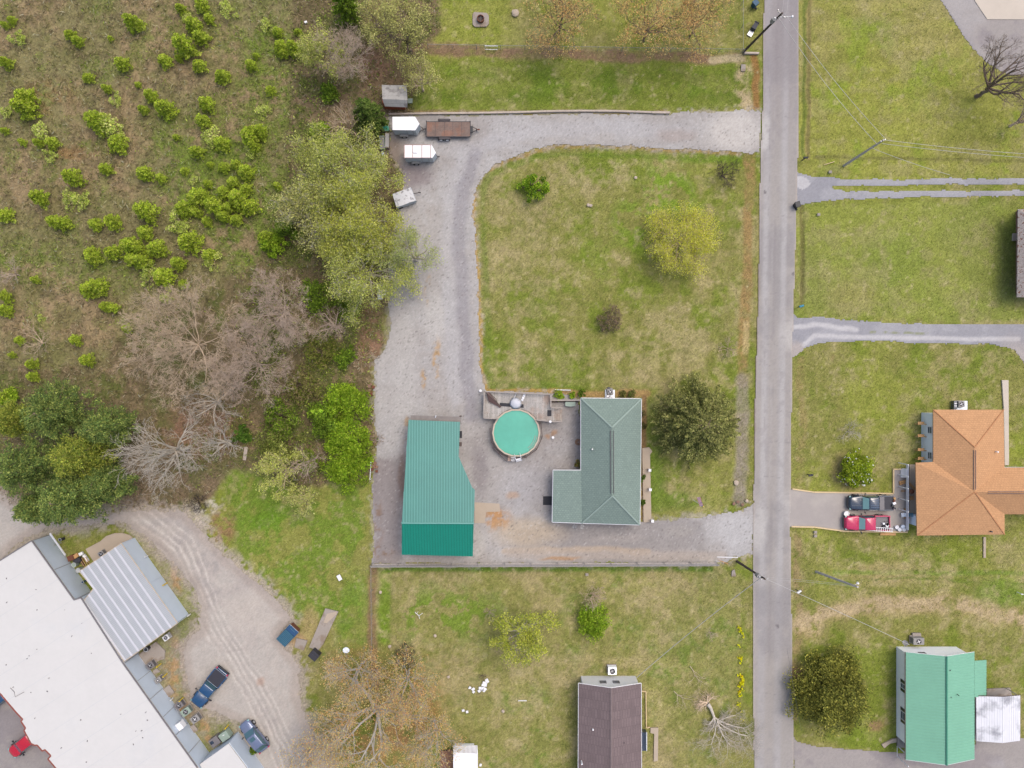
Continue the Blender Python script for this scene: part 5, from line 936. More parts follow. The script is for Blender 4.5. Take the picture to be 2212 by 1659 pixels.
# --- saplings in the brush field: seven shapes, copied
SAPC = [S(160, 178, 54), S(138, 158, 46), S(182, 194, 84), S(110, 130, 42)]
sap = [conifer('pine_sapling', 'x', 'sapling', None, 1.0, 2.2, 50+k, SAPC, [3, 3, 2, 2], boughs=38, per=90, lsize=.125, place=False, top=.35, width=.5, taper=.7) for k in range(5)]
SAPD = [S(176, 190, 92), S(150, 168, 70), S(196, 200, 120)]
sap += [bush('pine_sapling', 'x', 'sapling', None, 1.0, 1.6, 70+k, SAPD, n=1000, lsize=.13, lumps=18, place=False, bark='bark_tan', irregular=.45) for k in range(2)]
T0 = [(60,120,30),(15,150,25),(90,230,45),(440,215,34),(495,260,38),(860,145,60),(1165,50,35),(1195,95,26),(1300,30,40),(1345,110,35),(1250,160,50),(1195,300,75),(1295,240,50),(1455,50,45),(30,400,45),(785,410,50),(1055,385,45),(1285,420,40),(1435,490,50),(560,495,35),(685,570,35),(730,630,35),(975,620,45),(1065,700,65),(920,705,35),(880,540,20),(160,630,60),(160,700,65),(20,705,35),(630,790,66),(700,800,66),(755,930,60),(255,840,45),(240,920,35),(330,925,40),(130,915,28),(300,1000,40),(1335,675,50),(1310,780,50),(1365,870,55),(1430,925,50),(1270,980,45),(1620,880,60),(1640,950,46),(1610,970,40),(1650,350,24),(15,840,25),(475,1150,65),(440,1285,50),(505,1285,52),(255,1280,60),(675,1090,45),(930,1120,55),(1030,1150,35),(1590,1110,50),(1440,1080,40),(1270,1270,65),(1190,1350,60),(1390,1340,70),(1140,1430,60),(1310,1260,44),(1540,1290,60),(1620,1340,60),(945,1370,75),(20,1390,45),(340,1430,46),(405,1445,48),(610,1450,40),(725,1440,50),(930,1500,50),(1225,1570,75),(575,1640,45),(735,1635,55),(850,1590,65),(900,1620,50),(1010,1610,60),(1350,1650,45),(1130,880,24),(700,235,20),(1450,1400,44),(1500,1180,36),(1340,1190,34),(1520,1420,40),(1260,1370,40),(1440,1240,44),(1180,1470,34),(1330,1430,36),(1480,1340,38),(1180,1100,26),(1240,1160,28),(1520,1060,32),(1350,1060,26),(1590,1220,40),(1620,420,40),(1150,370,26)]
T1 = [(50,150,35),(135,200,40),(150,300,45),(240,310,50),(265,195,25),(30,700,45),(25,850,50),(85,580,35),(130,1200,30),(60,1540,50),(170,340,34)]
T2 = [(600,15,50),(860,20,60),(920,30,60),(1150,45,50),(1360,20,50),(570,215,60),(625,200,60),(965,125,62),(1055,140,66),(1180,180,35),(670,325,34),(720,335,34),(1065,275,35),(20,350,50),(20,260,40),(480,545,40),(560,675,50),(200,780,35),(195,700,35),(20,920,50),(235,400,20),(110,545,30),(60,640,24),(810,470,34),(215,150,26)]
allsap = [(x/3, y/3, r/3) for x, y, r in T0]+[(553+x/3, y/3, r/3) for x, y, r in T1]+[(x/3, 553+y/3, r/3) for x, y, r in T2]
rn = random.Random(77); used = set(); ORD = 'first second third fourth fifth sixth seventh eighth ninth tenth eleventh twelfth thirteenth fourteenth fifteenth sixteenth seventeenth eighteenth nineteenth'.split()
rows = {}
for q in sorted(allsap): rows.setdefault(int(q[1]//50), []).append(q)
rk = sorted(rows)
for i, (x, y, r_) in enumerate(allsap):
    k = rn.choice((0, 1, 2, 3, 4, 0, 1, 2, 3, 4, 5, 6)); H_ = 1.3+r_*.085; v = P(x, y, H_*.45); o = sap[k] if k not in used else copy_tree(sap[k]); used.add(k)
    s_ = r_/PPM*1.3; o.location = (v.x, v.y, -.15); o.rotation_euler = (0, 0, rn.uniform(0, 6.28)); o.scale = (s_*rn.uniform(.85, 1.2), s_*rn.uniform(.85, 1.15), s_*rn.uniform(.8, 1.1))
    b = int(y//50); o['label'] = '%s %s pine sapling, %s from the left in the %s row down the brush field' % ('big' if r_ > 19 else ('small' if r_ < 13 else 'middling'), 'pale' if k > 4 else 'bright', ORD[rows[b].index((x, y, r_))], ORD[rk.index(b)]); o['category'] = 'sapling'; o['group'] = 'pine saplings scattered over the brush field'
# --- woods
GREY = 'bark_grey'
A = []

tree('bare_tree', 'silvery bare tree at the top of the woods, above and left of the red shed', 'tree', (740, 112), 66, 10, 1, 'bark_pink', levels=5, kids=(5, 5, 5, 4), limbs=10, rlim=.010, trunk_r=.12)
tree('budding_tree', 'yellow-green budding tree on the left flank of the silvery bare tree', 'tree', (690, 115), 52, 9, 2, 'bark_tan', YG, None, 5200, .17, .22, levels=4, limbs=7)
tree('budding_tree', 'wide pale yellow budding tree above the red shed', 'tree', (872, 62), 84, 10.5, 3, 'bark_brown', OLIVE, None, 9000, .15, .26, levels=4, kids=(5, 5, 5), limbs=8)
tree('budding_tree', 'thin pale budding tree between the red shed and the north lawn', 'tree', (905, 165), 46, 7, 31, 'bark_tan', OLIVE, None, 2600, .14, .2, levels=4, limbs=6)
tree('budding_tree', 'pale budding tree touching the top edge above the fire pit pad', 'tree', (800, 15), 48, 9, 32, 'bark_tan', OLIVE, None, 3600, .15, .2, levels=4, limbs=7)
conifer('cedar', 'dark green cedar cut off by the top edge beside the silvery bare tree', 'tree', (745, 10), 44, 7, 4, BRG, boughs=90, per=90, lsize=.24)

tree('bare_tree', 'spindly bare tan tree against the dark green cedar left of the trailers', 'tree', (745, 262), 52, 8, 6, 'bark_tan', levels=4, kids=(5, 4, 4), limbs=8, rlim=.009)
conifer('cedar', 'dark green cedar overhanging the gravel left of the upper white trailer', 'tree', (795, 248), 46, 7.5, 7, [S(84, 104, 44), S(62, 84, 34), S(112, 128, 62)], boughs=90, per=110, lsize=.25, taper=.6)
bush('shrub', 'bright green shrub at the foot of the tan bare tree left of the trailers', 'shrub', (690, 285), 24, 2.6, 8, LIME, n=2200)
bush('shrub', 'green shrub under the silvery bare tree at the woods edge', 'shrub', (710, 200), 24, 2.4, 9, BRG, n=1600)
for i, (x, y, r_, H_, nl, lb, c_) in enumerate(((735, 368, 118, 11, 26000, 'big yellow-green tree with grey limbs left of the white tarp-covered trailer', YG), (768, 478, 108, 11.5, 26000, 'broad yellow tree in the middle of the wood edge beside the gravel', [S(168, 170, 74), S(150, 154, 66), S(186, 186, 98)]), (785, 580, 106, 10.5, 20000, 'yellow-green tree above the stacked white panels', YG), (672, 450, 84, 9, 12000, 'olive tree on the field side of the big yellow tree', OLIVE))):
    tree('budding_tree', lb, 'tree', (x, y), r_, H_, 40+i, GREY, c_+[S(112, 122, 66)], [3, 3, 2, 1.0], nl, .16, .42, levels=5, kids=(4, 4, 4, 3), limbs=11, rlim=.014)
tree('budding_tree', 'thin-crowned tree reaching over the gravel from the wood edge', 'tree', (888, 545), 66, 9, 45, GREY, [S(134, 146, 84), S(156, 164, 98)], None, 5200, .13, .3, levels=4, kids=(5, 5, 4), limbs=7)
tree('bare_tree', 'grey-violet bare tree, upper of the two beside the gravel edge thicket', 'tree', (590, 668), 98, 10.5, 10, 'bark_pink', levels=5, kids=(6, 6, 5, 5), limbs=11, rlim=.010, trunk_r=.12)
tree('bare_tree', 'huge hazy beige bare tree at the edge of the brush field', 'tree', (395, 738), 146, 11, 11, 'bark_tan', levels=5, kids=(7, 6, 6, 5), limbs=12, rlim=.011, trunk_r=.12)
tree('bare_tree', 'pinkish bare tree right of the huge beige one', 'tree', (535, 785), 94, 9.5, 12, 'bark_pink', levels=5, kids=(6, 5, 5, 5), limbs=10, rlim=.010, trunk_r=.12)
tree('bare_tree', 'pale bare tree with thick limbs beside the dark pines', 'tree', (355, 975), 108, 11.5, 13, GREY, levels=4, kids=(6, 6, 5, 4), limbs=11, trunk_r=.26, lean=(-.5, -.4), rlim=.014, wander=.16)
tree('bare_tree', 'small pale bare tree reaching right from the thick-limbed one', 'tree', (468, 958), 52, 8, 14, GREY, levels=4, kids=(5, 5, 4), limbs=7, rlim=.012)
tree('bare_tree', 'low bare tree lying left-right over reddish leaf litter', 'tree', (455, 868), 74, 6, 15, GREY, levels=4, kids=(5, 5, 4), limbs=8, rlim=.012, zc=.5)
tree('bare_tree', 'thin bare tree over the leaf litter next to the gravel', 'tree', (712, 700), 48, 7, 16, 'bark_pink', levels=4, kids=(6, 5, 4), limbs=8)
tree('bare_tree', 'faint bare bush lying in the brush field near the left edge', 'tree', (80, 740), 46, 2.5, 17, 'bark_tan', levels=4, kids=(5, 5, 4), limbs=7, rlim=.008)
tree('bare_tree', 'bare pinkish brush at the left edge of the brush field', 'tree', (20, 590), 40, 3, 171, 'bark_pink', levels=4, kids=(5, 5, 4), limbs=7, rlim=.008)
PINE = [S(122, 138, 72), S(96, 118, 62), S(150, 158, 84), S(78, 98, 54)]; PINEY = [S(152, 160, 66), S(128, 142, 60), S(172, 172, 80), S(92, 112, 50)]
for i, (x, y, r_, H_, lb, c_) in enumerate(((60, 1010, 100, 13, 'dark pine crown on the left edge, above the street bend', PINE), (158, 1075, 92, 12.5, 'lowest dark pine crown, overhanging the gravel road', PINE), (125, 890, 92, 12, 'topmost dark pine crown bordering the brush field', PINE), (178, 985, 78, 12, 'yellowish pine crown in the middle of the dark pines', PINEY), (232, 925, 66, 10.5, 'pine crown on the right side of the dark pines, touching the bare trees', PINE), (30, 905, 56, 9, 'small yellow-green pine crown at the left edge of the pines', PINEY), (232, 1045, 62, 10, 'pine crown at the lower right of the dark pines', PINE), (85, 1095, 52, 9, 'pine crown over the gravel road at the lower left of the pines', PINE))):
    conifer('pine_tree', lb, 'tree', (x, y), r_, H_, 20+i, c_, [3, 3, 2, 2], boughs=95, per=330, lsize=.21, top=.5, taper=.5, width=.55, tuft=9, h0=.35, zc=.6, rv=.65)
for i, (x, y, r_, H_, n_, c_, lb) in enumerate(((605, 905, 44, 3.6, 5000, BRG+[S(120, 116, 70)], 'olive thicket left of the bright green hedge of shrubs'), (745, 872, 52, 4.2, 9000, LIME, 'topmost bright green shrub along the gravel edge'), (700, 905, 46, 3.8, 6000, BRG, 'mid green shrub behind the bright ones by the gravel'), (690, 893, 18, 4.2, 1500, [S(172, 206, 72), S(150, 190, 50)], 'small lime shrub standing out among the darker shrubs'), (748, 955, 54, 4.2, 9000, LIME, 'middle bright green shrub along the gravel edge'), (752, 1015, 50, 3.8, 8000, LIME, 'lowest bright green shrub along the gravel edge'), (600, 970, 50, 3.2, 5000, [S(100, 114, 48), S(124, 128, 66)], 'dull green thicket above the yellow budding tree'), (650, 830, 44, 3, 3200, [S(112, 120, 52), S(128, 116, 80)], 'brownish green thicket below the bare trees'), (583, 528, 26, 3.2, 3000, LIME, 'bright green shrub between field and the big yellow trees'), (620, 500, 30, 3, 2400, BRG, 'mid green shrub left of the big yellow trees'), (680, 640, 40, 3, 2600, BRG, 'green shrub below the yellow trees'), (750, 660, 34, 3, 2200, BRG, 'dark green shrub beside the leaf litter strip'), (740, 770, 30, 2.6, 1800, BRG, 'small green shrub left of the brush pile'), (690, 760, 40, 2.6, 2000, [S(130, 124, 70), S(104, 116, 44)], 'straggly green and brown shrub near the brush pile'), (521, 940, 20, 2.4, 2200, [S(70, 100, 34), S(88, 116, 44)], 'small round dark green shrub above the plank in the clearing'), (560, 640, 30, 2.4, 1400, [S(112, 124, 52), S(96, 104, 50)], 'green undergrowth under the grey-violet bare tree'), (665, 1000, 26, 3, 2200, [S(120, 136, 50)], 'small green shrub between the budding trees and bright shrubs'))):
    bush('shrub', lb, 'shrub', (x, y), r_, H_, 100+i, c_, n=n_, lsize=.2, lumps=46 if r_ > 30 else 22)
bush('shrub', 'lime shrub at the left edge of the dark pines', 'shrub', (14, 862), 22, 2.8, 190, LIME, n=1600, lumps=20)
tree('budding_tree', 'pale yellow budding tree at the bottom of the thicket', 'tree', (608, 1020), 58, 6, 46, 'bark_tan', [S(178, 182, 92), S(190, 190, 116), S(150, 160, 76)], None, 4200, .17, .2, levels=4, limbs=8)
tree('budding_tree', 'small tan-green budding tree lowest in the thicket above the lawn', 'tree', (662, 1078), 36, 5, 47, 'bark_tan', [S(160, 168, 90), S(180, 176, 110)], None, 2400, .15, .18, levels=4, limbs=7)
tree('bare_tree', 'bare pinkish tree between the pale yellow tree and the bright shrubs', 'tree', (660, 1000), 46, 5.5, 48, 'bark_pink', levels=4, kids=(6, 5, 4), limbs=8)
# --- trees and shrubs on the lawns
bush('young_tree', 'small bright green leafy tree on the upper left of the main lawn', 'tree', (1150, 402), 34, 4.0, 200, LIME+[S(84, 124, 30)], n=3600, lsize=.2, lumps=26, irregular=.5, rad=.26)
tree('yellow_tree', 'round bright yellow flowering tree in the middle of the main lawn', 'tree', (1477, 515), 80, 6.0, 201, 'bark_tan', [S(196, 192, 70), S(178, 178, 62), S(208, 204, 108), S(160, 162, 66)], None, 19000, .13, .36, levels=4, kids=(7, 6, 5), limbs=14, fork=.15, wander=.14)
tree('bare_shrub', 'dark bare spreading shrub at the upper right of the main lawn', 'shrub', (1568, 370), 36, 3.2, 202, 'bark_dark', levels=4, kids=(6, 5, 4), limbs=10, fork=.12, trunk_r=.08, rlim=.010)
tree('bare_shrub', 'round greyish bare shrub in the lower part of the main lawn', 'shrub', (1317, 688), 30, 2.4, 203, 'bark_brown', [S(140, 118, 100), S(120, 112, 66)], None, 2200, .1, .1, levels=4, kids=(6, 6, 5), limbs=12, fork=.1, trunk_r=.06, rlim=.010)
tree('bare_shrub', 'small tan bare shrub by the roadside strip right of the main lawn', 'shrub', (1578, 752), 26, 1.6, 204, 'bark_tan', levels=3, kids=(6, 6), limbs=9, fork=.1, trunk_r=.05, rlim=.010)
conifer('evergreen_tree', 'big dark olive evergreen on the lawn between green-roofed house and street', 'tree', (1510, 912), 114, 8.5, 205, [S(134, 136, 80), S(108, 114, 62), S(160, 158, 98), S(88, 92, 52)], [3, 3, 2, 2], boughs=280, per=240, lsize=.24, top=.34, taper=.5, width=.3, droop=.12, rv=.5)
bush('flowering_shrub', 'round green shrub dotted with pale blossoms left of the orange-roofed house', 'shrub', (1858, 1018), 43, 3.4, 206, [S(128, 146, 34), S(98, 118, 28), S(152, 164, 54)], n=9000, lsize=.18, lumps=70, extra=(160, [S(236, 216, 206), S(240, 232, 220)], .17))
tree('bare_shrub', 'faint grey bare shrub on the lawn left of the orange-roofed house', 'shrub', (1842, 932), 30, 2.0, 207, GREY, levels=3, kids=(7, 6), limbs=10, fork=.1, trunk_r=.05, rlim=.008)
bush('evergreen_tree', 'big round olive evergreen at the street corner left of the mint roof', 'tree', (1805, 1502), 90, 6.5, 208, [S(130, 130, 58), S(102, 106, 48), S(156, 152, 72), S(78, 82, 40)], [3, 3, 2, 1.5], n=34000, lsize=.2, lumps=130, irregular=.2, rad=.42, sy=1.05)
tree('budding_tree', 'yellow-green budding tree in the south yard above the debris pile', 'tree', (1130, 1375), 72, 6.5, 209, GREY, [S(166, 172, 66), S(186, 186, 90), S(136, 148, 60)], None, 9000, .18, .2, levels=4, kids=(6, 5, 5), limbs=9)
bush('shrub', 'bright green shrub in the south yard north of the brown-roofed house', 'shrub', (1285, 1345), 40, 2.8, 210, LIME, n=6500, lsize=.17, lumps=50)
tree('bare_shrub', 'tan bare shrub directly above the bright green one in the south yard', 'shrub', (1283, 1290), 30, 3, 211, 'bark_tan', levels=4, kids=(6, 5, 4), limbs=8, fork=.15, rlim=.009)
tree('bare_shrub', 'tiny pinkish bare shrub in the south yard near the street', 'shrub', (1537, 1370), 16, 1.3, 212, 'bark_pink', levels=3, kids=(6, 5), limbs=7, fork=.1, trunk_r=.04)
tree('brush_heap', 'small heap of bare twigs left of the yellow-green tree in the south yard', 'brush pile', (1058, 1325), 14, .8, 213, 'bark_pink', levels=3, kids=(6, 5), limbs=8, fork=.08, trunk_r=.04)
tree('brush_heap', 'dark brush heap in the orange leaf litter south of the dirt strip', 'brush pile', (878, 1422), 30, 1.4, 214, 'bark_dark', levels=4, kids=(6, 5, 4), limbs=12, fork=.08, trunk_r=.06, rlim=.012)
tree('brush_heap', 'dark reddish brush heap at the end of the gravel road below the bare trees', 'brush pile', (425, 1088), 24, 1.2, 215, 'bark_dark', levels=4, kids=(6, 5, 4), limbs=11, fork=.08, trunk_r=.05, rlim=.010)
tree('brush_heap', 'pile of tan cut branches beside the gravel at the wood edge', 'brush pile', (780, 772), 30, .9, 216, 'bark_tan', levels=3, kids=(5, 4), limbs=12, fork=.05, trunk_r=.05, rlim=.012)
tree('brush_heap', 'round nest of twigs on the gravel edge beside the bright green shrubs', 'brush pile', (815, 948), 16, .6, 217, 'bark_pink', levels=3, kids=(6, 5), limbs=12, fork=.05, trunk_r=.04, rlim=.010)
tree('brush_heap', 'brown twig pile by the south yard debris', 'brush pile', (1042, 1462), 11, .6, 218, 'bark_brown', levels=3, kids=(6, 5), limbs=8, fork=.05, trunk_r=.03)
for i, (x, y, r_, H_, nl, lb, lean) in enumerate(((765, 1470, 66, 10, 3800, 'orange-budding tree right of the black dumpster', (-.3, .2)), (868, 1490, 74, 10.5, 5500, 'orange-budding tree over the leaf litter below the dark brush heap', (.4, .3)), (925, 1610, 66, 11, 3500, 'orange-budding tree beside the white shed at the bottom edge', (.6, -.2)), (720, 1600, 72, 10, 3500, 'orange-budding tree over the gravel lot at the bottom edge', (-.6, -.2)), (660, 1640, 50, 8, 1600, 'sparse orange-budding tree reaching furthest left over the gravel lot', (-.4, -.2)))):
    tree('budding_tree', lb, 'tree', (x, y), r_, H_, 60+i, 'bark_white', ORG, None, int(nl*1.1), .13, .42, levels=4, kids=(6, 5, 5), limbs=8, lean=lean, rlim=.010, trunk_r=.15)
for i, (x, y, r_, H_, nl, lb) in enumerate(((1214, 28, 84, 8.5, 6500, 'orange-budding tree, left of those along the top edge'), (1410, 40, 98, 9.5, 9000, 'widest orange-budding tree along the top edge'), (1510, 40, 80, 8, 5500, 'orange-budding tree at the top edge nearest the street'))):
    tree('budding_tree', lb, 'tree', (x, y), r_, H_, 90+i, 'bark_brown', ORG, None, nl, .13, .34, levels=4, kids=(6, 5, 5), limbs=8, rlim=.012, trunk_r=.15)
tree('budding_tree', 'largest orange-budding tree with long white limbs at the bottom edge', 'tree', (822, 1588), 176, 11, 63, 'bark_white', ORG, None, 11500, .13, .42, levels=4, kids=(6, 5, 5), limbs=7, rlim=.012, trunk_r=.34, fork=.2, wander=.2, lean=(-1.5, 1.0))
tree('bare_tree', 'tall bare tree with a thick leaning trunk at the top right corner', 'tree', (2178, 165), 92, 10, 219, 'bark_brown', levels=5, kids=(5, 5, 4, 4), limbs=7, trunk_r=.30, rlim=.010, wander=.2)
tree('bare_tree', 'reddish bare tree cut off by the right edge below the tall leaning one', 'tree', (2225, 250), 40, 6, 220, 'bark_pink', levels=4, kids=(5, 5, 4), limbs=7, rlim=.009)
# shrubs round the houses
for i, (x, y, r_, H_, c_, lb) in enumerate(((1207, 855, 13, 1.0, LIME, 'left one of three yellow-green shrubs in the bed between deck and house'), (1238, 854, 9, .9, LIME, 'middle one of three shrubs in the bed between deck and house'), (1258, 850, 10, 1.2, BRG, 'right, darker one of three shrubs in the bed between deck and house'), (1364, 850, 10, .8, [S(96, 116, 50), S(120, 110, 70)], 'small shrub in the soil at the north-east corner of the green house'), (1345, 851, 8, .7, [S(110, 110, 60)], 'low dull shrub right of the north air conditioner pad'), (1388, 1035, 9, .9, [S(90, 110, 46)], 'low green shrub at the east wall of the green house'), (1389, 1085, 7, .8, [S(84, 104, 40)], 'smaller low shrub below it along the east wall of the green house'), (1389, 893, 10, .9, [S(96, 100, 56), S(120, 100, 70)], 'brownish shrub at the upper east wall of the green house'), (1389, 920, 8, .8, [S(100, 96, 56)], 'dull shrub beneath the brownish one at the upper east wall'), (1250, 1004, 10, .5, [S(120, 140, 60), S(150, 120, 80)], 'weeds in the inner corner of the L-shaped green roof'), (545, 1625, 9, 1.2, BRG, 'small green shrub between annex and silver car'), (803, 1555, 14, 2.0, BRG, 'green shrub beneath the orange-budding trees'))):
    bush('shrub', lb, 'shrub', (x, y), r_, H_, 230+i, c_, n=900, lsize=.13, lumps=14)
# uprooted dead tree lying by the street
v = P(1532, 1502 + 20); t = thing('fallen_tree', 'uprooted dead grey tree lying with bare limbs spread beside the street', 'fallen tree', (v.x, v.y, 0))
sgs = []; rn = random.Random(12)
def fb(p, d, L_, r0, lv):
    n = 4; pr = p
    for i in range(n):
        d = (d+Vector((rn.uniform(-1, 1), rn.uniform(-1, 1), rn.uniform(-.3, .3)))*.22).normalized(); q = pr+d*(L_/n); q.z = max(.06, q.z*.8+.04); sgs.append((*pr, *q, max(.008, r0*(1-.5*i/n)), max(.006, r0*(1-.5*(i+1)/n)), lv)); pr = q
        if lv < 4:
            for s_ in ((-1, 1) if lv > 0 or i > 1 else ()):
                if rn.random() < .75: a = math.atan2(d.y, d.x)+s_*rn.uniform(.4, 1.0); fb(pr.copy(), Vector((math.cos(a), math.sin(a), rn.uniform(0, .6))), L_*rn.uniform(.45, .65), r0*rn.uniform(.4, .6)*(1-.12*i), lv+1)
fb(Vector((-.3, .3, .4)), Vector((.55, -.83, 0)), 2.6, .26, 0)
for a, L_ in ((-.25, 3.4), (-.75, 4.2), (-1.25, 3.6), (-1.9, 3.0), (.35, 2.4)): fb(Vector((.9, -1.9, .45)), Vector((math.cos(a), math.sin(a), .15)), L_, .085, 1)
wood('trunk', np.array(sgs, dtype=np.float32), M['bark_grey'], t); sgs = []
for a in (1.2, 1.9, 2.6, 3.3, 4.0): fb(Vector((-.3, .4, .35)), Vector((math.cos(a), math.sin(a), .3)), 1.2, .09, 2)
wood('roots', np.array(sgs, dtype=np.float32), M['bark_tan'], t)
for nm, (x, y), a0, lb in (('fallen_branch', (1455, 1492), -.7, 'thin forked dead branch in the grass left of the fallen tree'), ('fallen_branch', (1490, 1438), -.9, 'reddish dead branch in the grass above the fallen tree')):
    sgs = []; v = P(x, y); t = thing(nm, lb, 'branch', (v.x, v.y, 0)); fb(Vector((0, 0, .1)), Vector((math.cos(a0), math.sin(a0), 0)), 2.6, .04, 2); wood('wood', np.array(sgs, dtype=np.float32), M['bark_pink'], t)
# --- stuff nobody could count: brush on the field and wood floor, daffodils, tufts
def scatter(name, label, cat, maskf, n, seed, cols, size, hmax, axis_up=.35, aspect=.22, colf=None, z0=-.12, mult=3):
    r = np.random.RandomState(seed); j = r.randint(0, NY, n*mult); i = r.randint(0, NX, n*mult); w = maskf[j, i]; k = np.nonzero(r.rand(n*mult) < w)[0][:n]; j, i = j[k], i[k]; m_ = len(k)
    Pn = np.stack([gx[i]+r.uniform(-.1, .1, m_), gy[j]+r.uniform(-.1, .1, m_), z0+r.rand(m_)**1.5*hmax], -1)
    cc = palette(m_, cols, [1]*len(cols), seed, .28)
    if colf is not None: cc = cc*.5+colf[j, i]*.62*(1+.22*r.randn(m_, 1))
    ax = r.randn(m_, 3)*np.array([1, 1, axis_up]); return tag(leaves(name, Pn, size, cc, None, seed, up=.3, aspect=aspect, jit=.4, axis=ax), label, cat, kind='stuff')
inf = (np.abs(GX) < 67) & (np.abs(GY) < 51)
fieldm = (1-sm(np.minimum(sFIELD, sWOOD), -6, 2))*inf
gsoft = np.clip(green*sm(n3*.5+n4*.5, .34, .52)+sm(n2, .52, .66)*.5+(sWOOD < 0)*(DY > 620)*(DX > 500)*.5*sm(n7, .45, .6), 0, 1)
scatter('dry_brush', 'dense dry brown grass and twigs covering the field and wood floor', 'brush', fieldm*(.35+.65*sm(n4, .3, .6)), 190000, 301, [S(150, 130, 104), S(112, 98, 72), S(204, 186, 150), S(92, 90, 58), S(138, 136, 76)], .42, .45, aspect=.15, colf=GRD)
scatter('undergrowth', 'low green and olive undergrowth filling the wood beside the gravel drive', 'undergrowth', (sWOOD < 0)*inf*((DX > 520)*(DY > 600)*(DY < 1060)+(DX > 620)*(DY < 620))*sm(n7*.6+n2*.4, .38, .54), 60000, 305, [S(128, 142, 56), S(100, 118, 46), S(150, 156, 78), S(84, 98, 42)], .24, 1.3, aspect=.5)
scatter('green_brambles', 'tangled green brambles spreading through the brush field', 'brambles', fieldm*gsoft, 110000, 302, [S(120, 146, 46), S(96, 120, 36), S(148, 166, 70), S(70, 92, 34)], .28, .6, colf=None)
lawnm = (1-fieldm)*inf*(sdf(ROAD, 0) > 3)
for q in (GRAVEL, LOT, R_SE, R_NE, D1a, D2, D3, FRONT): lawnm = lawnm*(sdf(q, 3) > 1)
scatter('lawn_grass', 'short patchy spring grass growing over all the lawns', 'grass', lawnm, 150000, 303, [S(150, 150, 70), S(120, 140, 44), S(176, 166, 112), S(96, 112, 40)], .12, .10, aspect=.4, colf=GRD, z0=-.14)
daff = np.zeros((NY, NX)); rr2 = np.random.RandomState(4)
for k in range(26): yy = rr2.choice([1360, 1375, 1395, 1425, 1450, 1465, 1480, 1495, 1530, 1560])+rr2.uniform(-9, 9); daff = np.maximum(daff, (np.hypot(DX-1600-rr2.uniform(-5, 5), DY-yy) < rr2.uniform(2.5, 4.5)))
scatter('daffodils', 'row of yellow daffodils in the roadside grass by the south yard', 'flowers', daff*1.0, 1500, 304, [S(250, 220, 30), S(240, 200, 20)], .2, .2, aspect=1, z0=.0, mult=900)
# ------------------------------------------------------------------ vehicles
def outline(x0, x1, w0, w1, r, z, n=5):
    r = min(r, w0*.9, w1*.9); out = []
    for (cx_, cy_, a0) in ((x1-r, w1-r, 0), (x0+r, w0-r, 90), (x0+r, -w0+r, 180), (x1-r, -w1+r, 270)):
        for k in range(n): a = R(a0+90*k/(n-1)); out.append((cx_+r*math.cos(a), cy_+r*math.sin(a), z))
    return out
def panel(mb, q, t=.02):
    q = [Vector(p) for p in q]; n = (q[1]-q[0]).cross(q[2]-q[0]).normalized()*t; return mb.add(q+[p+n for p in q], [(3, 2, 1, 0), (4, 5, 6, 7), (0, 1, 5, 4), (1, 2, 6, 5), (2, 3, 7, 6), (3, 0, 4, 7)])
def greenhouse(t, b0, b1, t0, t1, zb, zt, wb, wt, paint, glass, rear_hatch=False):
    """cabin with pillars, windscreen, rear and side glass; b = base x range, t = roof x range"""
    MB().loft([outline(b0, b1, wb, wb*.96, .12, zb), outline(t0-.03, t1+.03, wt+.02, wt, .14, zt-.05), outline(t0+.06, t1-.06, wt-.06, wt-.07, .14, zt)]).build('cabin', paint, t, True)
    f = lambda a, b, k: a+(b-a)*k
    m = MB(); panel(m, [(f(b1, t1, .06), -wb*.86, f(zb, zt, .06)), (f(b1, t1, .06), wb*.86, f(zb, zt, .06)), (f(b1, t1, .9), wt*.88, f(zb, zt, .9)), (f(b1, t1, .9), -wt*.88, f(zb, zt, .9))], .03); m.build('windscreen', glass, t)
    m = MB(); panel(m, [(f(b0, t0, .1), wb*.84, f(zb, zt, .1)), (f(b0, t0, .1), -wb*.84, f(zb, zt, .1)), (f(b0, t0, .88), -wt*.86, f(zb, zt, .88)), (f(b0, t0, .88), wt*.86, f(zb, zt, .88))], .03); m.build('rear_window', glass, t)
    for s in (-1, 1):
        m = MB(); q = [(f(b0, t0, .2)+.08, s*(f(wb, wt, .2)), f(zb, zt, .2)), (f(b1, t1, .2)-.1, s*(f(wb, wt, .2)), f(zb, zt, .2)), (f(b1, t1, .85)-.06, s*f(wb, wt, .85), f(zb, zt, .85)), (f(b0, t0, .85)+.06, s*f(wb, wt, .85), f(zb, zt, .85))]
        panel(m, q if s < 0 else q[::-1], .02); m.build('side_window', M['glass'], t)
def wheels(t, xs, w, r=.38):
    for x in xs:
        for s in (-1, 1):
            o = MB().wheel((0, 0, 0), r, .26).build('wheel', M['rubber'], t, True); o.location = (x, s*(w-.1), r); MB().wheel((0, s*.02, 0), r*.58, .25).build('rim', M['steel'], o)
def lamps(t, xf, xr, w, z):
    for s in (-1, 1):
        MB().box((xf-.1, s*(w-.22), z), (.22, .34, .14), -s*.35).build('headlight', M['glass_pale'], t, bevel=.02); MB().box((xr+.05, s*(w-.12), z+.05), (.12, .16, .3)).build('taillight', M['car_red'], t)
def mirrors(t, x, w, z):
    for s in (-1, 1): MB().tube([(x, s*w, z), (x-.05, s*(w+.2), z+.05)], .03, 5).box((x-.06, s*(w+.24), z+.08), (.12, .2, .18), s*.3).build('mirror', M['black'], t)
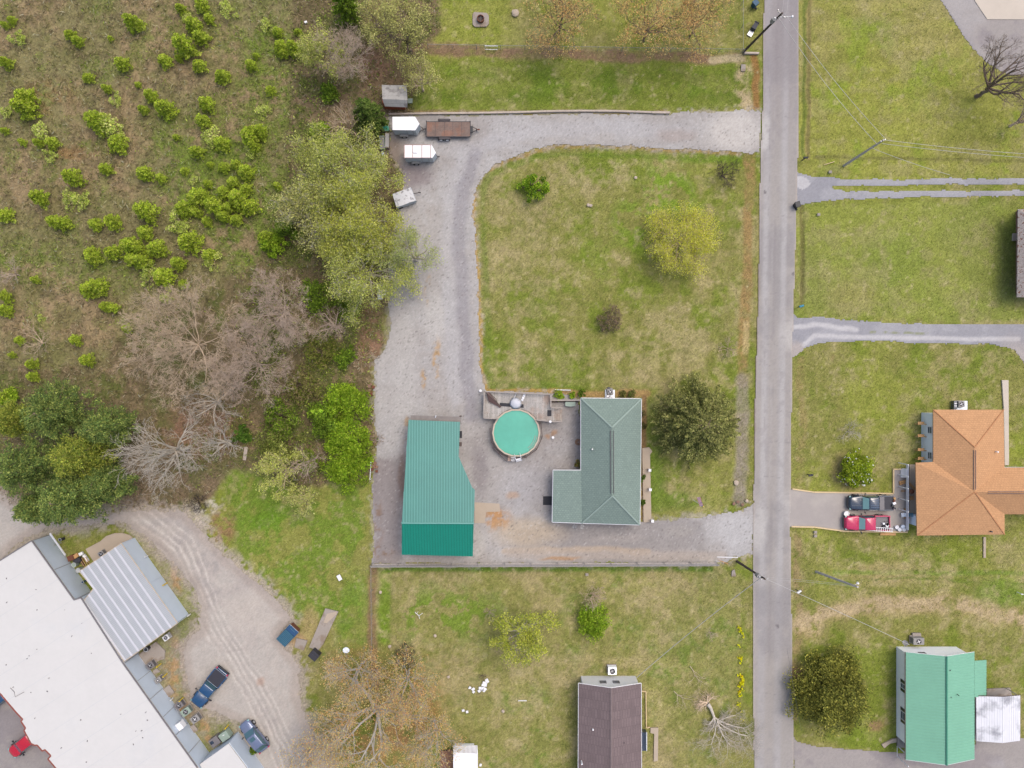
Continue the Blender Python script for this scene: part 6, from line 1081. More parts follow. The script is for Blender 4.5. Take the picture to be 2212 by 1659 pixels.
def pickup(label, d, ang, paint, L=5.8, W=1.98, cover=False, glass='glass'):
    v = P(d[0], d[1], 1.0); t = thing('pickup_truck', label, 'pickup truck', (v.x, v.y, .02), ang); w = W/2; k = L/5.8; pm = M[paint]
    MB().loft([outline(-2.8*k, 2.85*k, w-.1, w-.22, .3, .34), outline(-2.86*k, 2.9*k, w, w-.12, .34, .5), outline(-2.86*k, 2.9*k, w, w-.1, .34, .76), outline(-2.82*k, 2.86*k, w-.03, w-.13, .34, .82)]).build('body', pm, t, True)
    MB().loft([outline(1.0*k, 2.84*k, w-.03, w-.14, .3, .8), outline(1.02*k, 2.8*k, w-.06, w-.2, .34, .98), outline(1.06*k, 2.66*k, w-.2, w-.34, .3, 1.06)]).build('hood', pm, t, True)
    m = MB()
    for s in (-.32, .32): m.box((1.9*k, s, 1.075), (1.3, .04, .02), -s*.1)
    m.build('hood_crease', pm, t)
    greenhouse(t, -.75*k, 1.3*k, -.6*k, .62*k, .86, 1.78, w-.04, w-.22, pm, M[glass])
    m = MB(); bx0, bx1 = -2.78*k, -.85*k
    for s in (-1, 1): m.box(((bx0+bx1)/2, s*(w-.09), .98), (bx1-bx0, .14, .36))
    m.box((bx0+.06, 0, .97), (.1, W-.3, .34)).box((bx1, 0, .98), (.08, W-.3, .36)); m.build('bed_side', pm, t, bevel=.02)
    if cover: MB().box(((bx0+bx1)/2, 0, 1.14), (bx1-bx0-.1, W-.28, .03)).build('bed_cover', M['bin_black'], t)
    else: MB().box(((bx0+bx1)/2, 0, .83), (bx1-bx0-.12, W-.34, .02)).build('bed_liner', M['lead'], t)
    MB().box((-2.92*k, 0, .55), (.2, W-.2, .2)).build('rear_bumper', M['black'], t, bevel=.03); MB().loft([outline(2.7*k, 3.0*k, w-.1, w-.25, .15, .42), outline(2.7*k, 3.0*k, w-.1, w-.25, .15, .66)]).build('front_bumper', M['black'], t)
    wheels(t, (-1.75*k, 1.85*k), w, .4); lamps(t, 2.8*k, -2.86*k, w-.06, .78); mirrors(t, 1.0*k, w-.04, 1.1); return t, v
def car(label, d, ang, paint, L=4.5, W=1.82, sunroof=False):
    v = P(d[0], d[1], .8); t = thing('parked_car', label, 'car', (v.x, v.y, .02), ang); w = W/2; k = L/4.5; pm = M[paint]
    MB().loft([outline(-2.1*k, 2.1*k, w-.1, w-.25, .4, .25), outline(-2.22*k, 2.24*k, w, w-.14, .5, .45), outline(-2.22*k, 2.22*k, w, w-.12, .5, .68), outline(-2.14*k, 2.1*k, w-.06, w-.2, .5, .84), outline(-1.9*k, 1.75*k, w-.16, w-.3, .4, .93)]).build('body', pm, t, True)
    greenhouse(t, -2.0*k, 1.05*k, -1.35*k, .3*k, .86, 1.44, w-.08, w-.26, pm, M['glass'])
    if sunroof: MB().box((-.1*k, 0, 1.45), (.5, .72, .02)).build('sunroof', M['glass'], t)
    wheels(t, (-1.35*k, 1.35*k), w, .33); lamps(t, 2.1*k, -2.2*k, w-.1, .68); mirrors(t, .75*k, w-.06, .95); return t, v
t, v0 = pickup('black pickup with cargo in its bed parked left of the orange-roofed house', (1883, 1086.5), math.pi, 'car_black', 5.6, 1.95, cover=True, glass='glass_pale')
rn = random.Random(31)
for k in range(5): MB().box((-2.55+rn.uniform(-.2, .25), -.6+.3*k, 1.2+.02*k), (rn.uniform(.25, .45), rn.uniform(.2, .35), .2), rn.uniform(0, 3)).build('cargo_box', M[['wood_raw', 'rust', 'white_paint', 'black', 'bin_black'][k]], t, bevel=.02)
m = MB()
for k in range(5): m.box((-.05, -.45+k*.22, 1.79), (1.0, .05, .03))
m.build('roof_rib', M['car_blue'], t); MB().box((-1.2, 0, 1.17), (.6, 1.6, .04)).build('tool_box', M['lead'], t, bevel=.02)
t, v0 = pickup('magenta-red pickup with a ladder across its bed, lower of the two pickups', (1875, 1130), math.pi, 'car_red', 5.7, 1.95, glass='glass_pale')
for k in range(5): MB().box((-2.1+rn.uniform(-.4, .3), rn.uniform(-.1, .6), 1.0), (rn.uniform(.25, .5), rn.uniform(.2, .4), .35), rn.uniform(0, 3)).build('cargo_box', M[['black', 'steel', 'lead', 'bin_black', 'white_paint'][k]], t, bevel=.03)
def ladder(label, a, b, w, m_, n, z, name='ladder'):
    A, B = P(*a, z), P(*b, z); c = (A+B)/2; L_ = (B-A).length; t = thing(name, label, 'ladder', (c.x, c.y, 0), math.atan2(B.y-A.y, B.x-A.x)); 
    for s in (-1, 1): MB().box((0, s*w/2, z), (L_, .06, .09)).build('side_rail', M[m_], t)
    m = MB()
    for k in range(n): m.box((-L_/2+L_*(k+.5)/n, 0, z), (.06, w-.06, .05))
    m.build('rungs', M[m_], t); return t
ladder('white ladder lying over the side of the magenta-red pickup bed', (1878, 1142), (1929, 1145), .44, 'white_paint', 11, 1.35)
v = P(1829, 1110, .5); ob = MB().cyl((0, 0, 0), .3, .5, 18, .33).ring((0, 0), .26, .35, .46, .54, 18).build('bucket', M['steel']); ob.location = (v.x, v.y, 0); tag(ob, 'big steel tub at the front corner of the magenta-red pickup', 'tub')
ah = math.atan2(-(1525-1451.6), 420.7-479.7)
pickup('dark blue pickup with covered bed parked on the dirt lot by the air conditioners', (450.5, 1487), ah, 'car_blue', 5.5, 1.98, cover=True)
car('silver-blue hatchback with a sunroof parked beside the white annex', (548, 1591), math.atan2(55.2, -43.5), 'car_silver', 4.5, 1.85, True)
car('scarlet car half hidden under the edge of the white roof', (51, 1607), math.atan2(-.62, -.78), 'car_scarlet', 4.3, 1.8)
car('dark blue car at the left edge, mostly hidden beside the brick edge', (-8, 1512), math.atan2(-.62, -.78), 'car_blue', 4.4, 1.8)
# ------------------------------------------------------------------ trailers
def enclosed_trailer(label, roof, zt, wheel, hitch, seams=False):
    o = (*P2(roof[0], zt), 0); t = thing('enclosed_trailer', label, 'trailer', o); rp_ = pts(roof, zt)
    MB(o).prism(rp_, .45, zt-.06).build('body', M['trailer_side'], t)
    c = (sum(p[0] for p in rp_)/5, sum(p[1] for p in rp_)/5); MB(o).prism([(c[0]+(p[0]-c[0])*1.015, c[1]+(p[1]-c[1])*1.02) for p in rp_], zt-.06, zt).build('roof', M['trailer_white'], t)
    m = MB(o)
    x0, x1 = rp_[0][0], rp_[1][0]; y0, y1 = rp_[3][1], rp_[0][1]
    if seams:
        for f in (.0, .31, .65, .98): m.box((x0+(x1-x0)*f, (y0+y1)/2, zt+.01), (.08, y1-y0, .03))
        for yy in (y0, y1): m.box(((x0+x1)/2, yy, zt+.01), (x1-x0, .06, .03))
        m.build('roof_seam', M['trailer_seam'], t); vv = P(896.6, 326.8, zt); MB(o).box((vv.x, vv.y, zt+.06), (.5, .5, .12)).build('roof_hatch', M['white_paint'], t, bevel=.03)
    m = MB(o); m.box((x0+(x1-x0)*.62, y0-.01, 1.35), (.03, .03, 1.5)).box((x0+(x1-x0)*.88, y0-.01, 1.35), (.03, .03, 1.5)).box((x0+(x1-x0)*.75, y0-.01, .62), ((x1-x0)*.26, .03, .03)); m.build('side_door', M['lead'], t)
    w = P(*wheel, .4)
    for yy in (w.y+.12, y1+.02):
        q = MB(o).wheel((w.x, yy, .36), .36, .24).build('wheel', M['rubber'], t, True); MB(o).wheel((w.x, yy-.02, .36), .2, .24).build('rim', M['steel'], q)
    MB(o).box((w.x, y0-.12, .8), (1.1, .34, .06)).build('fender', M['grey_paint'], t, bevel=.03)
    h = P(*hitch, .45); ym = (y0+y1)/2
    m = MB(o)
    for s in (-.5, .5): m.tube([(x1+.1, ym+s, .45), (h.x-.1, h.y, .45)], .05, 5)
    m.tube([(h.x-.25, h.y, .1), (h.x-.25, h.y, .9)], .04, 6).box((h.x, h.y, .47), (.3, .14, .1)); m.build('tongue', M['frame'], t); return t
enclosed_trailer('plain white enclosed trailer with a V nose, upper one on the gravel', [(848.3, 252.6), (896.1, 252.3), (905.7, 267.4), (897, 281), (848.3, 280.4)], 2.35, (873.5, 297), (918, 279))
enclosed_trailer('white enclosed trailer with roof hatch and rusty seams, lower one on the gravel', [(873.5, 313), (931.7, 312.5), (941.2, 329.9), (933.4, 340.8), (873.5, 340.8)], 2.3, (899.5, 356), (947.3, 338.6), True)
o = (*P2((921.3, 295.1), .75), 0); t = thing('flatbed_trailer', 'long flatbed trailer with rusty brown deck on the gravel drive', 'trailer', o)
A, B = P(921.3, 295.1, .75), P(1015.9, 262.7, .75); MB(o).box(((A.x+B.x)/2, (A.y+B.y)/2, .71), (B.x-A.x, B.y-A.y, .08)).build('deck', M['rust_deck'], t)
m = MB(o)
for yy in (A.y, B.y): m.box(((A.x+B.x)/2, yy, .68), (B.x-A.x+.1, .08, .18))
for xx in (A.x, B.x): m.box((xx, (A.y+B.y)/2, .68), (.08, B.y-A.y, .18))
for f in (.2, .41, .6, .8): m.box((A.x+(B.x-A.x)*f, (A.y+B.y)/2, .755), (.03, B.y-A.y-.1, .012))
for xx in (A.x, B.x):
    for yy in (A.y, B.y): m.box((xx, yy, .85), (.1, .1, .2))
m.build('frame', M['frame'], t)
for yy, s in ((A.y-.22, -1), (B.y+.22, 1)):
    for xx in (952.5, 966.4):
        w = P(xx, 0, .35); q = MB(o).wheel((w.x, yy, .36), .36, .24).build('wheel', M['rubber'], t, True); MB(o).wheel((w.x, yy-.03, .36), .2, .23).build('rim', M['white_paint'], q)
    w = P(959.5, 0, .8); MB(o).loft([[(w.x+dx*1.55/2, yy+dy*.14, zz) for dx, dy in ((-1, -1), (1, -1), (1, 1), (-1, 1))] for zz in (.68,)]+[[(w.x+dx*1.2/2, yy+dy*.13, .82) for dx, dy in ((-1, -1), (1, -1), (1, 1), (-1, 1))]]).build('fender', M['frame'], t)
h = P(1033, 280, .5); m = MB(o)
for yy in (A.y+.5, B.y-.5): m.tube([(B.x, yy, .6), (h.x, h.y, .5)], .05, 5)
m.build('tongue', M['frame'], t); MB(o).tube([(h.x-.2, h.y, .1), (h.x-.2, h.y, .9)], .05, 6).box((h.x+.05, h.y, .52), (.3, .14, .1)).build('coupler', M['rust'], t); MB(o).box((B.x+.18, (A.y+B.y)/2-.05, .7), (.3, .8, .3)).build('tool_box', M['black'], t)
o = (*P2((870, 428), 1.3), 0); t = thing('tarped_trailer', 'small box trailer under a streaky white cover at the edge of the yellow trees', 'trailer', o)
q = pts([(848.3, 419.2), (887.3, 404.4), (898.6, 433), (857, 447.8)], 1.3); MB(o).prism(q, .4, 1.24).build('body', M['trailer_side'], t); MB(o).prism([(p[0]*1.001-.02, p[1]) for p in q], 1.24, 1.3).build('cover', M['tarp_white'], t)
m = MB(o); m.tube([P(893, 418, .5), P(907, 416, .5)], .05, 5); m.box(tuple(P(906, 416, .5)), (.35, .14, .12)); m.build('tongue', M['frame'], t)
for q_ in ((866, 448), (884, 408)): w = P(*q_, .3); ob = MB().wheel((0, 0, 0), .32, .2).build('wheel', M['rubber'], t, True); ob.location = (w.x-o[0], w.y-o[1], .32); ob.rotation_euler = (0, 0, .36)
def simple(name, label, cat, d, size, rz=0.0, m_='white_paint', z=0.0, lid=None, group=None, inner=None):
    v = P(d[0], d[1], z+size[2]); t = thing(name, label, cat, (v.x, v.y, z), rz, group); MB().box((0, 0, size[2]/2), size).build('body', M[m_], t, bevel=min(.03, size[2]*.2))
    if lid: MB().box((0, 0, size[2]+.015), (size[0]*.92, size[1]*.9, .03)).build('lid', M[lid], t)
    if inner:
        m = MB()
        for s in (-1, 1): m.box((s*size[0]*.47, 0, size[2]+.05), (size[0]*.06, size[1], .1)).box((0, s*size[1]*.47, size[2]+.05), (size[0]*.88, size[1]*.06, .1))
        m.build('rim', M[m_], t); MB().box((0, 0, size[2]+.012), (size[0]*.86, size[1]*.86, .02)).build('inside', M[inner], t)
    return t
simple('boat_trailer', 'grey-green open cargo sled beside the dark cedar', 'cart', (825.5, 308), (.6, 1.7, .5), .05, 'green_grey', inner='lead')
simple('folded_table', 'narrow pale grey folded table right of the grey-green sled', 'table', (836, 303), (.5, 1.85, .7), -.03, 'concrete_grey', lid='grey_paint')
simple('plastic_tub', 'pale teal tub half under the dark cedar', 'tub', (833, 277), (.9, .7, .4), .1, 'green_grey', inner='pool_water')
simple('plastic_sheet', 'crumpled white sheet below the grey-green sled', 'sheet', (827, 332), (.3, .7, .08), .3, 'white_paint', lid='trailer_side')
simple('white_board', 'narrow white board standing under the yellow trees', 'board', (824, 536), (.25, 1.4, .5), .02, 'white_paint', lid='trailer_white')
t = simple('panel_stack', 'stack of white panels at the gravel edge under the yellow trees', 'panels', (820, 631), (.6, 1.8, .25), .05, 'white_paint', lid='tarp_white')
simple('panel_stack', 'second, shorter stack of white panels beside the wooden ladder', 'panels', (829, 629), (.55, 1.2, .3), -.04, 'tarp_white', lid='white_paint')
ladder('pale wooden ladder lying on gravel right of the white panels', (838, 604), (836, 655), .45, 'pale_timber', 12, .15)
simple('white_box', 'tiny white box in the brush field beside the silvery bare tree', 'box', (660, 47), (.35, .25, .3), .4)
# ------------------------------------------------------------------ bins and dumpsters
v = P(621, 1373, 1.3); an = math.atan2(32, 30); t = thing('dumpster', 'blue dumpster with a ribbed half lid on the dirt lot', 'dumpster', (v.x, v.y, 0), an)
MB().loft([[(x*.92, y*.8, .12) for x, y in ((-1.3, -.75), (1.3, -.75), (1.3, .75), (-1.3, .75))], [(x, y, 1.2) for x, y in ((-1.3, -.75), (1.3, -.75), (1.3, .75), (-1.3, .75))]]).build('body', M['rust'], t); MB().box((-.42, 0, 1.24), (1.75, 1.5, .07)).build('lid', M['dumpster_blue'], t)
m = MB()
for k in range(9): m.box((-1.2+k*.19, 0, 1.29), (.08, 1.42, .05))
m.build('lid_rib', M['dumpster_lid'], t); MB().box((.88, 0, 1.27), (.8, 1.52, .12)).build('front_lid', M['car_blue'], t, bevel=.03); MB().box((.95, 0, 1.34), (.06, .75, .04)).build('handle', M['dumpster_lid'], t)
t = simple('dumpster', 'small black dumpster at the foot of the concrete ramp', 'dumpster', (677.6, 1417), (1.15, 1.0, 1.1), -.72, 'bin_black', lid='bin_black'); MB().box((0, .1, 1.15), (.9, .04, .04)).build('handle', M['dark_metal'], t)
slab('concrete_ramp', 'long weathered concrete ramp in the grass behind the dumpsters', 'slab', [(703, 1314), (731, 1321), (698, 1392), (688, 1404), (668, 1398), (676, 1378)], .1, 'concrete_grey'); slab('broken_slab', 'broken pale slab between the blue dumpster and the ramp', 'slab', [(640, 1378), (664, 1384), (656, 1405), (636, 1398)], .04, 'concrete_grey')
flatmat('sand_patch', 'pale sand-coloured patch on the top of the concrete ramp', 'sand', [(706, 1326), (727, 1321), (727, 1327), (717, 1336), (706, 1346), (699, 1345)], .105, 'concrete')
simple('white_board', 'white board lying in the grass left of the dirt strip', 'board', (733, 1248), (.5, .75, .06), .5, 'tarp_white', lid='white_paint')
ob = MB().loft([[(r_*math.cos(k*.35), r_*.85*math.sin(k*.35), z_) for k in range(18)] for r_, z_ in ((.3, .02), (.45, .12), (.4, .14), (.1, .06))]).build('satellite_dish', M['pale_blue'], smooth=True); v = P(748, 1404); ob.location = (v.x, v.y, 0); tag(ob, 'discarded pale satellite dish in the weeds by the black dumpster', 'satellite dish')
def bin_(label, d, rz, m_, lie=False):
    v = P(d[0], d[1], 1.0 if not lie else .5); t = thing('wheelie_bin', label, 'wheelie bin', (v.x, v.y, 0), rz)
    if lie:
        MB().loft([[(x, y*.85, z*.8+.06) for y, z in ((-.3, 0), (.3, 0), (.3, .6), (-.3, .6))] for x in (-.5,)]+[[(.45, y, z+.04) for y, z in ((-.3, 0), (.3, 0), (.3, .65), (-.3, .65))]]).build('body', M[m_], t); MB().box((.85, 0, .05), (.7, .6, .05)).build('lid', M['steel'], t); MB().wheel((-.5, 0, .5), .12, .6).build('wheel', M['rubber'], t)
    else:
        MB().loft([[(x*.8, y*.8, 0) for x, y in ((-.3, -.3), (.3, -.3), (.3, .3), (-.3, .3))], [(x, y, .95) for x, y in ((-.3, -.3), (.3, -.3), (.3, .35), (-.3, .35))]]).build('body', M[m_], t); MB().box((0, .02, .98), (.66, .7, .07)).build('lid', M[m_], t, bevel=.03); MB().tube([(-.25, -.38, .9), (.25, -.38, .9)], .03, 5).build('handle', M['black'], t); MB().wheel((0, -.28, .12), .12, .6).build('wheel', M['rubber'], t)
bin_('dark green wheelie bin at the roadside cut off by the top edge', (1633, 5), .7, 'dumpster_blue'); bin_('black bin tipped over with open lid beside the leaning power pole', (1631, 56), -2.1, 'bin_black', True); bin_('black wheelie bin at the mouth of the two-track driveway', (1724, 441), .3, 'black')
def mailbox(label, d, m_, rz=0.0):
    v = P(*d, 1.1); t = thing('mailbox', label, 'mailbox', (v.x, v.y, -.1), rz); MB().box((0, 0, .5), (.1, .1, 1.0)).build('post', M['wood_dark'], t)
    MB().loft([[(x, .13*math.cos(a), 1.12+.13*math.sin(a) if a > 0 else 1.02) for a in (-.5, 0, .5, 1.05, 1.57, 2.1, 2.6, 3.14, 3.6)] for x in (-.28, .28)]).build('box', M[m_], t)
mailbox('dark mailbox on a post north of the two-track driveway', (1741, 340), 'black'); mailbox('white mailbox by the street where the service wire crosses', (1727, 1279), 'white_paint', .6); mailbox('blue and white box on a post in the grass above the neighbour driveway', (1732, 661), 'cyan', .3); mailbox('tiny dark mailbox in the street-side grass above the paved parking', (1752, 1027), 'bin_black', .2)
# ------------------------------------------------------------------ fences, edgings
def fence(name, label, A, B, h, posts=2.5, boards=None, mesh=True, pm='grey_paint', rail=.022):
    a, b = P2(A), P2(B); L_ = math.dist(a, b); an = math.atan2(b[1]-a[1], b[0]-a[0]); t = thing(name, label, 'fence', (*a, 0), an); n = max(1, round(L_/posts))
    if boards:
        m = MB(); rn = random.Random(7); k = 0; x = 0
        while x < L_-.1: m.box((x+.07, .02+rn.uniform(-.008, .008), h/2+rn.uniform(-.02, .02)), (.135, .025, h)); x += .15
        m.build('board_panel', M[boards], t); m = MB()
        for z in (.35, h-.25): m.box((L_/2, -.03, z), (L_, .05, .09))
        m.build('cross_rail', M[boards], t)
    for k in range(n+1): MB().cyl((k*L_/n, -.1 if boards else 0, -.1), .035, h+.16, 8).build('post', M[pm], t)
    MB().tube([(0, -.1 if boards else 0, h), (L_, -.1 if boards else 0, h)], rail, 5).build('top_rail', M[pm], t)
    if mesh and not boards:
        m = MB(); st = .16; x = 0
        while x < L_: m.add([(x, -.004, 0), (x+.012, -.004, 0), (x+.012, -.004, h), (x, -.004, h)], [(0, 1, 2, 3)]); x += st
        for z in np.arange(.05, h, .16): m.add([(0, .004, z), (L_, .004, z), (L_, .004, z+.012), (0, .004, z+.012)], [(0, 1, 2, 3)])
        m.build('wire_mesh', M['wire'], t)
    return t
fence('board_fence', 'long weathered board fence between the south driveway and the south yard', (1546, 1215), (805, 1218), 1.75, 3.4, 'fence_board', rail=.045)
fence('chain_link_fence', 'chain-link fence running left-right above the north lawn', (925, 104), (1604, 114.5), 1.1, 3.0)
fence('chain_link_fence', 'chain-link fence running down to the leaning power pole from the top edge', (1600, -40), (1600, 114), 1.1, 3.0)
fence('chain_link_fence', 'chain-link fence down the dirt strip left of the south yard', (804, 1222), (806, 1480), 1.0, 3.0)
fence('wire_fence', 'short white pipe fence at the gravel edge left of the green garage', (804, 997), (802, 1034), .9, 2.1, pm='white_paint', rail=.045)
t = thing('gate', 'white framed gate in the chain-link fence above the north lawn', 'gate', (*P2((1048, 106.5)), 0)); m = MB(); w_ = 27/17
m.tube([(0, -.06, .1), (0, -.06, 1.1), (w_, -.08, 1.1), (w_, -.08, .1), (0, -.06, .1)], .04, 6); m.build('frame', M['white_paint'], t); m = MB()
for k in range(9): m.tube([(w_*(k+.5)/9, -.07, .12), (w_*(k+.5)/9, -.07, 1.08)], .008, 4)
m.build('wire_infill', M['wire'], t)
RW = [(840, 247.5), (925, 246), (1010, 245.5), (1106, 243.8), (1180, 241.6), (1255, 240.5), (1330, 241), (1407, 243.5)]
edging('weathered timber retaining edge between the gravel drive and the north lawn', RW, .28, .22, 'timber', 'timber_edge'); edging('last loose timber at the right end of the retaining edge', [(1407, 244), (1446, 244.5)], .3, .26, 'timber', 'timber_beam', 'timber')
edging('grey timber lying beside the base of the leaning power pole', [(1607, 115.5), (1639, 116)], .25, .22, 'timber', 'timber_beam', 'timber')
edging('white pole lying in the litter right of the board fence', [(1549, 1203), (1594, 1204)], .08, .08, 'white_paint', 'pole', 'pole'); edging('red-brown stick lying at the right end of the board fence', [(1552, 1210), (1573, 1218)], .06, .07, 'wood_raw', 'stick', 'stick')
edging('wooden plank lying in the clearing below the round dark shrub', [(532.5, 965), (528, 994)], .12, .42, 'timber', 'plank', 'plank'); edging('pale log lying on reddish litter in the clearing', [(398, 932), (418, 934)], .2, .22, 'timber', 'log', 'log')
edging('thin white rod in the grass of the south yard left of the brown roof', [(1119, 1513.5), (1138, 1513.5)], .06, .07, 'white_paint', 'rod', 'rod'); edging('thin pale stick in the grass north of the two-track driveway', [(1780, 356), (1803, 349)], .06, .07, 'pale_timber', 'stick', 'stick')
edging('pale buried strip in the lawn south of the orange roof', [(2127, 1160), (2127, 1205)], .02, .3, 'concrete', 'strip', 'strip')
edging('pinkish board in the grass below the magenta-red pickup', [(1901, 1153.5), (1935, 1154)], .06, .28, 'wood_raw', 'board', 'board')
slab('utility_cover', 'grey rectangular cover in the sandy strip above the gravel entrance', 'cover', [(1601, 139), (1610.5, 139), (1610.5, 154), (1600.5, 154)], .04, 'concrete_grey')
slab('utility_cover', 'small grey cover in the south yard near the street', 'cover', [(1581, 1233), (1587, 1230), (1590, 1245), (1580, 1245)], .04, 'concrete_grey')
for d_, lb in (((1794, 371), 'small square pale block north of the two-track driveway'), ((1769, 463), 'pale grey block in the lawn below the two-track driveway'), ((1762, 1150), 'upper concrete block in the grass below the paved parking'), ((1762, 1158), 'lower concrete block in the grass below the paved parking'), ((1268, 1241.5), 'little white box in the grass below the board fence')):
    simple('block', lb, 'block', d_, (.38, .34, .18), 0, 'concrete_pale', lid='concrete_grey')
t = thing('clothes_post', 'white T-shaped post in the grass near the right edge', 'post', (*P2((2197, 1279)), 0)); MB().cyl((0, 0, 0), .06, .95, 8).build('upright', M['white_paint'], t); MB().box((0, 0, .98), (.3, .08, .06)).build('crossbar', M['white_paint'], t)
# fire pit
slab('fire_pit_pad', 'square grey pad under the fire pit at the top of the photo', 'slab', [(1024, 26.7), (1051, 28), (1056, 34), (1056, 52), (1050, 58), (1026, 58), (1021, 53), (1021, 30)], .07, 'concrete_grey')
v = P(1038, 39.5, .5); t = thing('fire_pit', 'rusty steel ring fire pit standing on the square grey pad', 'fire pit', (v.x, v.y, .07)); MB().ring((0, 0), .38, .46, .1, .5, 20).build('ring', M['rust'], t); MB().cyl((0, 0, .08), .37, .12, 18).build('ash_bed', M['wood_dark'], t); MB().tube([(-.55, 0, .52), (.55, .05, .52)], .02, 5).tube([(0, -.5, .52), (.05, .5, .52)], .02, 5).build('grill_bar', M['dark_metal'], t)
def rock(label, d, r_, m_='stone', seed=1, cat='rock', group=None):
    rn = random.Random(seed); v = P(*d); m = MB(); rings = []
    for rr, zz in ((.7, -.05), (1, .25), (.8, .5), (.35, .62)): rings.append([(r_*rr*math.cos(k*.785)*rn.uniform(.8, 1.15), r_*rr*math.sin(k*.785)*rn.uniform(.8, 1.15), r_*zz) for k in range(8)])
    m.loft(rings); ob = m.build('rock', M[m_]); ob.location = (v.x, v.y, 0); return tag(ob, label, cat, group)
rock('flat pale stone disc in the grass below the fire pit pad', (1113, 28), .5, 'concrete', 3)
RK = [((1590, 1043), 'white rock at the lower right of the big olive evergreen'), ((1585, 1088), 'leftmost brown rock at the corner of lawn and south entrance'), ((1594, 1084), 'middle brown rock at the corner of lawn and south entrance'), ((1604, 1090), 'right brown rock at the corner of lawn and south entrance'), ((1613, 1082), 'pale rock nearest the street at the south entrance'), ((1373, 384), 'white stone on the main lawn right of the young green tree'), ((1271, 443), 'left of two white stones on the main lawn'), ((1276, 444), 'right of two white stones on the main lawn'), ((1647, 874), 'x'), ((940, 1373), 'pale stone in the south yard under the green patch'), ((842, 1396), 'pale stone beside the dirt strip'), ((822, 1279), 'tan stone in the south yard right of the dirt strip'), ((969, 1462), 'tan stone in the south yard left of the debris'), ((1087, 1536), 'round pale stone left of the brown-roofed house')]
for i, (d_, lb) in enumerate(RK):
    if lb != 'x': rock(lb, d_, .22 if i else .36, 'stone' if i in (0, 4) or i > 4 else 'mortar', 20+i)
# debris in the south yard
rn = random.Random(15)
DB = [(1040, 1488, .5, 'lowest white slab in the debris heap'), (1047, 1478, .6, 'large white slab in the middle of the debris heap'), (1052, 1471, .4, 'topmost white chunk of the debris heap'), (1036, 1492, .35, 'grey-white chunk at the lower left of the debris heap'), (1046, 1490, .45, 'white plate leaning at the bottom right of the debris heap'), (1015, 1486, .3, 'left white piece of the pair beside the debris heap'), (1022, 1489, .32, 'right white piece of the pair beside the debris heap'), (1023, 1495, .28, 'small white piece under the pair beside the debris heap'), (1000.5, 1535, .3, 'left white scrap lying alone below the debris'), (1009, 1538, .3, 'right white scrap lying alone below the debris'), (1038, 1653, .3, 'small white scrap right of the white shed')]
for x, y, s_, lb in DB:
    t = simple('debris_piece', lb, 'debris', (x, y), (s_*rn.uniform(.9, 1.4), s_, .12), rn.uniform(0, 3), 'white_paint', group='white debris in the south yard'); MB().box((s_*.3, s_*.2, .16), (s_*.6, s_*.4, .08), rn.uniform(0, 2)).build('chip', M['trailer_white'], t)
t = thing('fallen_branch', 'white forked stick in the grass of the south yard', 'branch', (*P2((905, 1328)), 0)); MB().tube([(-.5, .35, .05), (0, -.1, .08), (.1, -.5, .05)], .035, 5).tube([(0, -.1, .08), (.5, .25, .06)], .03, 5).tube([(-.25, .1, .07), (-.1, .45, .05)], .02, 5).build('wood', M['white_paint'], t)
for d_, s_, lb in (((810, 1010), .5, 'rusty scrap heap at the gravel edge left of the green garage'), ((803, 843), .45, 'orange-brown stump litter at the left gravel edge')):
    t = thing('scrap_heap', lb, 'scrap', (*P2(d_), 0)); rn = random.Random(int(d_[0]))
    for k in range(6): MB().box((rn.uniform(-.3, .3), rn.uniform(-.8, .8), .12+.03*k), (rn.uniform(.2, .6), rn.uniform(.3, .7), .14), rn.uniform(0, 3), rn.uniform(-.3, .3)).build('scrap_piece', M['rust' if k % 2 else 'mortar'], t)
# ------------------------------------------------------------------ poles and wires
def pole(label, b, tp, h, m_, arm=None, xfmr=None, lamp=None):
    B, T = P(*b, 0), P(*tp, h); t = thing('utility_pole', label, 'utility pole', (B.x, B.y, 0)); T = T-Vector((B.x, B.y, 0)); MB().tube([(0, 0, -.5), tuple(T*.5), tuple(T)], [.17, .14, .11], 10).build('shaft', M[m_], t)
    if arm: 
        an, L_ = arm; c = T*.97; d = Vector((math.cos(an), math.sin(an), 0))
        m = MB(); m.tube([c-d*L_/2, c+d*L_/2], .06, 4); m.build('crossarm', M['pole_grey'], t)
        for s in (-.45, 0, .45): MB().cyl(tuple(c+d*L_*s), .05, .2, 8).build('insulator', M['steel'], t)
    if xfmr: c = T*.86+Vector((xfmr[0], xfmr[1], 0)); MB().cyl((c.x, c.y, c.z-.45), .26, .85, 14).build('transformer', M['grey_paint'], t); MB().cyl((c.x, c.y, c.z+.4), .08, .18, 8).build('bushing', M['steel'], t)
    if lamp: c = T*.9; e = c+Vector((lamp[0], lamp[1], .1)); MB().tube([c, e], .035, 5).build('lamp_arm', M['steel'], t); MB().cyl((e.x, e.y, e.z-.12), .16, .2, 10, .1).build('lamp_head', M['white_paint'], t)
    return T+Vector((B.x, B.y, 0))
p1 = pole('tall dark power pole with transformer and street lamp at the top of the street', (1607, 110), (1690, 28), 11, 'pole_wood', (2.3, 1.2), (-.35, -.15), (1.6, .05))
p2 = pole('dark power pole with grey transformer at the south driveway corner', (1592.7, 1213.3), (1652.7, 1251), 9.6, 'pole_wood', (.2, .8), (-.3, .1))
p3 = pole('grey power pole leaning over the lawn right of the street', (1824, 357), (1909, 302), 10, 'pole_grey', (.4, .6))
p4 = pole('pale light pole over the lawn across the street from the board fence', (1764, 1236), (1853, 1268), 10, 'pole_grey', None, None, (.5, .25))
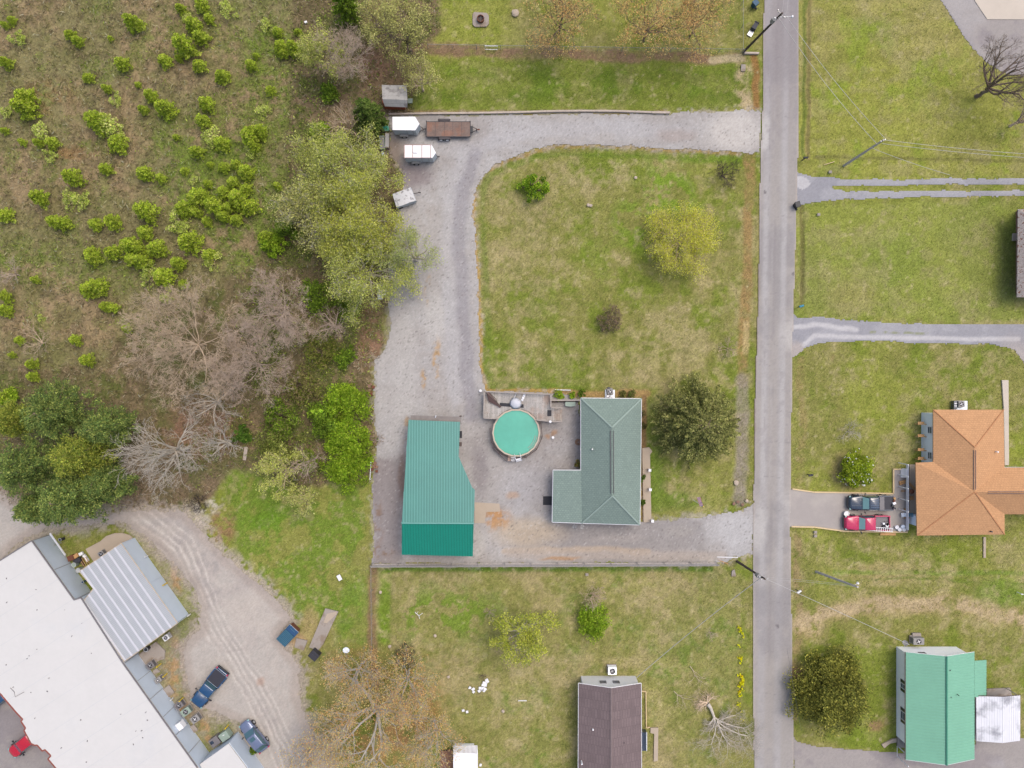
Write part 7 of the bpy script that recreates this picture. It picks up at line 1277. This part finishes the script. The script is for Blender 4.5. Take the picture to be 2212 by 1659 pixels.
def wire(label, A, B, sag=.5, r=.024, m_='wire'):
    A, B = Vector(A), Vector(B); t = MB(tuple(A)); t.tube([A+(B-A)*(k/10)-Vector((0, 0, sag*4*(k/10)*(1-k/10))) for k in range(11)], r, 4); ob = t.build('overhead_wire', M[m_]); ob.location = A; return tag(ob, label, 'wire', 'overhead wires')
wire('upper wire from the top street pole to the grey leaning pole', p1+Vector((.2, 0, 0)), p3+Vector((.1, .2, 0)), .6); wire('lower wire from the top street pole to the grey leaning pole', p1+Vector((-.3, -.3, -.4)), p3+Vector((-.5, -.35, -.5)), .7)
wire('short service wire from the grey leaning pole down to the two-track driveway lawn', p3+Vector((-.9, -.5, -1.2)), P(2052, 378, 6), .3)
wire('upper wire from the grey leaning pole to the right edge', p3, P(2300, 338, 9), .5); wire('lower wire from the grey leaning pole to the right edge', p3+Vector((0, 0, -.4))+Vector((0, -.3, 0)), P(2300, 346, 8.6), .5)
wire('service wire from the south driveway pole to the brown-roofed house', p2+Vector((0, 0, -1)), P(1374, 1465, 2.7), .5, .036); wire('service wire from the south driveway pole to the mint-roofed house', p2+Vector((0, 0, -.6)), P(1965, 1393, 2.9), .6, .034)
wire('upper wire between the south driveway pole and the pale light pole', p2, p4, .3, .012); wire('lower wire between the south driveway pole and the pale light pole', p2+Vector((0, 0, -.8)), p4+Vector((0, 0, -.5)), .5, .012)
wire('left wire along the street northward from the top street pole', p1, P(1706, -90, 10), .2, .014); wire('right wire along the street northward from the top street pole', p1+Vector((.5, 0, 0)), P(1716, -90, 10), .2, .014)
wire('dark guy wire down to the street corner by the round olive evergreen', P(1700, 1400, 8), P(1731, 1578, .1), .1, .014, 'wire_dark')
wire('thin cable from the pool deck rail to the west wing of the green house', P(1187, 909, 2.1), P(1195, 1016, 2.4), .1, .01)
# flag
B = P(1496, 1079, 0); T = P(1519.5, 1093.7, 5.4); t = thing('flagpole', 'white flagpole with a small striped flag on the lawn by the south entrance', 'flagpole', (B.x, B.y, 0)); Tl = T-Vector((B.x, B.y, 0)); MB().tube([(0, 0, 0), tuple(Tl)], .035, 8).build('pole', M['white_paint'], t); MB().cyl((Tl.x, Tl.y, Tl.z), .06, .08, 10).build('finial', M['yellow'], t)
fl = thing('flag', 'red and white striped flag with blue canton hanging from the flagpole', 'flag', tuple(T+Vector((0, 0, -.05)))); U = Vector((-.28, .95, -.12)); W_ = Vector((-.32, -.12, -.55))
def fq(u0, u1, w0, w1, off=0.0):
    out = []
    for u, w in ((u0, w0), (u1, w0), (u1, w1), (u0, w1)): out.append(U*u*1.15+W_*w*.95+Vector((0, 0, .05*math.sin(u*7)+off)))
    return out
for nm, mm, sel in (('red_stripes', 'cloth_red', 0), ('white_stripes', 'white_paint', 1)):
    m = MB()
    for k in range(13):
        if k % 2 == sel:
            for j in range(6): panel(m, fq(j/6, (j+1)/6, k/13, (k+1)/13), .006)
    m.build(nm, M[mm], fl)
m = MB(); panel(m, fq(0, .4, 0, 7/13, .012), .01); m.build('canton', M['cloth_blue'], fl); m = MB()
for a in range(5):
    for b in range(4): c = U*(.05+.075*a)*1.15+W_*(.07+.13*b)*.95+Vector((0, 0, .035)); m.box(tuple(c), (.022, .022, .01))
m.build('stars', M['white_paint'], fl)
